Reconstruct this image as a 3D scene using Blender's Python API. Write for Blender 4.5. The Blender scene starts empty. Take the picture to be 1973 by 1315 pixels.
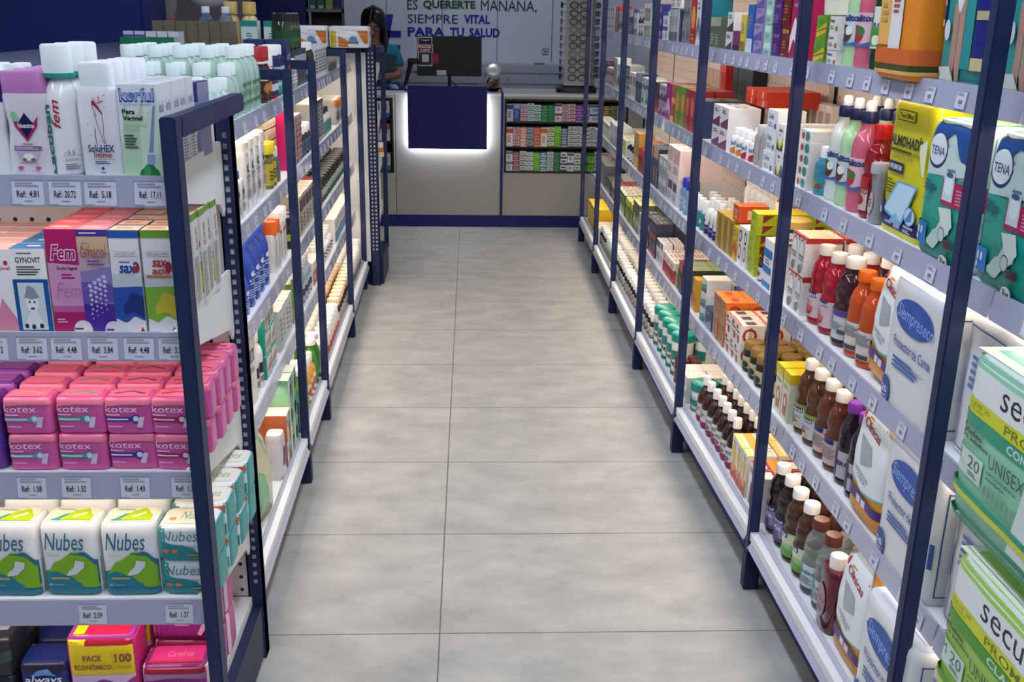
import bpy, bmesh, math, random
from mathutils import Vector, Matrix
random.seed(7)
C = bpy.context.scene.collection
S = bpy.context.scene
PI = math.pi

# ------------------------------------------------------------------ camera, world, exposure
cam_d = bpy.data.cameras.new('camera'); cam = bpy.data.objects.new('camera', cam_d); C.objects.link(cam)
f_px, pitch, yaw, roll, cam_h = 1950.5, 0.31594, 0.04426, 0.01655, 1.765
cam_d.sensor_width = 36.0; cam_d.lens = 36.0 * f_px / 1973.0; cam_d.clip_start = .05
F = Vector((math.sin(yaw)*math.cos(pitch), math.cos(yaw)*math.cos(pitch), -math.sin(pitch)))
R0 = Vector((math.cos(yaw), -math.sin(yaw), 0)); U0 = R0.cross(F)
Rr = R0*math.cos(roll) + U0*math.sin(roll); Uu = U0*math.cos(roll) - R0*math.sin(roll)
M = Matrix((Rr, Uu, -F)).transposed().to_4x4(); M.translation = Vector((0, 0, cam_h)); cam.matrix_world = M
S.camera = cam
wd = bpy.data.worlds.new('world'); S.world = wd; wd.use_nodes = True
wd.node_tree.nodes['Background'].inputs[0].default_value = (.75, .82, 1, 1)
wd.node_tree.nodes['Background'].inputs[1].default_value = .08
S.view_settings.view_transform = 'Standard'; S.view_settings.look = 'None'
S.view_settings.exposure = 0.0; S.view_settings.gamma = 1.0
CEIL_E, STRIP_E, HALO_E = 26.0, 12.0, 60.0       # ceiling lamps, shelf strips, counter halo

# ------------------------------------------------------------------ materials
def lin(h):
    h = h.lstrip('#'); r = []
    for i in (0, 2, 4):
        c = int(h[i:i+2], 16)/255
        r.append(c/12.92 if c <= .04045 else ((c+.055)/1.055)**2.4)
    return r
MC = {}
def mat(hx, rough=.45, metal=0, trans=0, emit=0, coat=0, ior=1.45, alpha=1):
    k = (hx, rough, metal, trans, emit, coat, ior, alpha)
    if k in MC: return MC[k]
    m = bpy.data.materials.new('colour_'+hx.strip('#')); m.use_nodes = True
    b = m.node_tree.nodes['Principled BSDF']; c = lin(hx)+[1]
    b.inputs['Base Color'].default_value = c; b.inputs['Roughness'].default_value = rough
    b.inputs['Metallic'].default_value = metal; b.inputs['Transmission Weight'].default_value = trans
    b.inputs['IOR'].default_value = ior; b.inputs['Coat Weight'].default_value = coat
    b.inputs['Alpha'].default_value = alpha
    if emit:
        b.inputs['Emission Color'].default_value = c; b.inputs['Emission Strength'].default_value = emit
    m.diffuse_color = c
    MC[k] = m; return m
def nodes_of(m):
    nt = m.node_tree; return nt, nt.nodes, nt.links, nt.nodes['Principled BSDF']
def math_node(nt, op, a, b=None):
    n = nt.nodes.new('ShaderNodeMath'); n.operation = op
    for i, x in enumerate((a, b)):
        if x is None: continue
        if isinstance(x, (int, float)): n.inputs[i].default_value = x
        else: nt.links.new(x, n.inputs[i])
    return n.outputs[0]
def pegboard(name, hx, axis, pitch=.025, r=.0032, dark='201a1a'):
    m = bpy.data.materials.new(name); m.use_nodes = True
    nt, N, L, b = nodes_of(m); tc = N.new('ShaderNodeTexCoord'); sp = N.new('ShaderNodeSeparateXYZ')
    L.new(tc.outputs['Object'], sp.inputs[0])
    u = sp.outputs[axis]; v = sp.outputs['Z']
    du = math_node(nt, 'SUBTRACT', math_node(nt, 'MODULO', math_node(nt, 'ADD', u, 50.0), pitch), pitch/2)
    dv = math_node(nt, 'SUBTRACT', math_node(nt, 'MODULO', math_node(nt, 'ADD', v, 50.0), pitch), pitch/2)
    d2 = math_node(nt, 'ADD', math_node(nt, 'MULTIPLY', du, du), math_node(nt, 'MULTIPLY', dv, dv))
    hole = math_node(nt, 'LESS_THAN', d2, r*r)
    mx = N.new('ShaderNodeMix'); mx.data_type = 'RGBA'
    mx.inputs[6].default_value = lin(hx)+[1]; mx.inputs[7].default_value = lin(dark)+[1]
    L.new(hole, mx.inputs[0]); L.new(mx.outputs[2], b.inputs['Base Color'])
    b.inputs['Roughness'].default_value = .5
    return m
def floor_mat():
    m = bpy.data.materials.new('grey_stone_tile'); m.use_nodes = True
    nt, N, L, b = nodes_of(m); tc = N.new('ShaderNodeTexCoord'); sp = N.new('ShaderNodeSeparateXYZ')
    L.new(tc.outputs['Object'], sp.inputs[0])
    def groove(o, off, per, w):
        q = math_node(nt, 'MODULO', math_node(nt, 'ADD', o, 60*per-off+w/2), per)
        return math_node(nt, 'LESS_THAN', q, w)
    g = math_node(nt, 'MAXIMUM', groove(sp.outputs[0], -.0857, 1.2, .0045), groove(sp.outputs[1], 2.595, .6, .0045))
    mp = N.new('ShaderNodeMapping'); L.new(tc.outputs['Object'], mp.inputs[0]); mp.inputs['Scale'].default_value = (1.8, 2.8, 1)
    n1 = N.new('ShaderNodeTexNoise'); n1.inputs['Scale'].default_value = 2.6; n1.inputs['Detail'].default_value = 9; n1.inputs['Roughness'].default_value = .62
    L.new(mp.outputs[0], n1.inputs[0])
    cr = N.new('ShaderNodeValToRGB'); L.new(n1.outputs[0], cr.inputs[0])
    e = cr.color_ramp.elements; e[0].position = .33; e[0].color = lin('969894')+[1]; e[1].position = .70; e[1].color = lin('b4b5b0')+[1]
    mx = N.new('ShaderNodeMix'); mx.data_type = 'RGBA'; L.new(g, mx.inputs[0]); L.new(cr.outputs[0], mx.inputs[6]); mx.inputs[7].default_value = lin('5d5c58')+[1]
    L.new(mx.outputs[2], b.inputs['Base Color'])
    n2 = N.new('ShaderNodeTexNoise'); n2.inputs['Scale'].default_value = 60; L.new(tc.outputs['Object'], n2.inputs[0])
    L.new(math_node(nt, 'ADD', math_node(nt, 'MULTIPLY', n2.outputs[0], .12), .40), b.inputs['Roughness'])
    return m
def panel_mat(hx='c9d0dd', seams=()):
    return mat(hx, .38)
NAVY = '172850'; BLUE = '0b1f78'
m_navy = mat(NAVY, .5); m_navy2 = mat('122145', .5); m_blue = mat('051260', .45); m_white = mat('e9eaea', .4)
m_tray = mat('e4e8ea', .35); m_fascia = mat('abafc4', .18, coat=.3); m_strip = mat('ffe9d2', .5, emit=STRIP_E)
m_black = mat('08080a', .45); m_bracket = mat('dfe5e2', .45); m_counter = mat('b9b7af', .45)
m_peg_r = pegboard('perforated_panel', 'e8dcd4', 'Y', .05, .0045); m_peg_e = pegboard('perforated_end_panel', 'e3d8d6', 'X', .04, .0055)

# ------------------------------------------------------------------ mesh builder
TXT = {}
def text_geo(s, bold=0, shear=0):
    k = (s, bold, shear)
    if k in TXT: return TXT[k]
    cu = bpy.data.curves.new('t', 'FONT'); cu.body = s; cu.resolution_u = 2; cu.offset = bold; cu.shear = shear
    o = bpy.data.objects.new('t', cu); C.objects.link(o); bpy.context.view_layer.update()
    me = o.evaluated_get(bpy.context.evaluated_depsgraph_get()).to_mesh()
    V = [v.co.copy() for v in me.vertices]; Fc = [list(p.vertices) for p in me.polygons]
    o.to_mesh_clear(); bpy.data.objects.remove(o); bpy.data.curves.remove(cu)
    if not V: return [], []
    x0 = min(v.x for v in V); x1 = max(v.x for v in V); y0 = min(v.y for v in V); y1 = max(v.y for v in V)
    V = [((v.x-x0)/max(x1-x0, 1e-6), (v.y-y0)/max(y1-y0, 1e-6)) for v in V]
    TXT[k] = (V, Fc); return TXT[k]

class MB:
    def __init__(s): s.v = []; s.f = []; s.mi = []; s.ms = []; s.layer = 1; s.curved = False; s.sm = []
    def idx(s, m):
        if m not in s.ms: s.ms.append(m)
        return s.ms.index(m)
    def add(s, V, Fs, m, smooth=False):
        n = len(s.v); s.v += [tuple(p) for p in V]; i = s.idx(m)
        for q in Fs: s.f.append([n+a for a in q]); s.mi.append(i); s.sm.append(smooth)
    def box(s, x0, x1, y0, y1, z0, z1, m, mtop=None):
        V = [(x, y, z) for z in (z0, z1) for y in (y0, y1) for x in (x0, x1)]
        s.add(V, [(0, 2, 3, 1), (0, 1, 5, 4), (1, 3, 7, 5), (3, 2, 6, 7), (2, 0, 4, 6)], m)
        s.add(V, [(4, 5, 7, 6)], mtop or m)
    def prism(s, pts, axis, a, b, m):       # pts 2D outline extruded along axis
        def P(q, t):
            return {'X': (t, q[0], q[1]), 'Y': (q[0], t, q[1]), 'Z': (q[0], q[1], t)}[axis]
        n = len(pts); V = [P(q, a) for q in pts]+[P(q, b) for q in pts]
        s.add(V, [list(range(n))[::-1], list(range(n, 2*n))]+[(i, (i+1) % n, n+(i+1) % n, n+i) for i in range(n)], m)
    def tube(s, pts, r, m, seg=8):
        pts = [Vector(p) for p in pts]; V = []; Fs = []
        for i, p in enumerate(pts):
            t = (pts[min(i+1, len(pts)-1)]-pts[max(i-1, 0)]).normalized()
            a = t.orthogonal().normalized() if i == 0 else (a - t*a.dot(t)).normalized()
            b = t.cross(a); rr = r[i] if isinstance(r, (list, tuple)) else r
            V += [p+a*rr*math.cos(2*PI*k/seg)+b*rr*math.sin(2*PI*k/seg) for k in range(seg)]
        for i in range(len(pts)-1):
            for k in range(seg):
                Fs.append((i*seg+k, i*seg+(k+1) % seg, (i+1)*seg+(k+1) % seg, (i+1)*seg+k))
        Fs += [list(range(seg))[::-1], [(len(pts)-1)*seg+k for k in range(seg)]]
        s.add(V, Fs, m, True)
    def slathe(s, prof, m, n=2.0, seg=24, cx=0, cy=0, wr=None, cap=True, zones=None):
        # prof: (a, b, z) half width, half depth, height; superellipse exponent n
        V = []; Fs = []
        for (a, b, z) in prof:
            for k in range(seg):
                t = 2*PI*k/seg; c, q = math.cos(t), math.sin(t)
                if n > 2.4:     # even spacing along the sides
                    w = 8*k/seg; e = int(w//2) % 4; r = w % 2-1
                    c, q = ((1, r), (-r, 1), (-1, -r), (r, -1))[e]
                    d = (abs(c)**n+abs(q)**n)**(1/n); c, q = c/d, q/d
                else: d = (abs(c)**n+abs(q)**n)**(1/n); c, q = c/d, q/d
                x = a*c; y = b*q
                if wr: x, y = wr(x, y, z)
                V.append((cx+x, cy+y, z))
        R = len(prof)
        for i in range(R-1):
            for k in range(seg): Fs.append((i*seg+k, i*seg+(k+1) % seg, (i+1)*seg+(k+1) % seg, (i+1)*seg+k))
        if cap: Fs += [list(range(seg))[::-1], [(R-1)*seg+k for k in range(seg)]]
        if zones:
            n0 = len(s.v); s.v += V
            for j, q in enumerate(Fs):
                zz = sum(V[a][2] for a in q)/len(q); mm = m
                for zz0, zz1, m2 in zones:
                    if zz0 <= zz < zz1: mm = m2
                s.f.append([n0+a for a in q]); s.mi.append(s.idx(mm)); s.sm.append(True)
        else: s.add(V, Fs, m, True)
    # ---- printed artwork lying on a surface  surf(u,v) -> (point, normal)
    def put(s, surf, UV, Fs, m):
        V = []; off = (.0004+.00026*s.layer) if s.curved else (.0003+.00016*s.layer)
        for u, v in UV:
            p, n = surf(u, v); V.append((p[0]+n[0]*off, p[1]+n[1]*off, p[2]+n[2]*off))
        s.add(V, Fs, m)
    def art(s, surf, items, curved=False):
        s.layer = 1; s.curved = curved
        for it in items:
            k = it[0]
            if k == 'r':
                _, u0, u1, v0, v1, c = it; s.strip(surf, u0, u1, lambda t: v0, lambda t: v1, c, 24 if curved else 1, (max(2, int(abs(v1-v0)*22)) if curved else 1))
            elif k == 'w':              # wavy band: lists of lower and upper heights across u0..u1
                _, u0, u1, lo, hi, c = it
                s.strip(surf, u0, u1, lambda t: interp(lo, t), lambda t: interp(hi, t), c, 26 if curved else 16, 7 if curved else 1)
            elif k == 'e':
                _, cu, cv, ru, rv, c = it
                e = lambda t: math.sqrt(max(0, 1-(2*t-1)**2))
                s.strip(surf, cu-ru, cu+ru, lambda t: cv-rv*e(t), lambda t: cv+rv*e(t), c, 18 if curved else 14, 6 if curved and ru > .1 else 2)
            elif k == 'p':
                _, pts, c = it
                if not curved: s.put(surf, pts, [list(range(len(pts)))], cm(c))
                else:
                    cu = sum(p[0] for p in pts)/len(pts); cv = sum(p[1] for p in pts)/len(pts)
                    tris = [(pts[i], pts[(i+1) % len(pts)], (cu, cv)) for i in range(len(pts))] if len(pts) < 7 else None
                    if tris is None:
                        from mathutils.geometry import tessellate_polygon
                        tris = [tuple(pts[a] for a in t3) for t3 in tessellate_polygon([[Vector((p[0], p[1], 0)) for p in pts]])]
                    mid = lambda p, q: ((p[0]+q[0])/2, (p[1]+q[1])/2)
                    for _i in range(3 if len(tris) < 9 else 2): tris = [x for (p, q, r) in tris for x in ((p, mid(p, q), mid(p, r)), (mid(p, q), q, mid(q, r)), (mid(p, r), mid(q, r), r), (mid(p, q), mid(q, r), mid(p, r)))]
                    s.put(surf, [v for t3 in tris for v in t3], [(3*i, 3*i+1, 3*i+2) for i in range(len(tris))], cm(c))
            elif k == 'l':
                _, u0, u1, v0, v1, n, c = it
                for i in range(n):
                    va = v1-(v1-v0)*(i+.2)/n; vb = v1-(v1-v0)*(i+.75)/n; e = u0+(u1-u0)*(.7+.3*((i*37 % 10)/10))
                    s.strip(surf, u0, e, lambda t: vb, lambda t: va, c, 4 if curved else 1, 1)
            elif k == 't':              # text fitted to a box u0..u1, v0..v1
                _, u0, u1, v0, v1, tx, c = it[:7]; o = it[7] if len(it) > 7 else {}
                V, Fs = text_geo(tx, o.get('bold', 0), o.get('shear', 0))
                if o.get('rot'): UV = [(u1-(u1-u0)*y, v0+(v1-v0)*x) for x, y in V]
                elif o.get('flip'): UV = [(u1-(u1-u0)*x, v1-(v1-v0)*y) for x, y in V]
                else: UV = [(u0+(u1-u0)*x, v0+(v1-v0)*y) for x, y in V]
                dv = o.get('slope', 0)
                if dv: UV = [(u, v+dv*(u-u0)) for u, v in UV]
                s.put(surf, UV, Fs, cm(c))
            s.layer += 1
    def strip(s, surf, u0, u1, lo, hi, c, nu, nv):
        UV = []; Fs = []
        for i in range(nu+1):
            t = i/nu
            for j in range(nv+1): UV.append((u0+(u1-u0)*t, lo(t)+(hi(t)-lo(t))*j/nv))
        for i in range(nu):
            for j in range(nv):
                a = i*(nv+1)+j; Fs.append((a, a+nv+1, a+nv+2, a+1))
        s.put(surf, UV, Fs, cm(c))
    def mesh(s, name, bevel=0):
        me = bpy.data.meshes.new(name); me.from_pydata(s.v, [], s.f)
        for m in s.ms: me.materials.append(m)
        me.polygons.foreach_set('material_index', s.mi); me.polygons.foreach_set('use_smooth', s.sm)
        if bevel:
            bm = bmesh.new(); bm.from_mesh(me); bmesh.ops.remove_doubles(bm, verts=bm.verts, dist=1e-5)
            bmesh.ops.bevel(bm, geom=[e for e in bm.edges if len(e.link_faces) == 2 and e.calc_face_angle(0) > .6], offset=bevel, segments=2, affect='EDGES')
            bm.to_mesh(me); bm.free()
        if any(s.sm): me.set_sharp_from_angle(angle=.75)
        me.update(); return me
    def build(s, name, parent=None, bevel=0):
        o = bpy.data.objects.new(name, s.mesh(name, bevel)); C.objects.link(o)
        if parent: o.parent = parent
        return o
def interp(l, t):
    x = t*(len(l)-1); i = min(int(x), len(l)-2); r = x-i; r = r*r*(3-2*r)
    return l[i]*(1-r)+l[i+1]*r
def cm(c): return c if not isinstance(c, str) else mat(c, .35)

def tag(o, label, cat, group=None, kind=None):
    if label: o['label'] = label
    if cat: o['category'] = cat
    if group: o['group'] = group
    if kind: o['kind'] = kind
    return o
def empty(name, loc=(0, 0, 0), rz=0):
    o = bpy.data.objects.new(name, None); C.objects.link(o); o.location = loc; o.rotation_euler = (0, 0, rz); o.empty_display_size = .05
    return o
def struct(name, mb, bevel=0): o = mb.build(name, None, bevel); o['kind'] = 'structure'; return o
def copy_tree(o, parent=None):
    c = o.copy(); C.objects.link(c); c.parent = parent
    for ch in list(o.children): copy_tree(ch, c)
    return c

# ------------------------------------------------------------------ room shell
mb = MB(); mb.box(-5, 4, -2.5, 11, -.05, 0, floor_mat()); struct('floor', mb)
m_wall = mat('dde3ef', .5); m_bluewall = mat('0a1f66', .45)
mb = MB(); mb.box(-5, 4, -2.5, 11, 3.2, 3.25, mat('d8d8d8', .8)); struct('ceiling', mb)
mb = MB()
mb.box(-1.2, 4, 10.2, 10.35, 0, 3.2, m_wall)
mb.box(-2.05, -1.56, 10.15, 10.35, 0, 3.2, m_bluewall); mb.box(-1.56, -1.2, 10.5, 10.55, 0, 3.2, mat('4a4648', .6))
mb.box(-5, -2.05, 10.2, 10.35, 0, 3.2, mat('b3acb0', .5))
for x in (-.80, -.27, .26, .79, 1.32): mb.box(x-.003, x+.003, 10.197, 10.2, 1.29, 3.2, mat('5a6070', .5))
wall_back = struct('wall_back', mb)
mb = MB(); mb.box(-5.1, -5, -2.5, 11, 0, 3.2, m_wall); struct('wall_left', mb)
mb = MB(); mb.box(1.46, 1.52, -2.5, 10.2, 0, 3.2, m_wall); struct('wall_right', mb)
mb = MB(); mb.box(-4.6, -2.14, 7.0, 7.5, 0, 3.2, m_bluewall); mb.box(-2.14, -2.10, 7.02, 7.5, 0, 3.2, mat('132a6e', .4))
struct('wall_column', mb)

def wall_text(name, items, y=10.198):
    mb = MB()
    for (x0, x1, z0, z1, t, c, o) in items:
        V, Fs = text_geo(t, o.get('bold', 0), o.get('shear', 0))
        d = .004
        mb.add([(x0+(x1-x0)*a, y-d, z0+(z1-z0)*b) for a, b in V], Fs, mat(c, .4))
    return mb.build(name, wall_back)
GRN = '1f5a2a'; NVT = '1a2a6a'; BLT = '1420a0'
wall_text('wall_lettering', [(-.60, -.50, 1.757, 1.845, 'ES', '2a3a38', {}), (-.45, .05, 1.757, 1.845, 'QUERERTE', GRN, {'bold': .035}), (.10, .635, 1.74, 1.878, 'MAÑANA,', '2a3a38', {}),
    (-.60, -.12, 1.632, 1.715, 'SIEMPRE', NVT, {}), (-.06, .19, 1.635, 1.718, 'VITAL', BLT, {'bold': .035}),
    (-.60, -.245, 1.512, 1.598, 'PARA', BLT, {'bold': .035}), (-.195, -.06, 1.512, 1.598, 'TU', BLT, {'bold': .035}), (-.01, .285, 1.512, 1.598, 'SALUD', BLT, {'bold': .035})])
mb = MB(); q = mat(BLT, .4)
mb.prism([(-.815, 1.30), (-.735, 1.71), (-.80, 1.71), (-.90, 1.30)], 'Y', 10.19, 10.199, q)
mb.box(-.86, -.665, 10.19, 10.199, 1.50, 1.56, q); mb.box(-.86, -.675, 10.19, 10.199, 1.37, 1.43, q)
mb.build('wall_logo', wall_back)
mb = MB(); g = mat('a05070', .4)
for a, b in (((.70, .757), (1.36, 1.365)), ((.70, .757), (1.412, 1.417)), ((.70, .705), (1.36, 1.417)), ((.752, .757), (1.36, 1.417)), ((.718, .738), (1.38, 1.398))): mb.box(a[0], a[1], 10.192, 10.199, b[0], b[1], g)
mb.build('wall_symbol', wall_back)

# ceiling lamps outside the frame; the counter one is added to brighten the back wall
m_lamp = mat('e4eeff', .4, emit=CEIL_E); m_lampback = mat('e8eeff', .4, emit=CEIL_E*1.0); m_lampdim = mat('e8eeff', .4, emit=CEIL_E*.42)
for i, (x, y0, y1, mm) in enumerate(((.12, -1.8, 1.2, m_lamp), (.12, 1.8, 4.6, m_lamp), (.12, 5.0, 6.6, m_lampdim), (-2.2, 0, 3, m_lamp), (-2.2, 3.6, 6.4, m_lampdim), (.1, 8.9, 9.4, m_lampback))):
    t = empty('ceiling_light', (x, (y0+y1)/2, 3.2)); h = (y1-y0)/2
    tag(t, ['long ceiling light over the aisle nearest the entrance', 'long ceiling light over the middle of the aisle', 'ceiling light over the far end of the aisle', 'ceiling light over the left hand aisle near the entrance', 'ceiling light over the far left hand aisle', 'short ceiling light above the sales counter'][i], 'ceiling light')
    mb = MB(); mb.box(-.11, .11, -h, h, -.05, 0, m_white); mb.build('housing', t)
    mb = MB(); mb.box(-.09, .09, -h+.02, h-.02, -.06, -.051, mm); mb.build('diffuser', t)

# ------------------------------------------------------------------ shelf geometry (metres)
RY = [-1, 1.8, 2.84, 3.9, 4.94, 5.96, 6.96, 7.99, 9]; RXV = [.9, .9, .887, .856, .852, .859, .868, .878, .88]
def rX(y):
    for i in range(len(RY)-1):
        if y <= RY[i+1]: return RXV[i]+(RXV[i+1]-RXV[i])*(y-RY[i])/(RY[i+1]-RY[i])
    return RXV[-1]
RZ = dict(A=1.632, B=1.274, C=.906, D=.553, E=.205); RO = dict(A=.095, B=.095, C=.095, D=.095, E=.045)
def lX(y): return -.614-.0165*(y-3.6)
LZ = dict(T=1.575, A=1.44, B=1.135, C=.826, D=.518, E=.19); LO = dict(T=.5, A=.09, B=.09, C=.09, D=.09, E=.03)
EZ = [1.442, 1.127, .818, .510, .2]; EY = 1.97
ORD = ['top', 'second', 'third', 'fourth', 'bottom']
TAGM = mat('d3d6e2', .4); TAGT = '2a2c38'

def tag_mesh(w, h, text=None):
    mb = MB(); mb.box(-w/2, w/2, -.0012, 0, 0, h, TAGM); sf = lambda u, v: ((-w/2+u*w, -.0012, v*h), (0, -1, 0))
    it = [('r', 0, 1, .97, 1, '8890a0'), ('r', 0, .012, 0, 1, '8890a0'), ('r', .988, 1, 0, 1, '8890a0'), ('l', .12, .9, .70, .92, 2, '9a9ca8')]
    it += [('t', .17, .83, .30, .58, text, TAGT, {'bold': .015})] if text else [('r', .34, .70, .28, .50, '7c7f8c')]
    it += [('r', .38, .64, .14, .18, '9093a0'), ('r', .02, .3, .02, .04, '70727c')]
    mb.art(sf, it); return mb
def shelf_right(parent, i, y0, y1, sh, rnd):
    Z = RZ.get(sh, 1.985); xa, xb = rX(y0+.01), rX(y1-.01); o = .08 if sh != 'E' else .0
    y0 -= .0215; y1 -= .0225
    mb = MB(); xbk = xa+.50
    V = [(xa+o+.004, y0+.002, 0), (xbk, y0+.002, 0), (xbk, y1-.002, 0), (xb+o+.004, y1-.002, 0)]
    mb.prism([(v[0], v[1]) for v in V], 'Z', Z-.028, Z, m_tray)
    sh_o = mb.build('shelf', parent)
    mb = MB()
    if sh == 'E':
        P = lambda x: [(x+.034, Z+.012), (x+.038, Z+.008), (x-.002, Z-.052), (x-.006, Z-.048)]
        y0, y1 = y0+.045, y1-.001
    else: P = lambda x: [(x+.074, Z+.010), (x+.08, Z+.010), (x+.078, Z-.040), (x+.068, Z-.044)]
    a, b = [(p[0], y0+.003, p[1]) for p in P(xa+.0)], [(p[0], y1-.003, p[1]) for p in P(xb)]
    mb.add(a+b, [(0, 1, 2, 3), (7, 6, 5, 4), (0, 4, 5, 1), (1, 5, 6, 2), (2, 6, 7, 3), (3, 7, 4, 0)], m_fascia)
    mb.build('shelf_edge', sh_o)
    if sh != 'E':
        mb = MB(); mb.box(xa+.105, xa+.125, y0+.03, y1-.03, Z-.042, Z-.030, m_strip); mb.build('light_strip', sh_o)
    if sh in RZ:      # price tickets
        y = y0+.06+rnd.random()*.05; k = 0
        while y < y1-.06:
            big = y < 3.0; tm = tag_mesh(.042 if big else .036, .034); o = tm.build('price_tag', sh_o)
            x = rX(y)
            if sh == 'E': o.location = (x+.012-.004, y, Z-.036); o.rotation_euler = (math.radians(-34), 0, -PI/2)
            else: o.location = (x+.0665, y, Z-.038); o.rotation_euler = (math.radians(-8), 0, -PI/2)
            y += .075+rnd.random()*(.10 if big else .08); k += 1
    return sh_o
rb = [.78, 1.80, 2.84, 3.90, 4.94, 5.96, 6.96, 7.99]
rnd = random.Random(3)
BAYR = ['nearest right shelving bay, in the lower right corner', 'second right shelving bay, with the juice bottles and drink boxes', 'third right shelving bay from the camera',
        'fourth right shelving bay from the camera', 'fifth right shelving bay from the camera', 'sixth right shelving bay from the camera', 'last right shelving bay, beside the sales counter']
for i in range(7):
    y0, y1 = rb[i], rb[i+1]; t = empty('shelving_unit', (rX((y0+y1)/2), (y0+y1)/2, 0))
    tag(t, 'navy posts and white shelves, '+BAYR[i], 'shelf', 'right hand wall shelving')
    off = Vector(t.location)
    def P(mb, name, par=t, bevel=0):
        mb.v = [(v[0]-off.x, v[1]-off.y, v[2]) for v in mb.v]; return mb.build(name, par, bevel)
    for yy in ([y0, y1] if i == 6 else [y0]):
        x = rX(yy); mb = MB(); mb.box(x, x+.032, yy-.015, yy+.015, .125, 2.45, m_navy); mb.box(x-.004, x+.045, yy-.021, yy+.021, 0, .125, m_navy2)
        P(mb, 'post', bevel=.003)
    xb = rX(y0)+.50
    mb = MB(); mb.box(xb, xb+.02, y0-.02, y1-.024, .2, 2.45, m_peg_r); mb.box(xb-.004, xb, y1-.030, y1-.023, .2, 2.45, mat('5d5552', .6)); P(mb, 'back_panel')
    mb = MB(); x = rX((y0+y1)/2); mb.prism([(rX(y0)+.065, y0-.02), (xb, y0-.02), (xb, y1-.023), (rX(y1)+.065, y1-.023)], 'Z', .015, .175, mat('1b2f63', .45)); P(mb, 'plinth')
    for sh in 'ABCDEU':
        so = shelf_right(t, i, y0, y1, sh, rnd); so.location = (-off.x, -off.y, 0)

# ---- left gondola (double sided), frames at the measured positions
m_peg_l = pegboard('perforated_left_panel', 'ead9cd', 'Y', .05, .0045)
lb = [2.53, 3.62, 4.26, 5.47, 6.55]
BAYL = ['left gondola bay next to the end display', 'short left gondola bay, second from the camera', 'third left gondola bay from the camera', 'farthest left gondola bay, by the white end panel']
for i in range(4):
    y0, y1 = lb[i], lb[i+1]; ym = (y0+y1)/2; t = empty('shelving_unit', (lX(ym), ym, 0)); off = Vector(t.location)
    tag(t, 'navy frame and white shelves, '+BAYL[i], 'shelf', 'left hand gondola shelving')
    def P(mb, name, par=t, bevel=0):
        mb.v = [(v[0]-off.x, v[1]-off.y, v[2]) for v in mb.v]; return mb.build(name, par, bevel)
    yy = y1; x = lX(yy); mb = MB()
    if i < 3:
        mb.box(x-.030, x, yy-.015, yy+.015, .11, 1.561, m_navy); mb.box(x-.044, x+.003, yy-.021, yy+.021, 0, .11, m_navy2); P(mb, 'post', bevel=.003)
        mb = MB(); mb.box(x-.385, x-.031, yy-.0145, yy+.0145, 1.525, 1.560, m_navy); P(mb, 'cross_bar', bevel=.003)
    else:
        yy -= .06; x = -.672; mb.box(x-.032, x, yy-.015, yy+.015, 0, 1.565, m_navy); P(mb, 'post', bevel=.003)
        mb = MB(); mb.box(x-.385, x-.033, yy-.0145, yy+.0145, 1.50, 1.535, m_navy); P(mb, 'cross_bar', bevel=.003)
    xb = lX(ym)-.49
    mb = MB(); mb.box(xb-.02, xb, y0+.023, y1-.03, .1, 1.435, m_peg_l); P(mb, 'back_panel')
    mb = MB(); mb.prism([(lX(y0)-.07, y0+.023), (xb, y0+.023), (xb, y1-.03), (lX(y1)-.07, y1-.03)], 'Z', .015, .155, mat('232a40', .5)); P(mb, 'plinth')
    for sh in 'ABCDE':
        Z = LZ[sh]; a, b = y0+.0225, y1-(.06 if i == 3 else -.0205); o = .08 if sh != 'E' else .0
        mb = MB(); mb.prism([(lX(a)-o-.005, a), (lX(b)-o-.005, b), (xb+.003, b), (xb+.003, a)], 'Z', Z-.026, Z, m_tray); so = P(mb, 'shelf')
        mb = MB()
        if sh == 'E': pr = lambda x: [(x-.038, Z+.012), (x-.034, Z+.014), (x+.004, Z-.052), (x, Z-.055)]; a, b = y0+.03, y1-.024
        else: pr = lambda x: [(x-.08, Z+.008), (x-.075, Z+.008), (x-.069, Z-.044), (x-.077, Z-.046)]
        p, q = [(c[0], a+.002, c[1]) for c in pr(lX(a))], [(c[0], b-.002, c[1]) for c in pr(lX(b))]
        mb.add(p+q, [(3, 2, 1, 0), (4, 5, 6, 7), (1, 5, 4, 0), (2, 6, 5, 1), (3, 7, 6, 2), (0, 4, 7, 3)], m_fascia); P(mb, 'shelf_edge', so)
        if sh != 'E':
            mb = MB(); mb.box(lX(ym)-.125, lX(ym)-.105, a+.03, b-.03, Z-.042, Z-.028, m_strip); P(mb, 'light_strip', so)
        y = a+.35*(i == 0)+rnd.random()*.08
        while y < b-.05:
            tm = tag_mesh(.038, .034); o2 = tm.build('price_tag', so)
            if sh == 'E': o2.location = (lX(y)-.0145-off.x, y-off.y, Z-.034); o2.rotation_euler = (math.radians(-31), 0, PI/2)
            else: o2.location = (lX(y)-.0695-off.x, y-off.y, Z-.041); o2.rotation_euler = (math.radians(-6), 0, PI/2)
            y += .09+rnd.random()*.1
# back half of the gondola (faces the next aisle; only its top is seen)
t = empty('shelving_unit', (-1.45, 4.5, 0)); tag(t, 'back half of the left gondola with tall goods along its top', 'shelf', 'left hand gondola shelving')
mb = MB(); mb.box(-.40, .37, -1.95, 1.75, 1.53, 1.575, m_navy); mb.build('top_shelf', t)
mb = MB(); mb.box(.10, .13, -1.95, 1.75, .05, 1.53, m_navy2); mb.build('back_panel', t)
mb = MB(); mb.box(-.36, .10, -1.9, 1.7, 0, .2, m_navy2); mb.build('plinth', t)

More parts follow.
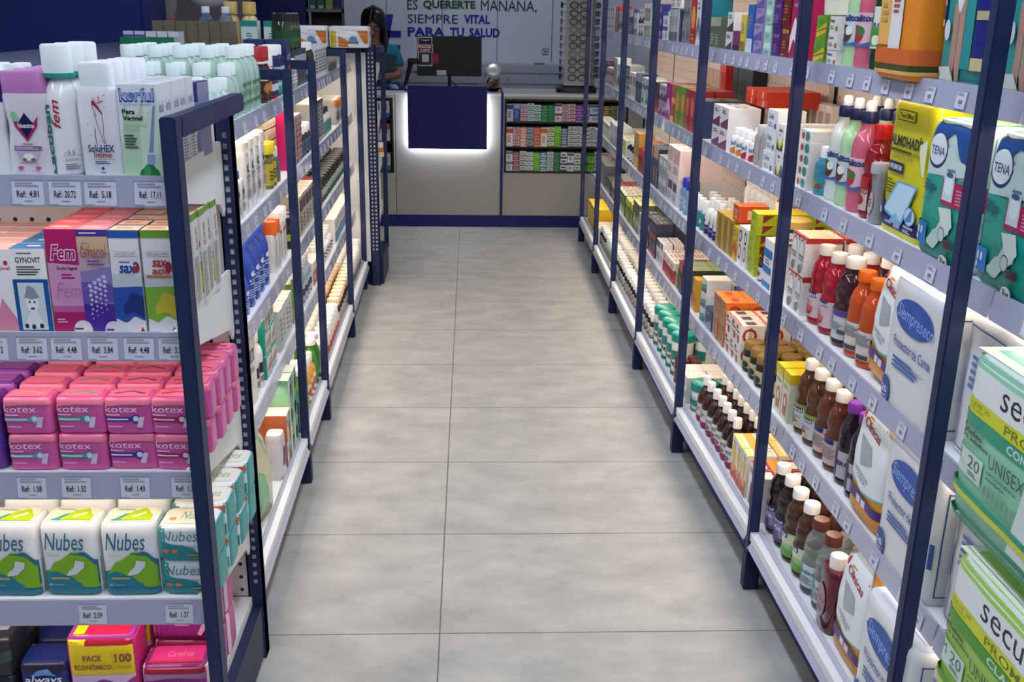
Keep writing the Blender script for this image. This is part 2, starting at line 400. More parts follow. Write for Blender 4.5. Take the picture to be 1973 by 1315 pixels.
# ---- end display at the near end of the left gondola (faces the camera)
def slotted_post(mb, x0, x1, y0, z0, z1, m, cols, pitch=.026):
    xs = [x0]+[v for c in cols for v in (x0+c*(x1-x0)-.0058, x0+c*(x1-x0)+.0058)]+[x1]
    for k in range(0, len(xs), 2): mb.box(xs[k], xs[k+1], y0, y0+.0065, z0, z1, m)
    mb.box(x1-.004, x1, y0, y0+.04, z0, z1, m); mb.box(x0, x0+.004, y0, y0+.04, z0, z1, m)
    for k in range(1, len(xs)-1, 2):
        mb.box(xs[k], xs[k+1], y0, y0+.004, z0, z0+.24, m); z = z0+.24
        while z < z1-.05:
            mb.box(xs[k], xs[k+1], y0, y0+.004, z+.014, z+pitch, m); z += pitch
        mb.box(xs[k], xs[k+1], y0, y0+.004, z, z1, m)
        mb.box(xs[k]-.006, xs[k+1]+.003, y0+.007, y0+.010, z0+.1, z1-.02, m_white)
ec = empty('end_display', (-1.05, 2.2, 0)); off = Vector(ec.location)
tag(ec, 'navy framed end display with white shelves of pads and boxes, at left', 'shelf')
def P(mb, name, par=ec, bevel=0):
    mb.v = [(v[0]-off.x, v[1]-off.y, v[2]) for v in mb.v]; return mb.build(name, par, bevel)
for xa, xb in ((-.573, -.543), (-1.60, -1.57)):
    mb = MB(); mb.box(xa, xb, 1.92, 1.965, 0, 1.567, m_navy); P(mb, 'post', bevel=.003)
    mb = MB(); mb.box(xa, xb, 1.966, 2.515, 1.525, 1.566, m_navy); P(mb, 'cross_bar', bevel=.003)
for xa, xb in ((-.612, -.574), (-1.606, -1.568)):
    mb = MB(); slotted_post(mb, xa, xb, 2.485, 0, 1.53, m_navy, (.58,)); mb.box(xb-.008, xb, 2.484, 2.53, 0, 1.53, m_navy)
    P(mb, 'slotted_post')
mb = MB(); mb.box(-1.54, -.612, 2.49, 2.51, .2, 1.50, m_peg_e); mb.box(-.68, -.672, 2.487, 2.489, .2, 1.3, mat('3a1a1c', .4)); mb.box(-.664, -.656, 2.487, 2.489, .2, 1.3, mat('3a1a1c', .4)); P(mb, 'back_panel')
mb = MB(); mb.box(-1.56, -.578, 1.96, 2.485, .02, .17, m_navy2); P(mb, 'plinth')
TAGS = [[(-.845, '4.81'), (-.775, '20.72'), (-.708, '5.18'), (-.614, '17.11')], [(-.955, '8.12'), (-.878, '3.62'), (-.81, '4.48'), (-.738, '3.84'), (-.666, '4.48'), (-.597, '3.38')],
        [(-.918, '1.58'), (-.826, '1.52'), (-.704, '1.43'), (-.598, '1.75')], [(-.826, '2.59'), (-.638, '1.37')], []]
for k, Z in enumerate(EZ):
    mb = MB(); mb.box(-1.55, -.603, EY+.006, 2.484, Z-.028, Z, m_tray if k < 4 else mat('d5d6d4', .4)); so = P(mb, 'shelf')
    if k < 4:
        mb = MB(); mb.prism([(EY-.002, Z+.010), (EY+.005, Z+.010), (EY+.005, Z-.05), (EY-.008, Z-.05)], 'X', -1.55, -.585, m_fascia); P(mb, 'shelf_edge', so)
        mb = MB(); mb.box(-1.52, -.62, EY+.012, EY+.03, Z-.042, Z-.030, m_strip); P(mb, 'light_strip', so)
        mb = MB(); mb.prism([(EY+.01, Z+.006), (2.46, Z+.016), (2.478, Z+.012), (2.478, Z-.15), (2.462, Z-.165), (2.43, Z-.13), (EY+.01, Z-.045)], 'X', -.602, -.596, m_bracket)
        mb.box(-.5958, -.5945, EY+.03, EY+.034, Z-.03, Z-.01, mat('7a827f', .5)); P(mb, 'bracket', so)
    for x, t2 in TAGS[k]:
        tm = tag_mesh(.062, .048, 'Ref:  '+t2); o = tm.build('price_tag', so); o.location = (x-off.x, EY-.0075-off.y+.0, Z-.047); o.rotation_euler = (math.radians(-7), 0, 0)
# ---- far end of the left gondola: white end panel, slotted post and the end unit facing the counter
t = empty('end_display', (-.9, 6.8, 0)); off = Vector(t.location)
tag(t, 'far end display of the left gondola, white panel and slotted navy posts', 'shelf')
def P(mb, name, par=t, bevel=0):
    mb.v = [(v[0]-off.x, v[1]-off.y, v[2]) for v in mb.v]; return mb.build(name, par, bevel)
mb = MB(); mb.box(-1.2, -.652, 6.56, 6.575, .17, 1.50, m_white); P(mb, 'end_panel')
mb = MB(); slotted_post(mb, -.652, -.592, 6.58, 0, 1.55, m_navy, (.3, .68)); P(mb, 'slotted_post')
mb = MB(); mb.box(-.60, -.57, 7.02, 7.06, .16, 1.52, m_navy); P(mb, 'post', bevel=.003)
mb = MB(); mb.box(-.60, -.57, 6.6, 7.02, 1.49, 1.53, m_navy); P(mb, 'cross_bar')
mb = MB(); mb.box(-1.5, -.575, 6.62, 7.06, 0, .20, m_navy2); P(mb, 'plinth')
for Z in (1.42, 1.1, .8, .5):
    mb = MB(); mb.box(-1.5, -.61, 6.62, 7.04, Z-.03, Z, m_tray); P(mb, 'shelf')
    mb = MB(); mb.prism([(6.63, Z), (7.03, Z), (7.03, Z-.04), (6.63, Z-.15)], 'X', -.609, -.604, m_bracket); P(mb, 'bracket')
# ------------------------------------------------------------------ sales counter and what stands on it
YC = 8.54
m_cf = mat('a19e95', .5); m_ctop = mat('c4c9c8', .3); m_dark = mat('17181c', .4)
def counter_unit(name, x0, x1, label, opening=None, shelves=()):
    t = empty(name, ((x0+x1)/2, YC+.3, 0)); off = Vector(t.location); tag(t, label, 'counter', 'sales counter units')
    def P(mb, n, par=t, bevel=0):
        mb.v = [(v[0]-off.x, v[1]-off.y, v[2]) for v in mb.v]; return mb.build(n, par, bevel)
    mb = MB(); m = m_cf
    if opening:
        a, b, c, d = opening
        for q in ((x0, a, .10, 1.09), (b, x1, .10, 1.09), (a, b, .10, c), (a, b, d, 1.09)): mb.box(q[0], q[1], YC, YC+.02, q[2], q[3], m)
        mb.box(x0, x0+.02, YC+.02, YC+.6, .1, 1.09, m); mb.box(x1-.02, x1, YC+.02, YC+.6, .1, 1.09, m)
        mb.box(a, b, YC+.38, YC+.4, c-.02, d+.02, mat('55575a', .6)); mb.box(a, b, YC+.02, YC+.38, c-.02, c, mat('9a9a98', .5)); mb.box(a, b, YC+.02, YC+.38, d, d+.02, m)
    else: mb.box(x0+.001, x1-.001, YC, YC+.6, .10, 1.09, m)
    P(mb, 'body')
    mb = MB(); mb.box(x0, x1, YC-.01, YC+.62, 1.09, 1.112, m_ctop); P(mb, 'top')
    mb = MB(); mb.box(x0, x1, YC-.008, YC+.58, 0, .10, m_blue); P(mb, 'plinth')
    if opening:
        mb = MB(); e = .012
        for q in ((a-e, a+.003, c-e, d+e), (b-.003, b+e, c-e, d+e), (a, b, c-e, c+.004), (a, b, d-.004, d+e)): mb.box(q[0], q[1], YC-.006, YC+.003, q[2], q[3], m_dark)
        P(mb, 'opening_frame')
        for z in shelves:
            mb = MB(); mb.box(a+.001, b-.001, YC+.012, YC+.38, z-.014, z, m_dark); P(mb, 'shelf')
    return t, P
counter_unit('counter', -1.45, -.62, 'left counter unit with a dark open niche of boxed medicine', (-.95, -.645, .467, 1.055), (.90, .71))
tcen, PC = counter_unit('counter', -.616, .256, 'middle counter unit carrying the floating blue panel with a white glow')
counter_unit('counter', .276, 1.44, 'right counter unit with a wide niche of medicine boxes', (.298, 1.30, .475, 1.058), (.885, .68))
mb = MB(); mb.box(.256, .276, YC-.012, YC+.6, 0, 1.115, m_blue); PC(mb, 'divider')
bp = MB(); bp.box(-.508, .140, YC-.09, YC-.07, .668, 1.172, mat('020d5e', .6)); PC(bp, 'blue_panel')
mb = MB(); mh = mat('eef4ff', .4, emit=HALO_E)
for q in ((-.49, .122, .684, .694), (-.49, -.48, .684, 1.08), (.112, .122, .684, 1.08)): mb.box(q[0], q[1], YC-.035, YC-.025, q[2], q[3], mh)
PC(mb, 'light_strip')
mb = MB(); mb.box(-.45, .08, YC-.069, YC-.001, .72, .74, m_white); mb.box(-.45, .08, YC-.069, YC-.001, 1.0, 1.02, m_white); PC(mb, 'panel_bracket')
# drawers along the back wall
t = empty('drawer_cabinet', (.3, 10.0, 0)); tag(t, 'white drawer cabinet along the wall behind the counter', 'cabinet')
mb = MB(); mb.box(-1.1, 1.1, -.14, .19, 0, 1.275, mat('a9b2bd', .4)); mb.build('body', t)
for z0, z1 in ((1.20, 1.27), (1.10, 1.19), (.85, 1.09)):
    mb = MB(); mb.box(-1.08, 1.08, -.152, -.141, z0+.004, z1-.004, mat('b7c0ca', .4)); d = mb.build('drawer', t, .002)
    mb = MB(); mb.tube([(.06, -.153, (z0+z1)/2), (.06, -.172, (z0+z1)/2)], .009, mat('c8c8c8', .2, 1)); mb.build('knob', d)
mb = MB(); mb.slathe([(.05, .05, 0), (.05, .05, .012), (.04, .04, .016)], mat('8a8a84', .3, .6)); o = mb.build('cable_cover', t); o.location = (.36, .02, 1.275)

# computer monitor (its back faces the aisle) with a phone-shaped payment sticker
t = empty('computer_monitor', (-.174, 8.82, 1.112)); tag(t, 'black computer monitor on a stand, its back turned to the aisle', 'monitor')
mb = MB(); mb.box(-.27, .27, -.02, .015, .118, .44, m_black); mb.build('screen_back', t, .004)
mb = MB(); mb.tube([(0, .02, 0.01), (0, .02, .2)], .014, m_black); mb.build('stand', t)
mb = MB(); mb.slathe([(.10, .08, 0), (.10, .08, .008), (.05, .04, .012)], m_black, 3); mb.build('stand_base', t)
mb = MB(); sf = lambda u, v: ((-.105+.078*u, -.0205, .125+.04*v), (0, -1, 0)); mb.art(sf, [('r', 0, 1, 0, 1, 'd8d8d8'), ('l', .1, .9, .2, .8, 3, '888888')]); mb.build('label', t)
mb = MB()
mb.prism([(-.262, .205), (-.255, .198), (-.148, .198), (-.141, .205), (-.141, .425), (-.148, .432), (-.255, .432), (-.262, .425)], 'Y', -.024, -.0212, mat('e8ddd0', .5))
sf = lambda u, v: ((-.262+.121*u, -.0242, .198+.234*v), (0, -1, 0))
mb.art(sf, [('r', .05, .95, .03, .97, '16181c'), ('t', .2, .8, .85, .92, '! aquí', 'f0f0f0', {'bold': .02}), ('r', -.04, 1.04, .47, .74, 'e8ddd0'), ('r', 0, 1, .49, .72, '8a2030'),
    ('t', .06, .94, .61, .71, 'PAGA', 'f4e8d8', {'bold': .03}), ('t', .15, .85, .51, .59, 'aquí', 'f4e8d8', {'bold': .03}), ('r', .28, .75, .14, .40, 'c9c9c4')])
mb.prism([(-.145, .22), (-.095, .215), (-.09, .285), (-.10, .30), (-.145, .305)], 'Y', -.0245, -.0205, mat('8c1a26', .5)); mb.build('sticker', t)
# barcode scanner, terminal, cables
t = empty('barcode_scanner', (-.515, 8.78, 1.112)); tag(t, 'black barcode scanner leaning on its stand left of the monitor', 'scanner')
mb = MB(); mb.tube([(-.055, 0, .0), (-.02, 0, .07), (.0, 0, .15), (.02, 0, .22)], [.012, .016, .018, .02], m_black); mb.build('handle', t)
mb = MB(); mb.slathe([(.045, .03, 0), (.05, .035, .02), (.04, .03, .045)], m_black, 3); o = mb.build('head', t); o.location = (.04, 0, .215)
mb = MB(); mb.slathe([(.05, .05, 0), (.045, .045, .01)], m_black); o = mb.build('base', t); o.location = (-.055, 0, 0)
t = empty('card_terminal', (-.33, 8.72, 1.112)); tag(t, 'small dark card terminal on the counter before the monitor', 'terminal')
mb = MB(); mb.box(-.06, .06, -.04, .04, 0, .035, mat('20222a', .5)); mb.build('body', t, .006)
mb = MB(); mb.box(-.045, -.005, -.03, .03, .0355, .038, mat('3a4664', .2)); mb.build('screen', t)
mb = MB(); mb.tube([(.06, 8.70, 1.116), (-.05, 8.68, 1.117), (-.12, 8.72, 1.16), (-.17, 8.80, 1.20)], .004, m_black, 6); o = mb.build('cable'); tag(o, 'thin black cable looping below the monitor', 'cable')
# glass jar with a steel lid
t = empty('glass_jar', (.195, 8.74, 1.112)); tag(t, 'round glass jar with a steel lid tilted on it, right of the monitor', 'jar')
mg = mat('ffffff', .02, 0, 1, ior=1.2)
mb = MB(); mb.slathe([(.05, .05, 0), (.075, .075, .03), (.078, .078, .08), (.07, .07, .13), (.055, .055, .155), (.06, .06, .165), (.052, .052, .165), (.066, .066, .13), (.074, .074, .08), (.07, .07, .035), (.03, .03, .006)], mg); mb.build('glass', t)
mb = MB()
for k in range(70):
    a = k*2.4; z = .018+.0013*k; r = .062*math.sqrt((k % 9+.5)/9) * (1 if z < .08 else .92)
    mb.slathe([(.004, .004, z-.009), (.009, .009, z-.004), (.009, .009, z+.004), (.004, .004, z+.009)], mat(['7a5238', '9a734e', 'c9b08a', '3d2c22'][k % 4], .4), 2, 8, r*math.cos(a), r*math.sin(a))
o = mb.build('sweets', t); o['kind'] = 'stuff'
mb = MB(); ms = mat('e0e0dc', .38, .7); mb.slathe([(.055, .055, 0), (.06, .06, .006), (.06, .06, .012), (.045, .045, .018), (.012, .012, .02), (.014, .014, .03), (.008, .008, .036)], ms); o = mb.build('lid', t); o.location = (0, -.01, .172); o.rotation_euler = (math.radians(50), 0, 0)

# eyewear display tower
t = empty('eyewear_stand', (.90, 8.82, 1.112)); tag(t, 'grey revolving tower display hung with rows of spectacles', 'display stand')
mb = MB(); mb.slathe([(.17, .12, 0), (.17, .12, .035), (.14, .1, .06)], m_black, 4); mb.build('base', t)
m_gray = mat('a9a8a2', .4); pts = [(-.115, -.09), (.10, -.12), (.15, .03), (-.05, .10)]
mb = MB(); mb.prism(pts, 'Z', .06, .75, m_gray); mb.build('tower', t)
mb = MB(); mb.prism([(x*1.15, y*1.15) for x, y in pts], 'Z', .75, .80, m_black); mb.build('cap', t)
def spectacles(par, P0, ux, dark, k):
    mb = MB(); m = mat('1c1a1c', .3) if dark else mat('9aa0a4', .15, 0, .5)
    ux = Vector(ux); n = Vector((ux.y, -ux.x, 0)); n = n if n.y < 0 or n.x < 0 else -n
    if n.y > 0: n = -n
    for s in (-1, 1):
        pts = [Vector(P0)+ux*(s*.033+.026*math.cos(a*PI/7))+Vector((0, 0, .019*math.sin(a*PI/7)))+n*.022 for a in range(15)]
        mb.tube(pts, .0032, m, 5)
        mb.tube([Vector(P0)+ux*(s*.060)+n*.022+Vector((0, 0, .006)), Vector(P0)+ux*(s*.063)-n*.0+Vector((0, 0, .004))], .002, m, 5)
    mb.tube([Vector(P0)-ux*.008+n*.022+Vector((0, 0, .006)), Vector(P0)+ux*.008+n*.022+Vector((0, 0, .006))], .002, m, 5)
    return mb
for k in range(10):
    z = 1.112+.125+.064*k; dk = k not in (3, 6)
    for nm, pp, ux, d in (('front', (.895, 8.713, z), (.990, -.138, 0), dk), ('right', (1.03, 8.775, z), (.316, .949, 0), True), ('left', (.772, 8.79, z), (-.0, 1, 0), k < 2 or k > 8)):
        o = spectacles(None, (0, 0, 0), ux, d, k).build('spectacles')
        o.location = pp if nm != 'right' else (1.032, 8.775, z)
        if nm == 'left': o.location = (.785, 8.80, z)
        o.scale = (1.25, 1.25, 1.25)
        row = ['bottom', 'second', 'third', 'fourth', 'fifth', 'sixth', 'seventh', 'eighth', 'ninth', 'top'][k]
        tag(o, f"{'dark' if d else 'clear'} framed spectacles on the {nm} face of the tower, {row} row{'' if k in (0, 9) else ' from below'}", 'spectacles', 'spectacles on the tower')
# paper, bottles lying in a tray
t = empty('counter_tray', (-.66, 8.72, 1.112)); tag(t, 'low dark tray on the counter in front of the shop assistant', 'tray')
mb = MB(); mb.box(-.13, .11, -.10, .12, 0, .008, m_white); mb.box(-.13, .11, -.10, -.092, .008, .02, m_dark); mb.build('base', t)
for k, (dx, dy, rz, hx) in enumerate(((-.06, .0, .5, '2a3a9a'), (.0, -.02, .5, 'b8c4d4'), (.055, .0, .55, '2b3c86'))):
    mb = MB(); mb.slathe([(.02, .02, 0), (.022, .022, .01), (.022, .022, .09), (.012, .012, .105), (.012, .012, .125)], mat(hx, .25), 2, 14)
    o = mb.build('bottle'); o.rotation_euler = (PI/2-.0, 0, rz); o.location = (-.66+dx, 8.74+dy, 1.112+.031)
    tag(o, ['blue bottle lying in the counter tray, left one', 'pale blue bottle lying between two blue ones', 'blue bottle lying in the counter tray, right one'][k], 'bottle', 'bottles lying in the tray')
mb = MB(); mb.box(-.07, .07, -.05, .05, 0, .018, mat('d5d8da', .5)); o = mb.build('notepad'); o.location = (-.60, 8.98, 1.112); tag(o, 'white note pad lying on the counter left of the scanner', 'note pad')

# ------------------------------------------------------------------ shop assistant behind the counter
def skinned(name, joints, edges, m, parent=None, sub=2, smooth=True):
    me = bpy.data.meshes.new(name); me.from_pydata([j[:3] for j in joints], edges, [])
    o = bpy.data.objects.new(name, me); C.objects.link(o)
    sk = o.modifiers.new('skin', 'SKIN'); sk.use_smooth_shade = True
    for i, j in enumerate(joints):
        r = j[3]; me.skin_vertices[0].data[i].radius = r if isinstance(r, tuple) else (r, r)
    me.skin_vertices[0].data[0].use_root = True
    ss = o.modifiers.new('sub', 'SUBSURF'); ss.levels = sub; ss.render_levels = sub
    bpy.context.view_layer.update()
    ev = o.evaluated_get(bpy.context.evaluated_depsgraph_get()); nm = bpy.data.meshes.new_from_object(ev)
    o.modifiers.clear(); o.data = nm; nm.materials.clear(); nm.materials.append(m); bpy.data.meshes.remove(me)
    for p in nm.polygons: p.use_smooth = True
    if parent: o.parent = parent
    return o
m_skin = mat('a9755c', .5); m_teal = mat('0f7f92', .7); m_hair = mat('0d0a0b', .35)
per = empty('person', (-.85, 9.42, 0)); tag(per, 'shop assistant with long dark hair, glasses and teal polo shirt, looking down', 'person')
J = [(0, .02, .95, (.13, .10)), (0, .0, 1.12, (.12, .09)), (0, -.01, 1.28, (.14, .10)), (0, .0, 1.40, (.12, .08)), (0, -.02, 1.46, .052), (.0, -.05, 1.53, (.052, .058)), (0, -.075, 1.60, (.080, .092)), (0, -.055, 1.68, (.082, .088)),
     (.165, .0, 1.40, .05), (.215, -.04, 1.20, .042), (.10, -.25, 1.19, .032), (.04, -.29, 1.21, .026),
     (-.165, .0, 1.40, .05), (-.20, -.05, 1.21, .042), (-.07, -.24, 1.20, .032), (-.02, -.27, 1.22, .026),
     (.09, .02, .85, .085), (.09, .0, .50, .06), (.09, .03, .1, .042), (.09, -.08, .045, .035), (-.09, .02, .85, .085), (-.09, .0, .5, .06), (-.09, .03, .1, .042), (-.09, -.08, .045, .035)]
Ed = [(0, 1), (1, 2), (2, 3), (3, 4), (4, 5), (5, 6), (6, 7), (3, 8), (8, 9), (9, 10), (10, 11), (3, 12), (12, 13), (13, 14), (14, 15), (0, 16), (16, 17), (17, 18), (18, 19), (0, 20), (20, 21), (21, 22), (22, 23)]
skinned('body', J, Ed, m_skin, per)
Js = [(0, .02, .98, (.155, .12)), (0, .0, 1.12, (.145, .112)), (0, -.01, 1.28, (.165, .122)), (0, .0, 1.40, (.14, .098)), (0, -.005, 1.46, .062), (.17, .0, 1.40, .066), (.215, -.03, 1.25, .062), (-.17, .0, 1.40, .066), (-.205, -.03, 1.26, .062)]
skinned('polo_shirt', Js, [(0, 1), (1, 2), (2, 3), (3, 4), (3, 5), (5, 6), (3, 7), (7, 8)], m_teal, per)
Jt = [(0, .02, .97, (.15, .115)), (.09, .02, .84, .1), (.09, .0, .5, .075), (.09, .03, .12, .062), (-.09, .02, .84, .1), (-.09, .0, .5, .075), (-.09, .03, .12, .062)]
skinned('trousers', Jt, [(0, 1), (1, 2), (2, 3), (0, 4), (4, 5), (5, 6)], mat('1a2036', .8), per)
mb = MB()   # hair: cap behind and above the face, long falls on both sides
Vh = []; Fh = []; nz, na = 14, 26
for i in range(nz+1):
    t = i/nz; z = 1.782-.47*t
    rr = .104*math.sqrt(max(0, 1-((.22-min(t, .22))/.22)**2)) if t < .22 else .104+.010*math.sin((t-.22)*4)
    rr = max(rr, .004); gap = 0 if t < .27 else min(.95, (t-.27)*7)
    for k in range(na+1):
        a = -PI/2+gap+(2*PI-2*gap)*k/na
        Vh.append((rr*math.cos(a)*.98, -.05+rr*math.sin(a)*(1.0 if t < .5 else .9), z))
for i in range(nz):
    for k in range(na): Fh.append((i*(na+1)+k, i*(na+1)+k+1, (i+1)*(na+1)+k+1, (i+1)*(na+1)+k))
mb.add(Vh, Fh, m_hair, True); h = mb.build('hair', per); sm = h.modifiers.new('solid', 'SOLIDIFY'); sm.thickness = .02; sm.offset = .2
mb = MB(); mb.tube([(-.010, -.176, 1.594), (.010, -.176, 1.594)], .003, m_black, 5)
for s_ in (-1, 1):
    mb.tube([(s_*.034+.026*math.cos(a*PI/7), -.176, 1.588+.019*math.sin(a*PI/7)) for a in range(15)], .003, m_black, 5)
    mb.tube([(s_*.060, -.174, 1.592), (s_*.088, -.06, 1.60)], .0025, m_black, 5)
mb.build('glasses', per)
mb = MB()
for s_ in (-1, 1):
    mb.slathe([(.003, .003, 1.581), (.013, .008, 1.587), (.003, .003, 1.593)], mat('e6ddd6', .3), 2, 12, s_*.033, -.156)
    mb.slathe([(.002, .002, 1.581), (.006, .004, 1.586), (.002, .002, 1.591)], m_hair, 2, 10, s_*.033, -.163)
    mb.tube([(s_*.016, -.166, 1.614), (s_*.034, -.166, 1.619), (s_*.054, -.152, 1.612)], .0035, m_hair, 5)
mb.build('eyes', per)
mb = MB(); mb.tube([(0, -.163, 1.60), (0, -.176, 1.572), (0, -.184, 1.556), (0, -.160, 1.548)], [.007, .010, .015, .007], m_skin, 8); mb.build('nose', per)
mb = MB(); mb.tube([(-.026, -.138, 1.526), (-.010, -.150, 1.530), (.010, -.150, 1.530), (.026, -.138, 1.526)], [.003, .006, .006, .003], mat('84403e', .4), 8); mb.build('lips', per)
for nm, w, base, dirs in (('hand', (.04, -.29, 1.21), (.04, -.29, 1.21), 1), ('hand', (-.02, -.27, 1.22), (-.02, -.27, 1.22), -1)):
    x, y, z = base; s = dirs
    Jn = [(x, y, z, .024), (x-s*.035, y-.025, z+.012, (.03, .016))]; En = [(0, 1)]
    for k in range(4):
        q = (k-1.5)*.016; n = len(Jn); L = [.8, 1, .95, .75][k]
        Jn += [(x-s*.055, y-.035, z+.015+q, .0095), (x-s*(.055+.03*L), y-.045, z+.018+q, .009), (x-s*(.06+.045*L), y-.03, z+.018+q, .0078)]
        En += [(1, n), (n, n+1), (n+1, n+2)]
    n = len(Jn); Jn += [(x-s*.02, y-.04, z+.045, .0095), (x-s*.035, y-.05, z+.06, .0085)]; En += [(1, n), (n, n+1)]
    skinned('hand', Jn, En, m_skin, per, 1)
mb = MB(); mb.tube([(.055+.026*math.cos(a*PI/8), -.28+.008*math.cos(a*PI/8), 1.205+.03*math.sin(a*PI/8)) for a in range(17)], .006, mat('d8b8a0', .3), 6); mb.build('wristband', per)
mb = MB(); mb.box(-.125, .125, -.004, .004, -.08, .09, mat('1d3a3c', .5)); mb.box(-.126, .126, .004, .006, -.078, .088, mat('4f8a8a', .5)); o = mb.build('folder')
o.location = (-.765, 9.055, 1.325); o.rotation_euler = (math.radians(-38), math.radians(10), math.radians(-8)); tag(o, 'dark teal folder held open by the shop assistant', 'folder')
# ------------------------------------------------------------------ product builders (origin at base centre, front faces -Y)
DIM = {}
def reg(o, w, d, h, cat): DIM[o.name] = (w, d, h, cat); return o
def carton(w, d, h, base, front=(), top=(), side=(), name='carton', topc=None, sidec=None):
    mb = MB(); m = cm(base); x, y = w/2, d/2
    V = [(a, b, c) for c in (0, h) for b in (-y, y) for a in (-x, x)]
    mb.add(V, [(0, 2, 3, 1), (0, 1, 5, 4), (3, 2, 6, 7)], m); mb.add(V, [(1, 3, 7, 5), (2, 0, 4, 6)], cm(sidec) if sidec else m); mb.add(V, [(4, 5, 7, 6)], cm(topc) if topc else m)
    mb.art(lambda u, v: ((-x+u*w, -y, v*h), (0, -1, 0)), front)
    mb.art(lambda u, v: ((-x+u*w, -y+v*d, h), (0, 0, 1)), top)
    mb.art(lambda u, v: ((x, -y+u*d, v*h), (1, 0, 0)), side); mb.art(lambda u, v: ((-x, y-u*d, v*h), (-1, 0, 0)), side)
    if name == 'carton' and h > 1.55*w: name = 'upright_carton'
    if name == 'carton' and h < .62*w: name = 'flat_carton'
    return reg(mb.build(name), w, d, h, 'box')
BOXY = [(.955, .93, 0), (.985, .975, .02), (1, 1, .06), (1, 1.01, .5), (1, 1, .93), (.985, .975, .98), (.955, .93, 1)]
def pack(w, d, h, base, front=(), top=(), side=(), n=7, prof=None, name='soft_pack', seed=1, rough=.32, amp=.006, cat='pack'):
    prof = prof or [(.93, .88, 0), (.985, .97, .03), (1, 1, .12), (1, 1.02, .5), (1, 1, .86), (.975, .95, .95), (.93, .87, .99), (.80, .7, 1)]
    R = []
    for i in range(len(prof)-1):
        k = max(1, int((prof[i+1][2]-prof[i][2])*26))
        for j in range(k):
            t = j/k; R.append(tuple(prof[i][q]+(prof[i+1][q]-prof[i][q])*t for q in range(3)))
    R.append(prof[-1]); R = [(a*w/2, b*d/2, z*h) for a, b, z in R]
    def wr(x, y, z):
        s = 1+amp*(math.sin(41*x/w*.5+seed)+math.sin(23*z/h*.6+seed*2+9*y/d)+.6*math.sin(60*z/h*.5+x*30))
        return x*(.6+.4*s), y*s
    def ab(z):
        for i in range(len(R)-1):
            if z <= R[i+1][2]+1e-9:
                t = (z-R[i][2])/max(R[i+1][2]-R[i][2], 1e-6); return R[i][0]+(R[i+1][0]-R[i][0])*t, R[i][1]+(R[i+1][1]-R[i][1])*t
        return R[-1][0], R[-1][1]
    def sF(u, v):
        z = min(max(v, 0), 1)*h; a, b = ab(z); x = (2*u-1)*a*.995; y = -b*max(0, 1-abs(x/a)**n)**(1/n); x, y = wr(x, y, z)
        return ((x, y-.0018, z), (0, -1, 0))
    def sS(sg):
        def f(u, v):
            z = min(max(v, 0), 1)*h; a, b = ab(z); y = (2*u-1)*b*.98*sg; x = sg*a*max(0, 1-abs(y/b)**n)**(1/n); x, y = wr(x, y, z)
            return ((x+sg*.0012, y, z), (sg, 0, 0))
        return f
    mb = MB(); mb.slathe(R, mat(base, rough, coat=.25), n, 80, wr=wr)
    mb.art(sF, front, True); mb.art(sS(1), side, True); mb.art(sS(-1), side, True)
    a, b = R[-1][0], R[-1][1]
    mb.art(lambda u, v: (((2*u-1)*a, (2*v-1)*b, h+.0005), (0, 0, 1)), top)
    return reg(mb.build(name), w, d, h, cat)
PR = {  # body profiles (radius, height) as fractions
 'round': [(.86, 0), (.98, .02), (1, .05), (1, .70), (.97, .76), (.80, .85), (.52, .92), (.44, .94), (.44, 1)],
 'pill': [(.92, 0), (1, .03), (1, .80), (.96, .86), (.80, .92), (.78, 1)],
 'juice': [(.85, 0), (.97, .02), (1, .05), (1, .08), (.97, .09), (.97, .44), (1, .455), (1, .50), (.93, .53), (.90, .56), (.96, .60), (1, .64), (.99, .68), (.92, .73), (.90, .74), (.93, .76), (.86, .83), (.66, .89), (.58, .92), (.58, 1)],
 'sport': [(.85, 0), (.97, .02), (1, .05), (.99, .16), (.94, .19), (.99, .22), (1, .52), (.99, .60), (.95, .63), (.98, .67), (.93, .76), (.75, .85), (.55, .91), (.52, 1)],
 'syrup': [(.9, 0), (1, .03), (1, .58), (.96, .64), (.72, .78), (.48, .88), (.38, .91), (.38, 1)],
 'jar': [(.92, 0), (1, .03), (1, .86), (.95, .93), (.9, 1)],
 'tub': [(.90, 0), (.93, .02), (1, .95), (1, 1)],
 'jug': [(.93, 0), (1, .02), (1, .62), (.97, .72), (.80, .86), (.5, .95), (.45, 1)],
 'flat': [(.85, 0), (.98, .02), (1, .06), (.97, .25), (.86, .5), (.84, .62), (.95, .82), (.97, .92), (.9, 1)],
 'square': [(.95, 0), (1, .015), (1, .9), (.97, .96), (.86, 1)],
}
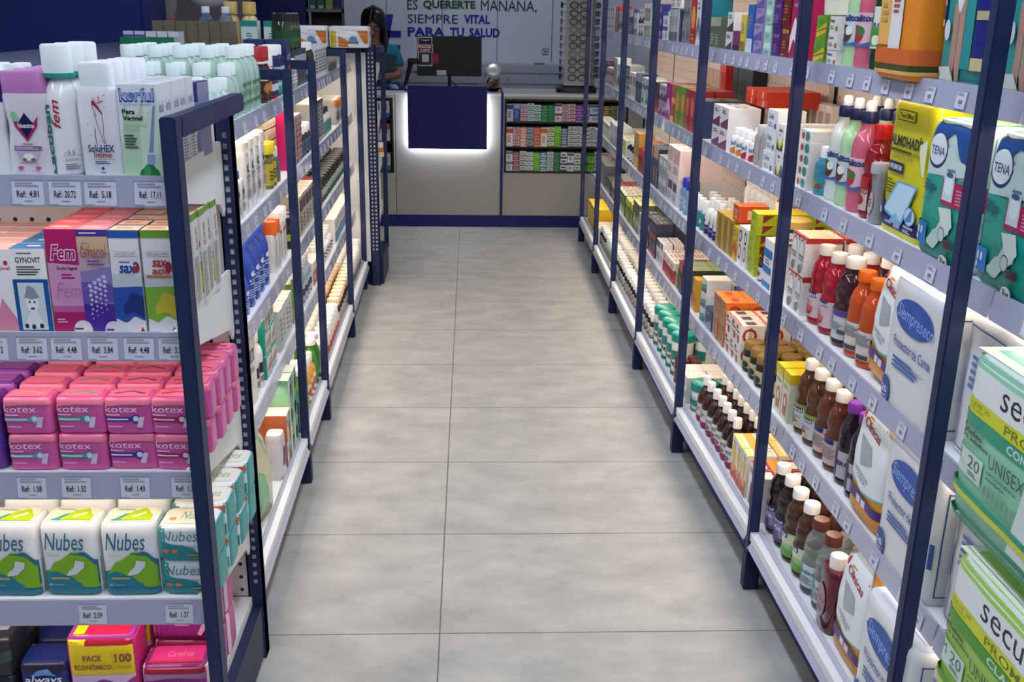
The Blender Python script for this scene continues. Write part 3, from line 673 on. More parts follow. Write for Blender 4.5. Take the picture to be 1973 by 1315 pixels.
def bottle(kind, R, H, col, capc, capr=.5, caph=.04, label=None, n=2.0, dy=1.0, name='bottle', clear=0, seg=24, capn=2, cat='bottle', capover=.006, collar=None, rough=.18, nub=None):
    if name == 'bottle': name = {'pill': 'pill_bottle', 'juice': 'drink_bottle', 'sport': 'drink_bottle', 'syrup': 'syrup_bottle', 'flat': 'lotion_bottle'}.get(kind, name)
    m = col if not isinstance(col, str) else (mat(col, .06, 0, .85, ior=1.33) if clear else mat(col, rough, coat=.4))
    Hb = H-caph; prof = [(r*R, r*R*dy, z*Hb) for r, z in PR[kind]]
    mb = MB(); mb.slathe(prof, m, n, seg); b = mb.build(name); reg(b, 2*R, 2*R*dy, H, cat)
    cr = capr*R; mb = MB(); mc = mat(capc, .35)
    z0 = Hb-capover
    cp = [(cr, cr*(dy if capn > 2 else 1), z0), (cr, cr*(dy if capn > 2 else 1), H-.004), (cr*.9, cr*.9*(dy if capn > 2 else 1), H)]
    if nub:
        cp = [(cr, cr, z0), (cr, cr, z0+caph*.55), (cr*.92, cr*.92, z0+caph*.6)]
        mb.slathe(cp, mc, capn, seg); mb.slathe([(cr*.62, cr*.62, z0+caph*.6), (cr*.62, cr*.62, H-.008), (cr*.42, cr*.42, H)], mat(nub, .4), 2, seg)
    else: mb.slathe(cp, mc, capn, seg)
    if collar: mb.slathe([(cr*1.06, cr*1.06*(dy if capn > 2 else 1), z0-.006), (cr*1.06, cr*1.06*(dy if capn > 2 else 1), z0+.002)], mat(collar, .35), capn, seg)
    mb.build('cap', b)
    if label:
        z0, z1, lc, art = label; z0 *= Hb; z1 *= Hb
        def rad(z):
            q = z/Hb; L = PR[kind]
            for i in range(len(L)-1):
                if q <= L[i+1][1]: return R*(L[i][0]+(L[i+1][0]-L[i][0])*(q-L[i][1])/max(L[i+1][1]-L[i][1], 1e-6))
            return R*L[-1][0]
        flat_r = max(rad(z0), rad(z1), rad((z0+z1)/2)) if kind not in ('flat', 'tub') else None
        rr = (lambda z: flat_r) if flat_r else rad
        mb = MB()
        if lc: mb.slathe([((rr(z0+(z1-z0)*t)+.0008), (rr(z0+(z1-z0)*t)*dy+.0008), z0+(z1-z0)*t) for t in [q/6 for q in range(7)]], mat(lc, .4), n, seg, cap=False)
        def sf(u, v):
            z = z0+(z1-z0)*v; a = rr(z)+.0012; bb = rr(z)*dy+.0012
            if n > 2.5:
                x = (2*u-1)*a*.93; y = -bb*max(0, 1-abs(x/a)**n)**(1/n); return ((x, y-.0006, z), (0, -1, 0))
            t = (u-.5)*2.7; return ((a*math.sin(t), -bb*math.cos(t), z), (math.sin(t), -math.cos(t), 0))
        mb.art(sf, art, True); mb.build('label', b)
    return b

# ------------------------------------------------------------------ placing rows of goods
USED = set(); NL = {}
OW = ['first', 'second', 'third', 'fourth', 'fifth', 'sixth', 'seventh', 'eighth', 'ninth', 'tenth', 'eleventh', 'twelfth', 'thirteenth', 'fourteenth']
RW = ['front row', 'second row', 'third row', 'fourth row', 'fifth row', 'sixth row', 'seventh row', 'eighth row']
SHN = dict(R=dict(A='top right shelf', B='second right shelf', C='third right shelf', D='fourth right shelf', E='bottom right shelf'),
           L=dict(A='top left-aisle shelf', B='second left-aisle shelf', C='third left-aisle shelf', D='fourth left-aisle shelf', E='bottom left-aisle shelf', T='gondola top'),
           E={0: 'end display top', 1: 'end display second shelf', 2: 'end display third shelf', 3: 'end display fourth shelf', 4: 'end display bottom shelf'})
GC = []; HIDDEN = {6: (0,), 9: (5,), 10: (5,), 13: (8, 9,), 14: (8,), 17: (4,), 18: (2, 5, 8,), 21: (4, 5,), 22: (0, 1,), 29: (0, 1, 3,), 30: (1,), 31: (1,), 33: (2, 3,), 36: (2, 3,), 37: (2, 3,), 40: (1,), 41: (1,), 42: (1, 3,), 67: (0,), 70: (0,), 71: (2,), 72: (2,), 73: (2,), 74: (1,), 75: (5, 6, 7, 8, 9,), 76: (0, 1, 2,), 77: (0,), 78: (1, 2,), 80: (2, 3,), 82: (1, 3,), 83: (1, 2, 3, 5, 6, 7,), 84: (2, 3, 6, 7,), 87: (0, 1, 2, 3, 4,), 112: (1, 2,), 113: (2,), 114: (0,), 115: (2,), 118: (1,), 119: (1,), 124: (1,), 126: (1, 3, 5,), 127: (2,), 128: (0, 1, 2, 3, 5, 7, 9, 11, 13, 15,), 131: (3,), 133: (2, 3, 6, 7,), 138: (1, 3,), 139: (2, 3,), 145: (1, 2, 4, 5,), 146: (2, 5,), 147: (2, 5,), 148: (1,), 149: (2, 3,), 150: (0, 1, 2,), 151: (6, 7, 14, 15, 22, 23,), 152: (6, 7, 12, 13, 14, 15,), 153: (1,), 156: (1,), 157: (0, 1, 2,), 159: (1,), 160: (1,), 161: (7, 11,), 165: (1,), 167: (1, 3,), 169: (1,), 175: (1,), 176: (2, 5,), 177: (2, 5,), 178: (2, 5,), 179: (2, 3, 6, 7, 10, 11,), 180: (2, 3, 6, 7,), 181: (2, 3, 7, 11, 15, 19,), 182: (3, 7,), 183: (2,), 186: (8, 11, 14,), 187: (1, 2, 3, 5, 6, 7, 9, 11, 15, 19, 23,), 188: (3, 7, 11, 15, 19, 23, 27,), 189: (3, 7, 11, 15, 19, 23,), 190: (3, 7, 11, 15, 19, 23,), 191: (3, 7, 11, 15,), 192: (2, 5,), 196: (0,), 197: (3, 4, 9,), 200: (3, 4, 6, 9,), 201: (1, 2, 4, 5,), 204: (1, 3,), 207: (1, 2, 4, 5, 7, 8,), 208: (1, 3, 5, 7,), 209: (1, 3, 5,), 210: (1, 2, 5, 8,), 211: (2, 3, 5, 6, 7, 10, 11, 13, 14, 15,), 212: (1, 3,), 213: (0, 1,), 214: (0,), 216: (1, 2,), 218: (1, 3,), 219: (1,), 220: (1, 2, 4, 5, 7, 8, 10, 11,), 221: (7,), 222: (1, 3, 5, 7,), 224: (1, 2, 4, 5, 8,), 225: (2, 5, 7, 8, 10, 11,), 226: (2, 5,), 227: (2, 5, 8,), 228: (0, 1, 2, 3, 4, 5,), 229: (1, 3,), 230: (0, 1,), 232: (1,), 233: (1, 2, 3, 6, 7, 11, 15, 18, 19, 22, 23, 27, 31, 35, 38, 39, 42, 43, 47, 50, 51, 55,), 234: (1,), 235: (1, 2, 4, 5,), 236: (1, 3,), 237: (3, 4, 5, 9, 10, 11,), 238: (1, 3, 5, 7,), 239: (1, 2, 5, 8, 10, 11,), 240: (1, 2, 4, 5, 7, 8, 11,), 241: (1, 3,), 242: (2, 3, 6, 7, 10, 11, 14, 15, 18, 19, 22, 23, 26, 27, 30, 31,), 243: (2, 4, 5, 7, 8, 10, 11, 13, 14, 16, 17, 19, 20, 22, 23,), 247: (3, 4, 5, 9, 10, 11,), 249: (1,), 250: (1, 2, 3, 5, 6, 7,), 251: (2, 5, 8,), 252: (2, 3, 6, 7,), 253: (2, 3, 4, 7, 8, 9, 12, 13, 14, 18, 19, 23, 24, 28, 29, 33, 34, 38, 39, 43, 44,), 254: (2, 3, 4, 7, 8, 9, 13, 14, 18, 19, 23, 24, 27, 28, 29, 33, 34, 38, 39, 42, 43, 44, 48, 49,), 255: (3, 4, 8, 9, 13, 14, 18, 19, 22, 23, 24, 28, 29,), 256: (2, 3,)}; GK = {}      # places in a row that nothing in view shows: left empty
def take(p):
    if p.name in USED: return copy_tree(p)
    USED.add(p.name); return p
def grp(side, sh, start, proto, desc, ncol=1, pitch=None, nrow=1, rp=None, nst=1, place=None, out=0, jit=.002, group=None, dz=0, tilt=None, rot=0, skip=(), gap=.004, rowdz=0):
    w, d, h, cat = DIM[proto.name]; pitch = pitch or w+gap; rp = rp or d+gap
    place = place if place is not None else SHN[side][sh]
    if side == 'E': k9 = .9756; rp *= k9; h *= k9
    tot = ncol*nrow*nst; group = group or (desc+' '+place if tot > 1 else None)
    rg = random.Random(hash_(desc+place)); made = []; gkey = len(GC); GC.append(0); ki = -1
    for c in range(ncol):
        for r in range(nrow):
            for s in range(nst):
                ki += 1
                y = start+w/2+c*pitch+rg.uniform(-jit, jit); q = d/2+r*rp+rg.uniform(-jit, jit)-out
                z = s*h+dz+r*rowdz; rz = rot+rg.uniform(-.03, .03)*(1 if jit > 0 else 0)
                if (c, r, s) in skip or ki in HIDDEN.get(gkey, ()): continue
                o = take(proto); GK[o.name] = (gkey, ki, nst)
                if side == 'R': o.location = (rX(y)+RO[sh]+.008+q, y, RZ[sh]+z); rz -= PI/2; ci = ncol-1-c
                elif side == 'L': o.location = (lX(y)-LO[sh]-.008-q, y, LZ[sh]+z); rz += PI/2; ci = c
                else: o.location = (y*k9, EY+.03+q, EZ[sh]+z); o.scale = (k9,)*3; ci = c
                o.rotation_euler = (0, 0, rz) if not tilt else (tilt[0], tilt[1], rz)
                L = [desc]
                if nst > 1: L.append({2: ['bottom layer', 'upper layer'], 3: ['bottom layer', 'middle layer', 'top layer']}.get(nst, [w_+' layer up' for w_ in OW])[s])
                if ncol > 1: L.append(('leftmost' if ci == 0 else 'rightmost' if ci == ncol-1 else OW[ci]+' from left'))
                if nrow > 1: L.append(RW[r])
                lab = ', '.join(L)+(', ' if len(L) > 1 else ' on the ')+place
                if lab in NL: print('DUPLABEL', lab)
                NL[lab] = 1
                tag(o, lab, cat, group); made.append(o)
    return made
def hash_(s):
    h = 7
    for ch in s: h = (h*31+ord(ch)) % 1000003
    return h
W = 'f2f2f0'
def bars(c='8a8a90', u0=.15, u1=.85, v0=.2, v1=.45, n=4): return ('l', u0, u1, v0, v1, n, c)

# =============== END DISPLAY (faces the camera) ===============
E0 = 'on top of the end display'
p = bottle('flat', .046, .195, 'e9ebee', '4a1c94', .93, .045, (.02, .98, None, [('w', -.05, .6, [.05, .05], [.35, .55, .62, .50, .42], '9a8fd0'), ('e', .35, .38, .2, .12, 'b9b0e0'), ('t', .5, .95, .70, .76, 'n', '8a8a8a'), ('r', .2, .7, .2, .25, 'd8c23a')]), 4, .5, capn=4, name='bottle')
grp('E', 0, -1.0, p, 'white lotion bottle with deep purple cap', 1, None, 3, .055, place=E0)
p = bottle('flat', .045, .205, 'e4dfe6', 'c07ab8', .95, .036, (.02, .98, None, [('p', [(.17, .72), (.32, .62), (.5, .76), (.68, .62), (.83, .72), (.8, .60), (.5, .41), (.2, .60)], 'b02a5c'), ('p', [(.28, .62), (.5, .75), (.72, .62), (.5, .45)], '14204e'), ('t', .29, .72, .575, .635, 'Nosotras', W, {'bold': .02}),
    ('e', .24, .71, .09, .06, '8fc9a0'), ('t', .38, .62, .375, .4, 'diarias', '505058', {'bold': .02}), ('r', .17, .83, .31, .36, '8a6a90'), ('l', .2, .8, .315, .355, 2, 'cfc0d4'), ('p', [(.2, .3), (.8, .3), (.68, .2), (.32, .2)], 'c9b4cc'), ('e', .5, .23, .13, .045, 'f4f0ec'), ('e', .40, .20, .05, .018, '5a7a4a'), ('e', .60, .20, .05, .018, '5a7a4a'),
    ('r', .3, .7, .155, .165, 'c06a90'), ('e', .3, .10, .07, .022, 'c06a80'), ('e', .7, .10, .07, .022, 'c06a80'), bars('c080a0', .22, .44, .06, .075, 1), bars('c080a0', .55, .8, .06, .075, 1)]), 4, .5, capn=4)
grp('E', 0, -.915, p, 'white lotion bottle with pink flip cap', 1, None, 5, .055, place=E0)
p = bottle('round', .033, .255, 'eef0f0', 'e6ecec', .86, .05, (.02, .8, None, [('t', .18, .36, .02, .86, 'Lactiban', '0d6a62', {'rot': 1, 'bold': .03}), ('t', .38, .56, .58, .92, 'fem', 'b02038', {'rot': 1, 'shear': .3, 'bold': .01}), ('t', .58, .78, .26, .31, '-3.5', '606068'), ('r', .55, .95, .245, .25, '606068'), ('t', .58, .85, .18, .22, 'Loción', '606068'), bars('808088', .57, .9, .07, .15, 3), ('t', .5, .95, .0, .035, 'medihealth', '2a5ab0')]), 2, 1, collar='16988a')
grp('E', 0, -.842, p, 'white slim bottle with teal collar', 1, None, 3, .07, place=E0)
fig = [('w', .42, .70, [.90, .84, .86], [.905, .85, .87], '9a4a60'), ('p', [(.40, .86), (.44, .88), (.56, .80), (.66, .72), (.64, .71), (.54, .77), (.44, .82), (.40, .80)], 'a03048'), ('p', [(.40, .80), (.42, .80), (.5, .70), (.49, .69)], 'a03048'), ('p', [(.43, .72), (.45, .72), (.55, .52), (.64, .38), (.62, .38), (.53, .52)], 'b0687a'), ('p', [(.63, .72), (.65, .72), (.66, .58), (.64, .48), (.68, .36), (.66, .36), (.62, .48), (.64, .58)], 'b0687a'), ('p', [(.42, .56), (.44, .56), (.42, .46), (.46, .36), (.44, .36), (.40, .46)], 'b0687a'), ('p', [(.58, .92), (.61, .92), (.62, .84), (.60, .84)], 'b0687a')]
p = bottle('square', .039, .222, 'eceef0', 'e8ecee', .80, .045, (.02, .98, None, fig+[('e', .75, .93, .02, .01, '8090a0'), ('e', .72, .8, .015, .008, '8090a0'), ('e', .25, .6, .015, .008, '8090a0'), ('e', .3, .48, .015, .008, '8090a0'), ('t', .20, .88, .285, .37, 'SoluHEX', '1a3a6a', {'bold': .02}), ('t', .34, .80, .22, .285, 'Intimo', 'b02838', {'bold': .025}), ('t', .30, .86, .195, .21, 'Loción Jabonosa', '30486a'), bars('40587a', .36, .78, .145, .185, 2), ('p', [(.54, .12), (.59, .10), (.54, .075), (.49, .10)], '1a3a7a'), ('r', .48, .6, .045, .055, '1a3a7a')]), 6, .55, capn=5, name='bottle')
grp('E', 0, -.768, p, 'white square bottle with broad translucent cap', 1, None, 5, .052, place=E0)
blob = [('w', .02, .62, [0, .02, 0], [.35, .8, .62, .68, .85], 'b9d8b4'), ('w', .5, .98, [.0, 0], [.55, .72, .8], 'cfe4cc'), ('p', [(.88, .78), (.94, .78), (.80, .28), (.68, .28)], '7d92c4'), ('p', [(.64, .26), (.84, .26), (.80, .12), (.60, .12)], '93a4cc'), ('e', .68, .0, .36, .16, '1f7a3a'), ('e', .60, .08, .1, .06, '3c9a54')]
blob = [x if x[0] != 'e' or x[2] > .02 else ('w', .34, .99, [0, 0], [0, .10, .15, .15, .10, 0], '1f7a3a') for x in blob]
p = carton(.076, .052, .182, 'e3e7ea', blob+[('t', .06, .94, .815, .965, 'korful', '2c52a4', {'bold': .035}), ('t', .08, .92, .835, .95, 'korful', 'a9bfe6', {'bold': .0}), ('e', .385, .885, .065, .035, '5a78c8'), ('t', .06, .95, .785, .805, 'Cuidado Médico', '8090b8'), ('t', .10, .42, .69, .745, 'Pera', '182028', {'bold': .03}), ('t', .10, .60, .61, .675, 'Vaginal', '182028', {'bold': .03}), ('t', .10, .70, .555, .59, 'Con Cánula', 'aab2b4'), ('t', .10, .52, .51, .545, 'Flexible', 'aab2b4'), bars('505a60', .1, .45, .32, .48, 5)],
   [('r', 0, 1, 0, .08, 'c0c8cc'), bars('9aa4ac', .2, .8, .3, .7, 2)], [('t', .2, .8, .70, .82, 'korful', '9aa6c0', {'bold': .02}), ('t', .15, .85, .6, .66, 'Pera Vaginal', '303840'), bars('8a9298', .15, .85, .06, .5, 12)])
grp('E', 0, -.690, p, 'white and green boxed rubber syringe', 1, None, 5, .056, place=E0)
p = bottle('pill', .02, .205, 'cfdfe6', 'eef4f6', .9, .03, name='bottle', seg=16)
grp('E', 0, -1.14, p, 'clear bottle with white lid', 4, .046, 2, .05, place='end display back left', out=-.22)
p = carton(.06, .09, .165, '8d90b4', [('r', 0, 1, .75, 1, '2a3474'), ('r', .1, .9, .3, .6, 'd8d8e4')], [('r', 0, 1, 0, 1, 'a9a8b8'), ('r', .75, 1, 0, 1, '22306a')])
grp('E', 0, -.735, p, 'lilac and navy carton behind the syringe boxes', 2, None, 1, place=E0, out=-.30)

E1 = 'end display second shelf'
p = carton(.072, .05, .176, 'f0eef0', [('t', .45, .95, .74, .8, 'vaginal', 'c03050', {'bold': .015}), ('p', [(.3, 0), (1, 0), (1, .14), (.62, .42)], 'dc8aa8'), bars('a0a0a8', .4, .9, .02, .06, 2), ('e', .85, .84, .06, .03, 'c03050')], topc='f0b8b4')
grp('E', 1, -1.085, p, 'white carton with pink triangle', 2, None, 5, .056, place=E1)
p = carton(.07, .05, .178, 'f0f2f0', [('t', .14, .86, .83, .90, 'GYNOVIT', '181c20', {'bold': .015}), bars('707880', .2, .8, .93, .96, 1), bars('505860', .15, .9, .68, .8, 4), ('r', 0, 1, 0, .64, '14559a'), ('r', .12, .86, .03, .60, 'cfdbe0'), ('e', .48, .38, .19, .14, 'eef2f2'), ('w', .27, .70, [.42, .40, .42], [.44, .57, .54, .44], '8a98a2'), ('e', .41, .37, .03, .015, '384450'), ('e', .55, .37, .03, .015, '384450'), ('e', .48, .29, .06, .015, '485460'), ('w', .2, .78, [.08, .06, .08], [.1, .24, .26, .1], 'e4eaec'), ('e', .25, .08, .06, .03, '22303a'), ('e', .45, .07, .06, .03, '22303a'), ('e', .68, .08, .06, .03, '22303a')], [('r', 0, 1, 0, 1, '2e78b8'), bars('d0e0f0', .4, .95, .3, .7, 1)], topc='2e78b8')
grp('E', 1, -.936, p, 'white and blue carton with a grey portrait', 1, None, 6, .053, place=E1)
p = carton(.064, .052, .218, 'c46f9f', [('r', 0, 1, .0, .24, 'b01a66'), ('r', 0, 1, .66, 1, 'a81c68'), ('w', 0, 1, [.2, .22], [.68, .66], 'cf96bd'), ('r', 0, 1, .2, .26, 'bb5f95'), ('t', .10, .92, .70, .86, 'Fem', 'f4e4ee', {'bold': .06, 'shear': .25}), ('t', .13, .90, .71, .85, 'Fem', 'a01860', {'bold': .02, 'shear': .25}), ('t', .28, .92, .605, .645, 'Ducha Vaginal', '3a1c30', {'bold': .02}), bars('a02868', .4, .85, .52, .58, 2), ('t', .18, .95, .34, .49, 'Fem', 'b878a8', {'bold': .0, 'shear': .25}), bars('e0b0cc', .1, .45, .09, .14, 2), ('e', .9, .03, .3, .09, 'e6e0e6'), ('r', .62, .9, .025, .045, '604860')], [('r', 0, 1, 0, 1, 'e8697c'), bars('f8c0b8', .15, .85, .3, .7, 2)], topc='e8697c')
grp('E', 1, -.864, p, 'magenta boxed douche', 1, None, 6, .055, place=E1)
dots = [('e', .28+.16*c+.03*(r % 2), .46-.045*r+.03*c, max(.015, .075-.007*r), max(.004, .02-.0018*r), 'c9c0e4') for r in range(8) for c in range(4) if .46-.045*r+.03*c > .12]
p = carton(.062, .052, .218, '8d80bc', [('w', 0, 1, [.6, .64], [.95, .95], 'b7a4b0'), ('r', 0, 1, .0, .28, '4a2c98'), ('r', 0, 1, .935, 1, '3c3590'), bars('c8c8e8', .1, .9, .955, .98, 1), ('r', 0, 1, .78, .935, 'c9b094'), ('w', 0, 1, [.28, .3], [.5, .48], '6a54ac')]+dots+[('t', .12, .95, .735, .86, 'Ginacol', 'a84a3c', {'bold': .0, 'shear': .15}), ('e', .3, .85, .12, .035, '9a6a80'), ('e', .3, .85, .10, .028, 'c9b094'), bars('6a5a90', .3, .9, .66, .72, 2), ('e', .95, .03, .3, .09, 'e6e0ee'), ('r', .7, .95, .025, .045, '504870')], [('r', 0, 1, 0, 1, 'd58aa0'), bars('f0c0c0', .15, .85, .3, .7, 2)], topc='d58aa0')
grp('E', 1, -.797, p, 'purple dotted boxed douche', 1, None, 6, .055, place=E1)
def sax(c1, c2, top, nm, tc):
    return carton(.06, .052, .216, 'dfe2e8', [('r', 0, 1, .93, 1, top), ('w', 0, 1, [.14, .1, .16, .12], [.5, .52, .5, .53], c1), ('w', .3, 1, [.18, .2, .15], [.28, .40, .36], c2), ('w', 0, 1, [.45, .46], [.58, .56], 'c4cad4'), ('r', .14, .9, .755, .80, 'e9ecee'), ('r', .14, .9, .757, .76, 'a03030'), ('r', .14, .9, .797, .80, 'a03030'), ('t', .18, .86, .765, .79, 'NATURCOMM', '804040'), ('e', .86, .65, .12, .055, 'a03040')] + nm + [('p', [(.7, 0), (1, 0), (1, .12)], 'eceef0'), ('p', [(.8, .01), (.97, .01), (.88, .06)], tc)], [('r', 0, 1, 0, 1, 'e8c6b4'), bars('b08080', .15, .85, .3, .7, 2), ('r', 0, 1, .0, .12, top)], [('r', 0, 1, .93, 1, top), ('r', 0, 1, 0, .93, 'd8d8d4'), ('t', .5, .8, .6, .86, 'sax', '8a6a50', {'rot': 1, 'bold': .02}), bars('70706c', .1, .9, .06, .55, 26)], topc='e8c6b4')
p = sax('2c50a8', '1a3470', '2858a8', [bars('506080', .3, .8, .69, .71, 1), ('t', .26, .88, .585, .675, 'sax', 'f0f4f8', {'bold': .07, 'shear': .2}), ('t', .28, .86, .59, .67, 'sax', '1e4494', {'bold': .035, 'shear': .2})], 'b03030')
grp('E', 1, -.733, p, 'white and blue boxed remedy', 1, None, 6, .055, place=E1)
p = sax('7fae3c', 'c8b83a', '6a9a3a', [('t', .32, .82, .65, .72, 'sax', 'b03030', {'bold': .025, 'shear': .2}), ('t', .30, .92, .58, .65, 'acid', 'b03030', {'bold': .025, 'shear': .2}), ('r', .1, .95, .545, .57, 'c07a3a')], 'b03030')
grp('E', 1, -.670, p, 'white and green boxed remedy', 1, None, 7, .055, place=E1)

E2 = 'end display third shelf'
def pad(band, fold=True):
    return pack(.103, .062, .084, 'd158a0', [('w', 0, 1, [.78, .82, .8], [1, .98, 1], 'e57a9c'), ('t', .03, .70, .62, .80, 'kotex', 'eed0e4', {'bold': .0}), bars('e8c0dc', .04, .45, .52, .58, 1), ('r', .02, .62, .37, .49, band), ('r', .05, .5, .41, .45, 'f0e0f0'), ('e', .66, .44, .10, .12, band), ('e', .66, .45, .06, .075, 'cfe0ea'), ('p', [(.74, .5), (.84, .5), (.78, .2), (.66, .22)], 'dcc4dc'), bars('e0a8d0', .08, .5, .2, .27, 1)], [('r', 0, 1, 0, 1, 'f0708c'), ('w', .1, .9, [.35, .6, .3], [.5, .75, .45], band if band != '6a9ab0' else 'c0909c')], n=6, seed=hash_(band), rough=.28)
cols = [('6a9ab0', -.998, 'rainbow striped'), ('3a9a94', -.889, 'teal banded'), ('32309c', -.787, 'navy banded'), ('a81858', -.682, 'crimson banded')]
for i, (bc, x, nm) in enumerate(cols):
    p = pad(bc); grp('E', 2, x, p, nm+' pink pad pack', 1, None, 5, .082, 2, place=E2, jit=.003, skip={(0, 4, 1)} if i in (1,) else ())
p = pack(.10, .07, .17, '5a2a8c', [('w', 0, 1, [.35, .3], [.6, .55], '4a3aa0'), ('e', .6, .3, .3, .14, 'b8b0d8'), ('w', 0, 1, [.7, .72], [1, 1], '9a4ab0'), ('e', .5, .85, .3, .08, 'e070b0')], [('r', 0, 1, 0, 1, 'a050b0')], n=6, seed=4)
grp('E', 2, -1.105, p, 'tall purple pad pack at the left edge', 1, None, 5, .085, place=E2)

E3 = 'end display fourth shelf'
nub = [('w', 0, 1, [0, 0], [.34, .40, .52, .58, .50], '1e7f92'), ('w', .1, 1, [.18, .3, .30, .22, .16], [.22, .46, .62, .64, .50], '2a6a8a'), ('w', .05, 1, [.30, .32, .22, .13, .12], [.30, .50, .60, .58, .42], '7db51c'), ('w', 0, .7, [0, 0], [.30, .36, .30, .18], '1e7f92'), ('w', 0, 1, [0, 0], [.12, .13, .1, .11], '1b7a92'), ('t', .10, .80, .66, .90, 'Nubes', '2a6a8c', {'bold': .005, 'shear': .25}), ('e', .62, .63, .08, .012, '9ab82a'), ('t', .14, .36, .58, .62, 'Clásicas', '9ab07a'), ('p', [(.62, .52), (.78, .50), (.76, .42), (.62, .32), (.44, .30), (.48, .36), (.58, .42)], 'd9dde4'), ('r', .16, .48, .25, .28, 'b8a86a'), ('t', .10, .18, .155, .19, '40', 'c8dde4'), bars('9ac4cc', .2, .45, .16, .18, 1)]
p = pack(.128, .10, .178, 'e6e9ea', nub, [('r', 0, 1, 0, 1, 'e9e4cc'), ('w', .1, .95, [.1, .12], [.2, .6, .85, .5], '4a9a98'), ('w', .3, .95, [.15, .15], [.3, .8, .95, .5], 'b4d21c'), ('p', [(.55, .3), (.8, .6), (.75, .7), (.5, .4)], 'f0e8d0'), ('t', .1, .5, .8, .95, 'Nubes', '5a98a4', {'shear': .2})], n=6, seed=2)
grp('E', 3, -1.095, p, 'tall white and lime pad pack', 3, .1325, 3, .125, place=E3, jit=.003)
nu2 = [('w', 0, 1, [0, 0], [.62, .50, .42, .40], '1e8694'), ('t', .06, .72, .60, .88, 'Nubes', '4a8a94', {'shear': .25}), ('r', .70, .98, .80, .92, 'd0603a'), ('e', .9, .55, .14, .16, 'd5dde0'), ('p', [(.62, .42), (.95, .5), (.92, .28), (.75, .2)], 'dfe4e6'), ('e', .14, .32, .06, .06, 'd07a50'), ('e', .30, .32, .06, .06, 'd07a50'), ('r', .6, .95, .1, .15, '6aa030'), ('r', .5, .9, .2, .24, 'b89060')]
p = pack(.128, .10, .088, 'e2e8ea', nu2, [('r', 0, 1, 0, 1, 'ece6d4'), ('t', .3, .9, .3, .8, 'Nubes', '7aa8a4', {'shear': .2}), ('e', .15, .3, .08, .12, 'd09a80')], [('r', 0, 1, 0, .97, '2a9a9a'), ('r', .04, .06, 0, 1, 'c8e0e0'), ('r', .9, .93, 0, 1, 'c8e0e0')], n=6, seed=6)
grp('E', 3, -.697, p, 'short white and teal pad pack', 1, None, 4, .108, 2, place=E3, jit=.003)

E4 = 'end display bottom shelf'
p = pack(.115, .09, .135, '1a2a74', [('w', 0, 1, [.86, .84], [1, 1], '20223c'), ('w', .25, .75, [.76, .78, .76], [.78, .88, .9, .78], '6aa0d8'), ('t', .12, .86, .58, .77, 'always', 'eef0f8', {'bold': .015, 'shear': .2}), ('r', .12, .6, .22, .28, 'c0c4e0'), ('e', .75, .1, .12, .1, '9ac0e8')], n=6, seed=3)
grp('E', 4, -1.052, p, 'small navy pad pack with white lettering', 1, None, 2, .10, place=E4)
p = pack(.10, .12, .10, '22252e', [('w', 0, 1, [.2, .4], [.6, .7], '3a4a3e'), ('e', .5, .8, .3, .1, '6a6a74')], [('r', .3, .9, .3, .7, '8a8a98')], n=5, seed=5, amp=.012)
grp('E', 4, -1.165, p, 'crumpled black pad pack', 1, None, 3, .125, 2, place=E4); 
p = pack(.10, .12, .10, '20222e', [('w', 0, 1, [.2, .4], [.6, .7], '2c3a54')], [('r', .2, .8, .3, .7, '9a9aa8')], n=5, seed=8, amp=.012)
grp('E', 4, -1.05, p, 'black pad pack lying behind the navy one', 1, None, 1, None, 2, place=E4, out=-.23)
p = pack(.158, .10, .205, '9a3a98', [('r', 0, 1, .52, .9, 'e6c81e'), ('r', 0, .28, .9, 1, 'e6c81e'), ('r', .28, 1, .9, 1, 'a02038'), ('w', 0, 1, [.42, .38, .46, .4, .48], [.52, .52], 'd6b8d8'), ('t', .24, .52, .70, .78, 'PACK', '8a5a3a', {'bold': .03}), ('t', .10, .64, .59, .67, 'ECONÓMICO', '8a5a3a', {'bold': .025}), ('t', .70, .94, .68, .80, '100', '8a5a3a', {'bold': .03}), ('r', .665, .672, .58, .8, 'b09028'), ('t', .72, .93, .605, .64, 'UNIDADES', '8a6a2a'), ('t', .14, .90, .18, .34, 'Carefree', 'e8d0e8', {'bold': .01})], [('r', 0, 1, 0, 1, 'c8204a'), ('r', 0, .2, 0, 1, 'e6c81e')], [('r', 0, 1, 0, 1, 'c02a78')], n=7, seed=1)
grp('E', 4, -.936, p, 'large magenta pad pack with yellow economy band', 1, None, 2, .13, place=E4)
p = pack(.152, .095, .125, '8e2a80', [('r', 0, 1, .82, 1, 'a02038'), ('w', 0, 1, [.7, .75, .72], [.84, .84], 'b07ab0'), ('t', .30, .70, .52, .68, 'Carefree', 'e0bce0', {'bold': .005}), bars('d0a0d0', .38, .65, .34, .46, 3), ('p', [(.88, .62), (.95, .56), (.90, .36), (.78, .12), (.72, .16), (.80, .36)], 'd8b0d4'), ('r', 0, 1, 0, .12, '7a1c4a')], [('r', 0, 1, 0, 1, 'e63a8c'), ('t', .3, .8, .35, .7, 'Carefree', 'f090b8', {'shear': .2}), ('r', 0, 1, 0, .12, 'c83a3a')], [('r', 0, 1, 0, 1, 'c04a98'), ('r', .05, .2, 0, 1, 'e8d0e0'), ('r', .8, .95, 0, 1, 'e8d0e0')], n=7, seed=9)
grp('E', 4, -.768, p, 'magenta pad pack with white leaf print', 1, None, 3, .105, 2, place=E4, skip={(0, 0, 1)}, jit=.002)
# =============== RIGHT SHELVES ===============
def ebox(c): return [('r', 0, 1, 0, 1, c)]
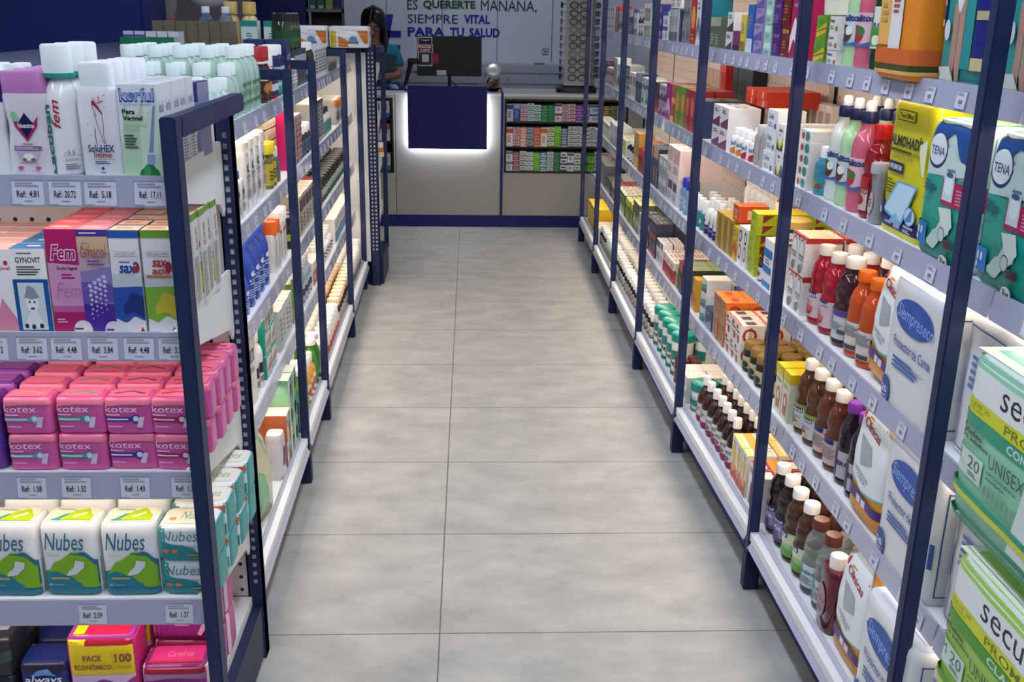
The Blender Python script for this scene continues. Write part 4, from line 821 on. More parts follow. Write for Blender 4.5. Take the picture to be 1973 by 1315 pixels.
# --- top right shelf
A_ = 'top right shelf'
legs = [('w', .30, .48, [.02, .03], [.62, .6], 'b58a78'), ('w', .52, .70, [.02, .03], [.62, .6], 'b58a78'), ('w', .26, .74, [.56, .42, .56], [.74, .76, .74], 'dde4e6'), ('w', .27, .73, [.74, .76, .74], [1, 1], 'b58a78')]
p = pack(.232, .16, .34, '0d7f80', [('w', .10, .62, [.1, .1], [1, 1], '2a8f90')]+[(q[0],)+tuple([.10+.52*q[1], .10+.52*q[2]])+q[3:] for q in legs]+[('r', .66, .99, .17, .88, '14207a'), ('e', .75, .68, .03, .035, 'd0d8ec'), ('e', .88, .68, .03, .035, 'd0d8ec'), ('e', .75, .57, .03, .035, 'd0d8ec'), ('e', .88, .57, .03, .035, 'd0d8ec'), ('r', .68, .88, .38, .43, 'b8ae84'), bars('e0e4f0', .7, .95, .74, .82, 2), ('r', .66, .9, .10, .17, 'c8c08a'), ('p', [(.0, .02), (.40, .02), (.30, .11), (.02, .10)], 'cfd4cc'), ('e', .08, .06, .04, .025, '2a3a70'), ('r', .0, .14, .38, .56, '1c2a7c'), ('t', .01, .13, .46, .52, 'noches', 'e0e4f0', {'bold': .02}), ('r', .0, .13, .34, .38, 'c8c08a'), ('e', .2, .32, .05, .06, 'd0d8dc')], n=7, seed=3)
grp('R', 'A', 1.955, p, 'teal diaper pack with leg photo', 1, None, 1, place=A_+' near the post', out=.012)
grp('R', 'A', 1.70, p, 'teal diaper pack cut by the right edge', 1, None, 1, place=A_, out=.012)
p = pack(.14, .12, .24, '46306e', [('w', 0, 1, [.3, .25], [.6, .5], '5a4488'), ('r', .7, 1, .35, .55, 'a02848')], n=6, seed=9)
grp('R', 'A', 1.50, p, 'small purple pack at the right edge', 1, None, 1, place=A_, out=.07)
p = pack(.235, .15, .33, 'e58a1e', [('r', 0, .42, .36, 1, 'e8b868'), ('r', .0, .40, .22, 1, 'e6b25c'), ('r', .40, .68, .20, 1, 'e4e0dc'), ('r', .15, .33, .58, .74, 'ece4d8'), ('p', [(.44, .95), (.64, .95), (.64, .70), (.46, .66)], 'e6cfa0'), ('t', .16, .32, .83, .87, 'extra', 'a06830'), bars('b04a40', .46, .62, .42, .56, 4), bars('c09a50', .18, .34, .36, .5, 3), ('r', 0, 1, .10, .2, 'd2682a'), ('r', 0, 1, .06, .10, '3e4a22'), ('r', 0, 1, .035, .06, 'e6b25c')], [], [('r', 0, 1, .10, .2, 'd2682a'), ('r', 0, 1, .06, .10, '3e4a22'), ('r', 0, 1, .035, .06, 'e6b25c')], n=7, seed=2, amp=.005)
grp('R', 'A', 2.195, p, 'big orange bed pad pack hanging over the edge', 1, None, 1, place=A_, out=.055, dz=.0)
g = [('r', .15, .85, 0, 1, 'd8dad4'), ('r', .15, .5, .62, 1, '2f8a3a'), ('r', .5, .85, .05, .5, '3f9a44'), ('r', .15, .48, .05, .5, '46a04a'), ('t', .16, .84, .50, .62, 'SUERO', '3a4a6a', {'bold': .02}), ('e', .66, .2, .13, .12, 'dfe6d0'), ('e', .3, .2, .12, .1, 'dfe6d0')]
p = bottle('sport', .037, .30, '0d3a1e', '0e2c18', .52, .04, (.22, .60, 'cfd2cc', g), rough=.12)
grp('R', 'A', 2.462, p, 'dark green drink bottle', 2, .074, 2, .078, place=A_)
def hidr(col, fr, fc, nm, cap='1a2150'):
    return bottle('sport', .039, .285, col, cap, .56, .05, (.25, .60, fc, [('t', .06, .97, .74, .95, 'Hidralitos', '28366e', {'bold': .04}), ('e', .5, .36, .24, .28, fr[0]), ('e', .64, .46, .12, .14, fr[1]), ('w', 0, 1, [0, 0], [.1, .2, .08, .16], '4a6ab0'), ('e', .30, .55, .10, .10, fr[2])]), nub='e6e8ea', rough=.15)
pk = hidr('c8607a', ('b03040', '3a7a34', 'e0708a'), 'e3b9c6', 'p'); pg = hidr('a9d3a0', ('5a3a2a', 'e8e8e0', '4a8a4a'), 'c4d6da', 'g'); pw = hidr('d6ddd6', ('5a3a2a', 'e8e8e0', '4a8a4a'), 'c9d9de', 'w')
grp('R', 'A', 2.640, pk, 'pink sport drink bottle', 1, None, 2, .082, place=A_)
grp('R', 'A', 2.722, pg, 'pale green sport drink bottle', 1, None, 2, .082, place=A_)
p = carton(.07, .09, .044, 'e9e6e0', [('t', .08, .6, .62, .82, 'Protect', '505868', {'bold': .03}), ('r', .75, .98, .1, .4, 'b07038'), bars('8a8a8a', .1, .6, .2, .45, 2)])
grp('R', 'A', 2.815, p, 'small white carton', 1, None, 1, None, 3, place=A_+' beside green cartons')
p = carton(.09, .10, .067, '6a9a2a', [('w', 0, 1, [.1, .3], [.4, .7], 'c8c23a'), ('w', 0, 1, [.3, .45], [.36, .52], 'b0502a'), ('e', .4, .75, .2, .12, '4a8a2a')], topc='8ab82a')
grp('R', 'A', 2.895, p, 'leaf green carton', 1, None, 2, .105, 2, place=A_)
p = bottle('tub', .055, .07, 'e4e6d8', '6f9a50', 1.0, .018, None, name='tub', cat='tub'); grp('R', 'A', 2.885, p, 'round white and green tub on green cartons', 1, None, 1, place=A_, dz=.134)
def gen(w, d, h, c1, c2, st=0, tc=None, txt=None, tx='f0f0f0'):
    A = {0: [('r', 0, 1, .72, 1, c2), bars(c2, .15, .8, .15, .5, 4)], 1: [('r', 0, 1, 0, .32, c2), bars('7a7c84', .15, .85, .5, .8, 4)], 2: [('e', .5, .58, .36, .24, c2), bars(c2, .2, .8, .1, .26, 2)],
         3: [('p', [(0, 0), (1, 0), (1, .55), (0, .18)], c2), bars(c2, .15, .75, .66, .86, 2)], 4: [('r', .1, .9, .52, .86, c2), bars('8a8c92', .15, .85, .14, .4, 3)], 5: [('w', 0, 1, [.1, .3, .12], [.35, .6, .4], c2), bars('80828a', .2, .8, .72, .9, 2)], 6: [('r', 0, .22, 0, 1, c2), bars('70727a', .32, .9, .2, .8, 6)]}[st]
    if txt: A = A+[('t', .1, .9, .60, .74, txt, tx, {'bold': .02})]
    return carton(w, d, h, c1, A, [bars('9a9a98', .2, .8, .25, .75, 2)], topc=tc)
def G(side, sh, y, w, h, d, c1, c2, st, desc, ncol=1, nrow=1, nst=1, tc=None, **k):
    p = gen(w-.004, d, h, c1, c2, st, tc); return grp(side, sh, y, p, desc, ncol, w, nrow, None, nst, **k)
G('R', 'A', 3.125, .085, .21, .08, 'b01a58', 'e8dce0', 5, 'tall magenta carton', 1, 2)
p = carton(.077, .08, .105, '6e241c', [('t', .12, .88, .74, .86, 'SERUM', 'd8b040', {'bold': .03}), bars('b06a3a', .2, .7, .3, .55, 3), ('r', .1, .5, .12, .15, 'c8a040')]); grp('R', 'A', 3.212, p, 'brown carton with gold lettering', 1, None, 2, None, 2)
p = carton(.09, .08, .09, '4a2268', [('t', .2, .8, .7, .82, 'serum', 'b090c8', {'bold': .0}), bars('8a60a8', .2, .7, .2, .5, 4)]); grp('R', 'A', 3.293, p, 'deep purple carton', 1, None, 2, None, 2)
G('R', 'A', 3.388, .085, .052, .08, '9fc9ba', 'cfe6dc', 4, 'mint carton', 1, 1, 4)
G('R', 'A', 3.478, .105, .052, .08, '9d90bc', '6a5aa0', 3, 'lilac carton', 1, 1, 4)
G('R', 'A', 3.590, .085, .165, .09, '2a62b0', 'd0d8e8', 1, 'tall blue carton', 1, 2)
G('R', 'A', 3.680, .07, .13, .07, 'd8c83a', '8a7a1a', 1, 'yellow carton', 1, 2)
G('R', 'A', 3.756, .042, .075, .07, '8a3a70', '2a2028', 1, 'small plum carton', 2, 2)
G('R', 'A', 3.845, .088, .07, .09, 'dfe0e0', '44484c', 3, 'white carton with dark corner', 1, 1, 2)
G('R', 'A', 4.02, .09, .12, .09, '5a6450', 'a0a890', 0, 'olive grey carton', 2, 1)
G('R', 'A', 4.22, .13, .125, .09, '14788e', 'a0d0d8', 6, 'wide teal carton', 1, 1, 2)
G('R', 'A', 4.365, .10, .20, .09, 'e0e0e2', '70787e', 5, 'white carton with grey figure', 1, 1)
G('R', 'A', 4.47, .12, .2, .09, 'b01e22', 'e8a030', 2, 'red carton with orange disc', 1, 1)
G('R', 'A', 4.60, .075, .1, .05, '8f9094', '5a5c60', 5, 'grey blister box', 2, 1, 2)
G('R', 'A', 4.77, .07, .145, .07, '1e2a52', 'c8ccd4', 6, 'dark navy slim carton', 1, 1)
G('R', 'A', 4.85, .07, .15, .07, 'b9c4c6', '60686e', 1, 'pale grey slim carton', 3, 1)
G('R', 'A', 4.80, .12, .06, .10, 'eeeae4', 'c8a890', 4, 'cream carton', 2, 1, 1, place='on boxes, top right shelf', dz=.155)
G('R', 'A', 5.10, .075, .07, .07, 'e1e3e4', '3a5a8a', 0, 'white and blue carton', 2, 1, 2)
G('R', 'A', 5.28, .10, .058, .08, '2a2f86', 'd07a90', 2, 'indigo carton with pink dot', 1, 1, 3)
G('R', 'A', 5.42, .11, .18, .08, '9ac0aa', 'd4e6da', 2, 'pale green tall carton', 2, 1)
G('R', 'A', 5.66, .09, .09, .08, 'a08d80', 'e0d8d0', 0, 'taupe carton', 2, 1, 2)
G('R', 'A', 5.86, .09, .075, .08, 'e6e7e6', '2a2a2e', 3, 'white carton, black corner', 2, 1, 2)
G('R', 'A', 6.08, .08, .13, .07, 'dcdcdc', '8a7a70', 1, 'off-white slim carton', 2, 1)
G('R', 'A', 6.26, .08, .15, .07, '3c4c74', 'c0c8d8', 0, 'slate blue slim carton', 2, 1)
G('R', 'A', 6.44, .08, .15, .07, 'a3776a', 'e0d0c8', 0, 'rose brown slim carton', 2, 1)
G('R', 'A', 6.62, .09, .14, .07, 'c4ccd0', '4a5a68', 5, 'silver grey carton', 3, 1)
G('R', 'A', 6.92, .10, .17, .08, 'c02030', 'f0eceC'.lower(), 6, 'tall red and white carton', 2, 1)
G('R', 'A', 7.15, .11, .055, .08, 'e2e3e4', '9aa0a8', 4, 'white far carton', 5, 1, 3)
# --- second right shelf
B_ = 'second right shelf'
def tena():
    A = [('w', 0, 1, [0, 0], [.62, .60, .64], '1fa08c'), ('w', 0, 1, [0, 0], [.34, .30, .36], '0f8e7e'), ('w', 0, 1, [.72, .80, .92, .74, .68], [1.0, .97, .98, .97, 1.0], '1d4f92'), ('w', .0, 1, [.60, .62, .66], [.72, .80, .82, .74, .68], 'c6dcd6'),
         ('e', .26, .78, .20, .125, '1a3a6c'), ('e', .26, .79, .18, .11, 'dfe6ea'), ('t', .13, .41, .75, .81, 'TENA', '24406c', {'bold': .015}), ('t', .5, .66, .655, .68, 'ANTES', '28405a', {'bold': .02}), ('r', .46, 1, .43, .60, 'b01a5c'), ('r', .48, .68, .46, .66, 'cfdde4'), ('e', .58, .57, .08, .07, 'e6eef0'), ('e', .58, .64, .07, .02, '3a5a8a'), bars('e08a9a', .74, .96, .45, .56, 5),
         ('t', .07, .34, .47, .57, 'Slip', '1a3a6c', {'bold': .01, 'shear': .2}), ('t', .07, .3, .42, .455, 'Comfort', '3a6a7a', {'shear': .2}), ('w', .3, .72, [.12, .10, .18, .24], [.16, .24, .36, .40], 'b8d4cc'), ('p', [(.46, .40), (.70, .42), (.76, .30), (.60, .18), (.56, .28)], 'd6e4de'), ('e', .58, .22, .07, .055, '30505a'), ('e', .58, .22, .06, .047, 'c0d4d0'), ('r', .64, .8, .14, .2, '4a2a40'),
         ('r', .0, .28, .10, .26, '2a7ac0'), ('e', .05, .2, .02, .03, 'e0ecf4'), ('e', .12, .2, .02, .03, 'e0ecf4'), ('e', .19, .2, .02, .03, 'e0ecf4'), ('e', .05, .14, .02, .02, 'e0ecf4'), ('e', .12, .14, .02, .02, 'e0ecf4'), ('e', .68, .045, .10, .055, '1a5a5a'), ('e', .68, .045, .085, .045, 'd8e8e4'), ('t', .62, .75, .025, .07, '3x', '20303a', {'bold': .02})]
    return pack(.225, .17, .292, 'c6dcd6', A, [('r', 0, 1, 0, 1, '6ab8a4'), ('w', .3, .9, [.2, .2], [.6, .8], 'd8d8a0')], n=7, seed=4, amp=.004)
p = tena(); grp('R', 'B', 1.925, p, 'teal and white diaper pack, left one', 1, None, 2, .18, place=B_, out=.02); grp('R', 'B', 1.672, p, 'teal and white diaper pack beyond the post', 1, None, 1, place=B_, out=.02)
p = pack(.16, .15, .10, '9ccfae', [('r', 0, 1, .7, .9, 'd8dc2a')], n=6, seed=3); grp('R', 'B', 1.49, p, 'pale green pack cut by the right edge', 1, place=B_, out=.04)
A = [('r', 0, 1, 0, .055, 'd2c81e'), ('w', 0, 1, [.05, .05], [.30, .20, .15, .14, .16, .15], '1b2a5c'), ('r', .20, .62, .855, .935, '2c2a10'), ('r', .215, .605, .862, .928, 'd8cf1c'), ('t', .24, .58, .875, .915, 'TwoSMed', '2c2a10', {'bold': .02}), ('t', .09, .93, .665, .77, 'ALMOHADÍN', '20283a', {'bold': .035}), bars('5a5620', .06, .88, .62, .65, 1), ('t', .12, .84, .615, .645, 'INTERIOR DESECHABLE', '4a4818'), ('t', .18, .7, .572, .60, 'CENTRO DE CAMA', '4a4818'), ('p', [(.12, .55), (.52, .55), (.48, .51), (.52, .47), (.12, .47), (.16, .51)], '1b2a5c'), ('t', .18, .46, .49, .53, 'PREMIUM', 'd8dcd0', {'bold': .02}), bars('6a6620', .0, .4, .3, .42, 5),
     ('p', [(.42, .42), (.90, .42), (.62, .10), (.12, .16)], '6aaad8'), ('p', [(.45, .405), (.86, .405), (.60, .125), (.17, .175)], 'bfe0ee'), ('p', [(.46, .18), (.60, .12), (.62, .10), (.3, .09)], '7ab8e0'), ('e', .80, .19, .13, .072, '2a4a7a'), ('e', .80, .19, .118, .064, 'b8d8ec'), ('w', .72, .86, [.14, .16], [.17, .25], '4a86c0'), ('e', .10, .16, .07, .05, '1b2a5c'), ('e', .08, .16, .03, .03, 'd0d8e8'), ('r', .24, .4, .08, .1, 'a0a8c8'), ('r', .46, .62, .07, .11, 'a0a8c8'), ('r', .70, .92, .1, .12, 'a0a8c8'), bars('c8ccd8', .7, .9, .065, .09, 2), ('w', .86, .97, [.66, .5], [.72, .76], 'dfe4c0')]
p = pack(.225, .13, .308, 'd8cf1c', A, [('r', 0, 1, 0, 1, 'd8c81a'), ('r', .55, .9, .3, .5, '5a5420')], n=9, seed=7, amp=.003, prof=BOXY); grp('R', 'B', 2.190, p, 'tall yellow bed pad pack with blue pad picture', 1, None, 1, place=B_, tilt=(0, 0), out=-.005)
p = pack(.21, .11, .30, 'd6c61a', [('r', .2, .6, .8, .9, '5a5420')], n=7, seed=2); grp('R', 'B', 2.20, p, 'yellow pack behind the tall yellow one', 1, place=B_, out=-.145)
p = bottle('flat', .027, .15, '8f9092', 'a8a8a8', .9, .02, (.05, .9, None, [('e', .5, .4, .3, .25, 'b8b8b8'), bars('50525a', .3, .7, .3, .5, 3)]), 3, .6); grp('R', 'B', 2.428, p, 'silver flat bottle', 1, None, 1, place=B_)
p = bottle('juice', .039, .235, '8a0f1c', 'c81a20', .60, .03, (.10, .52, None, [('r', .2, .75, 0, 1, 'c8b8b4'), ('r', .2, .75, .62, 1, 'b01a24'), ('e', .45, .3, .2, .16, 'b02030'), ('t', .22, .74, .48, .62, 'SUERO', '9a2a34', {'bold': .02})]), rough=.1); grp('R', 'B', 2.493, p, 'dark red drink bottle with red cap', 1, .08, 1, .08, place=B_)
grp('R', 'B', 2.405, p, 'dark red drink bottle behind the silver one', 1, place=B_, out=-.075)
grp('R', 'B', 2.582, pk, 'pink sport drink bottle with navy collar', 1, None, 3, .082, place=B_)
grp('R', 'B', 2.666, pg, 'pale green sport drink bottle, navy collar', 1, None, 3, .082, place=B_)
grp('R', 'B', 2.750, pw, 'white sport drink bottle', 1, None, 3, .082, place=B_)
p = bottle('pill', .042, .135, '3a8aa0', 'eef0f0', .72, .03, (.1, .6, '3f93aa', [('e', .5, .4, .2, .2, 'b0a050'), ('e', .7, .3, .12, .15, '8a5a40')])); grp('R', 'B', 2.834, p, 'teal bottle with white cap', 1, None, 2, place=B_)
p = carton(.10, .12, .034, 'e8e4de', [('r', 0, .5, 0, 1, 'e8e4de'), ('e', .72, .5, .2, .4, '2a8a7a'), ('e', .3, .5, .15, .3, 'b04a44')], topc='ece2da'); grp('R', 'B', 2.932, p, 'white carton with green disc', 1, None, 2, .125, 5, place=B_)
p = bottle('pill', .04, .12, 'ebe8e2', 'f0ede6', .82, .035, (.1, .75, 'dcdcd8', [('p', [(.5, 0), (.8, 0), (.8, .8)], 'a82a2a'), bars('8a8a90', .2, .5, .3, .8, 4)])); grp('R', 'B', 2.80, p, 'white pill bottle at the back', 3, .09, 1, place=B_, out=-.29, dz=.14)
p0 = carton(.25, .16, .135, 'ece8e2', name='carton'); grp('R', 'B', 2.80, p0, 'wide white carton under the pill bottles', 1, place=B_, out=-.26)
def drop(c): return carton(.062, .07, .082, 'edeeee', [('t', .22, .8, .70, .84, 'Fama D', '283038', {'bold': .03}), ('w', 0, 1, [.1, .02, .1], [.5, .22, .5], c), ('w', 0, 1, [0, 0], [.3, .06, .3], '303440'), bars('60686e', .3, .7, .56, .62, 1)], topc='efe9d8')
p = drop('2a6ac0'); grp('R', 'B', 3.105, p, 'white carton with blue drop', 1, None, 3, .074)
p2 = drop('d8c82a'); grp('R', 'B', 3.170, p2, 'white carton with yellow drop', 1, None, 3, .074, 2)
p = carton(.115, .09, .066, 'e9ebec', [('t', .12, .6, .55, .8, 'Delta', '5a6a80', {'bold': .02}), ('e', .8, .25, .1, .14, '4a5a80'), bars('90989e', .12, .6, .15, .4, 2)], topc='f0e6c8'); grp('R', 'B', 3.24, p, 'white carton with grey lettering', 1, None, 2, .095, 2, skip=()); grp('R', 'B', 3.24, p, 'white grey-lettered carton, raised', 1, None, 1, place='on cartons, second right shelf', dz=.133)
p = bottle('pill', .03, .135, '9b9a96', 'c4c4c0', .8, .02, (.1, .85, 'a8a7a2', [('t', .3, .6, .1, .9, 'shampoo', '4a4a4a', {'rot': 1})])); grp('R', 'B', 3.365, p, 'grey tube bottle', 2, .06, 2, .065)
vit = lambda c: bottle('pill', .033, .095, 'eceae6', 'f0f0f0', .72, .02, (.05, .72, 'e8e8e6', [('t', .2, .8, .6, .9, 'vital', '3a6a9a', {'bold': .02}), ('p', [(.2, 0), (.8, 0), (.8, .5), (.5, .3)], c)]))
p = vit('b01e30'); grp('R', 'B', 3.49, p, 'white vitamin bottle with red corner', 2, .072, 4, .075)
p = vit('c87a2a'); grp('R', 'B', 3.64, p, 'white vitamin bottle with orange corner', 2, .072, 4, .075)
G('R', 'B', 3.80, .12, .078, .12, 'eae8e8', '7a2a60', 3, 'white carton with plum corner', 2, 1, 2)
G('R', 'B', 3.66, .07, .18, .05, 'efe4dc', 'b0a098', 4, 'upright pale pink carton', 5, 1, place='at the back, second right shelf', out=-.33)
p = carton(.12, .06, .036, 'cfc8ba', [('t', .5, .95, .3, .7, 'Andina', '3a3a34', {'bold': .02, 'flip': 1})]); grp('R', 'B', 3.28, p, 'long beige carton', 2, .13, 1, None, 5, place='at the back, second right shelf', out=-.33)
p = carton(.15, .2, .03, 'c0321e', [('r', .6, .7, .1, .9, 'd8c8b0')], topc='d84a24'); grp('R', 'B', 3.80, p, 'flat orange red carton', 2, .155, 1, None, 2, place='on cartons, second right shelf', out=-.14, dz=.157)
G('R', 'B', 4.185, .06, .15, .08, '2c3a5e', 'a8b0cc', 5, 'navy striped tall carton', 2, 2)
G('R', 'B', 4.31, .05, .15, .08, '6f9a34', 'c8d070', 0, 'olive green tall carton', 1, 2)
G('R', 'B', 4.37, .10, .175, .08, 'a02a3c', 'd86a5a', 2, 'wine red tall carton', 2, 2)
G('R', 'B', 4.58, .11, .175, .08, '6a8a34', 'd8903a', 2, 'green tall carton with orange', 2, 2)
G('R', 'B', 4.81, .09, .085, .08, 'c05a20', 'f0b080', 1, 'rust orange carton', 1, 2, 2)
G('R', 'B', 4.91, .11, .17, .09, 'b01a78', 'f0d0e4', 5, 'magenta tall carton', 1, 2)
G('R', 'B', 5.03, .10, .075, .09, 'b0aaba', '6a2a6a', 3, 'grey violet carton', 2, 1, 2)
G('R', 'B', 5.24, .07, .15, .08, '26262c', 'c8322a', 3, 'black carton with red corner', 2, 1)
G('R', 'B', 5.39, .08, .15, .08, 'e2e2e0', '4a4a50', 1, 'white upright carton', 2, 1)
G('R', 'B', 5.56, .12, .075, .10, 'bcd0c8', '5a7a74', 5, 'pale sage carton', 2, 1, 2)
G('R', 'B', 5.81, .11, .16, .09, '24385e', '9aa8c4', 0, 'tall navy carton', 2, 1)
G('R', 'B', 6.04, .12, .15, .09, 'e9e4da', 'b09a84', 4, 'cream tall carton', 2, 1)
G('R', 'B', 6.29, .10, .06, .09, '9aa7ae', '4a5258', 0, 'blue grey carton', 3, 1, 3)
G('R', 'B', 6.61, .12, .17, .09, 'dde2e2', '2a4a3a', 5, 'white carton with green wave', 2, 1)
G('R', 'B', 6.87, .09, .2, .09, 'e8e8e6', 'a01e2a', 6, 'white carton with red spine', 2, 1)
G('R', 'B', 7.08, .12, .06, .09, 'c9c4c0', 'a04a5a', 5, 'pale carton with rose wave', 3, 1, 2)
G('R', 'B', 7.46, .1, .16, .09, '56405e', 'c0a0c0', 1, 'mauve tall carton', 4, 1)
G('R', 'B', 4.70, .09, .26, .06, '202634', '3a4458', 0, 'near-black upright carton', 4, 1, place='at the back, second right shelf', out=-.33)
G('R', 'B', 5.35, .10, .25, .06, 'eddcd6', 'd0a8a0', 4, 'pale pink upright carton', 4, 1, place='at the back, second right shelf', out=-.33)
G('R', 'B', 5.22, .05, .29, .06, 'c82a22', 'e06050', 0, 'red upright carton', 2, 1, place='at the back, second right shelf', out=-.33)
# --- third right shelf
C_ = 'third right shelf'
def siempre(txt2=True):
    A = [('e', .52, .77, .36, .13, '1c4fa8'), ('t', .20, .90, .70, .84, 'Siempreseco', '90b4e8', {'slope': -.06, 'bold': .005, 'shear': .2}), ('t', .20, .90, .50, .58, 'Protector de Cama', '2a52a0', {'slope': -.02, 'bold': .01}), bars('3a62b0', .22, .78, .33, .43, 3), ('t', .22, .84, .39, .425, '* Cubierta superior', '3a62b0'), ('e', .14, .12, .11, .11, '1f4a9c'), ('t', .08, .20, .09, .15, '20', 'dfe8f4', {'bold': .02}), ('r', .1, .18, .06, .07, 'dfe8f4')]
    return pack(.27, .20, .30, 'dcdfe0', A, [('r', .3, .7, .35, .65, '4a60b8'), ('w', .1, .9, [.1, .2], [.3, .25], 'c8cce0')], [('r', .12, .135, .08, .9, '2a4a8c'), ('r', .86, .875, .08, .9, '2a4a8c'), ('r', .12, .875, .08, .09, '2a4a8c'), ('r', .12, .875, .89, .9, '2a4a8c'), ('r', .02, .06, .3, .5, '3a5a9a')], n=9, seed=5, amp=.004, rough=.22, prof=BOXY)
sp = siempre()
O_ = [('r', .10, .115, .06, .93, '2a4a8c'), ('r', .885, .90, .06, .93, '2a4a8c'), ('r', .10, .90, .06, .07, '2a4a8c'), ('r', .10, .90, .92, .93, '2a4a8c'), ('r', .03, .07, .35, .6, '3a5a9a'), bars('5a76b0', .2, .6, .5, .75, 5), ('r', .62, .84, .12, .26, '8aa0c8')]
sp2 = pack(.27, .20, .30, 'dcdfe0', O_, [('r', .3, .7, .35, .65, '4a60b8')], [], n=9, seed=6, amp=.004, rough=.22, prof=BOXY)
grp('R', 'C', 1.945, sp, 'white bed pad pack with blue oval', 1, None, 1, place=C_, out=.03)
grp('R', 'C', 1.655, sp2, 'white bed pad pack with blue outlined face', 1, None, 1, place=C_, out=.0)
def clin(h, orange='e39a2e', w=.20):
    A = [('w', 0, 1, [.36, .26, .30], [.86, .98, .96, .80], 'e4ebec'), ('w', 0, 1, [.345, .245, .285], [.365, .265, .305], '7fb0b0'), ('w', 0, 1, [.86, .98, .96, .80], [.88, 1, .98, .82], '7fb0b0'), ('t', .22, .74, .775, .85, 'Clínicas', 'b02436', {'bold': .025, 'slope': -.12}), ('p', [(.12, .87), (.16, .90), (.2, .85), (.16, .81)], 'b02436'), ('p', [(.24, .70), (.58, .66), (.66, .52), (.36, .46)], 'a4acb0'), ('t', .2, .62, .395, .43, 'CENTRO DE', '5a7078', {'slope': -.1}), ('t', .3, .56, .345, .38, 'CAMA', '5a7078', {'slope': -.1}), ('w', 0, 1, [.16, .14], [.26, .22], '4a2c74'), ('r', .38, .50, .155, .215, 'e8e0e8'), ('r', .53, .65, .15, .21, 'e8e0e8')]
    return pack(w, .12, h, orange, A, [], [('r', 0, 1, .0, .3, orange)], n=5, seed=8, amp=.008, prof=[(.95, .8, 0), (1, 1, .05), (1, 1.02, .5), (.97, .8, .85), (.92, .4, .97), (.9, .12, 1)])
cl = clin(.30, w=.165); grp('R', 'C', 2.212, cl, 'orange and white bed pad pack leaning back', 1, None, 1, place=C_, tilt=(0, .06), dz=.008, out=.0)
def juice(col, capc, lab, nm, R=.039, H=.232, kind='juice', cr=.60): return bottle(kind, R, H, col, capc, cr, .022, (.10, .46, lab[0], lab[1]), rough=.1)
oj = juice('b8481a', 'e8701e', ('d8cfcb', [('r', 0, .3, .3, 1, 'd8b43a'), ('e', .2, .25, .13, .14, 'd09a20'), bars('7a7a80', .42, .92, .5, .9, 6), ('t', .05, .35, .55, .7, 'SUERO', '3a4a7a', {'bold': .02}), ('r', .5, .85, .04, .2, '4a4a50')]), 'o', kind='sport')
grp('R', 'C', 2.388, oj, 'orange drink bottle with orange cap', 1, .08, 3, .084, place=C_)
grp('R', 'C', 2.474, oj, 'orange drink bottle, further left', 1, .08, 3, .084, place=C_)
pl = bottle('juice', .046, .215, '6a1838', 'b01848', .5, .03, (.12, .55, 'a8828c', [('e', .3, .5, .22, .4, 'c4a8ae'), ('t', .1, .6, .5, .66, 'energy', '503040', {'bold': .01})]), 3, .7, rough=.1)

grp('R', 'C', 2.30, pl, 'plum drink bottle with crimson cap', 1, place=C_, out=-.125)
dk = juice('3a1a24', 'eceae6', ('c4cad0', [('r', 0, 1, .80, 1, '5a4488'), ('t', .05, .5, .62, .78, 'Electral', '20306a', {'bold': .03}), bars('7a8a8a', .4, .85, .3, .6, 5), ('p', [(.1, .05), (.4, .05), (.4, .25)], '3a3a74'), ('r', .7, .92, .2, .35, '5a5a60')]), 'd', .045, .245)
grp('R', 'C', 2.562, dk, 'dark purple drink bottle with white cap', 1, None, 3, .095, place=C_)
rd = juice('a3172a', 'ece8e4', ('d8bcc0', [('r', 0, .8, .80, 1, '1e3070'), ('t', .02, .8, .82, .97, 'hidrasol', 'e8e8f0', {'bold': .03}), ('e', .45, .28, .22, .2, 'b02a34'), ('e', .6, .35, .1, .1, 'd86a50'), ('t', .2, .6, .55, .68, 'fresa', 'a04a5a')]), 'r')
grp('R', 'C', 2.675, rd, 'red drink bottle with white cap', 2, .10, 3, .088, place=C_)
p = carton(.062, .11, .118, 'e9e7e2', [('e', .5, .64, .40, .28, '9a3a34'), ('e', .5, .62, .36, .26, 'eceae6'), ('t', .15, .85, .46, .54, 'Manzan', '3a3e44', {'bold': .03}), ('t', .15, .85, .38, .45, 'infusión', '3a3e44', {'bold': .01}), ('e', .4, .15, .25, .12, '6a7068'), ('e', .65, .22, .16, .1, '9aa090'), ('r', 0, 1, .95, 1, 'c02830')], [('r', .1, .9, .2, .8, 'f0cfa0'), ('r', 0, 1, 0, .08, 'd03030')], [('r', 0, 1, .86, 1, 'c0302c')], topc='f0e6dc'); grp('R', 'C', 2.878, p, 'white herb carton with red rim', 2, .064, 2, .115, 2, place=C_)
p = carton(.09, .07, .16, 'e9eaec', [('r', 0, 1, .62, .8, '2a72b4'), ('r', 0, 1, .3, .45, '2a72b4'), ('r', 0, 1, .0, .12, '2a72b4'), bars('7a828a', .2, .8, .48, .6, 2)], topc='f0e0d4'); grp('R', 'C', 3.16, p, 'white and blue striped carton', 1, None, 2)
p = bottle('pill', .032, .10, '2a2226', '1c1c20', .75, .03, (.1, .7, 'dcd8d4', [('e', .5, .5, .2, .2, 'a04a30')])); grp('R', 'C', 3.262, p, 'small black-capped bottle', 1, .07, 2, .07)
p = bottle('jar', .05, .08, '12402c', 'c8a860', 1.0, .02, (.1, .7, 'e0e0dc', [('w', 0, 1, [.1, .3], [.2, .5], 'c0502a')]), name='jar', cat='jar'); grp('R', 'C', 3.105, p, 'green jar with golden lid', 1, None, 1, .11, place='on cartons, third right shelf', out=-.01, dz=.16)
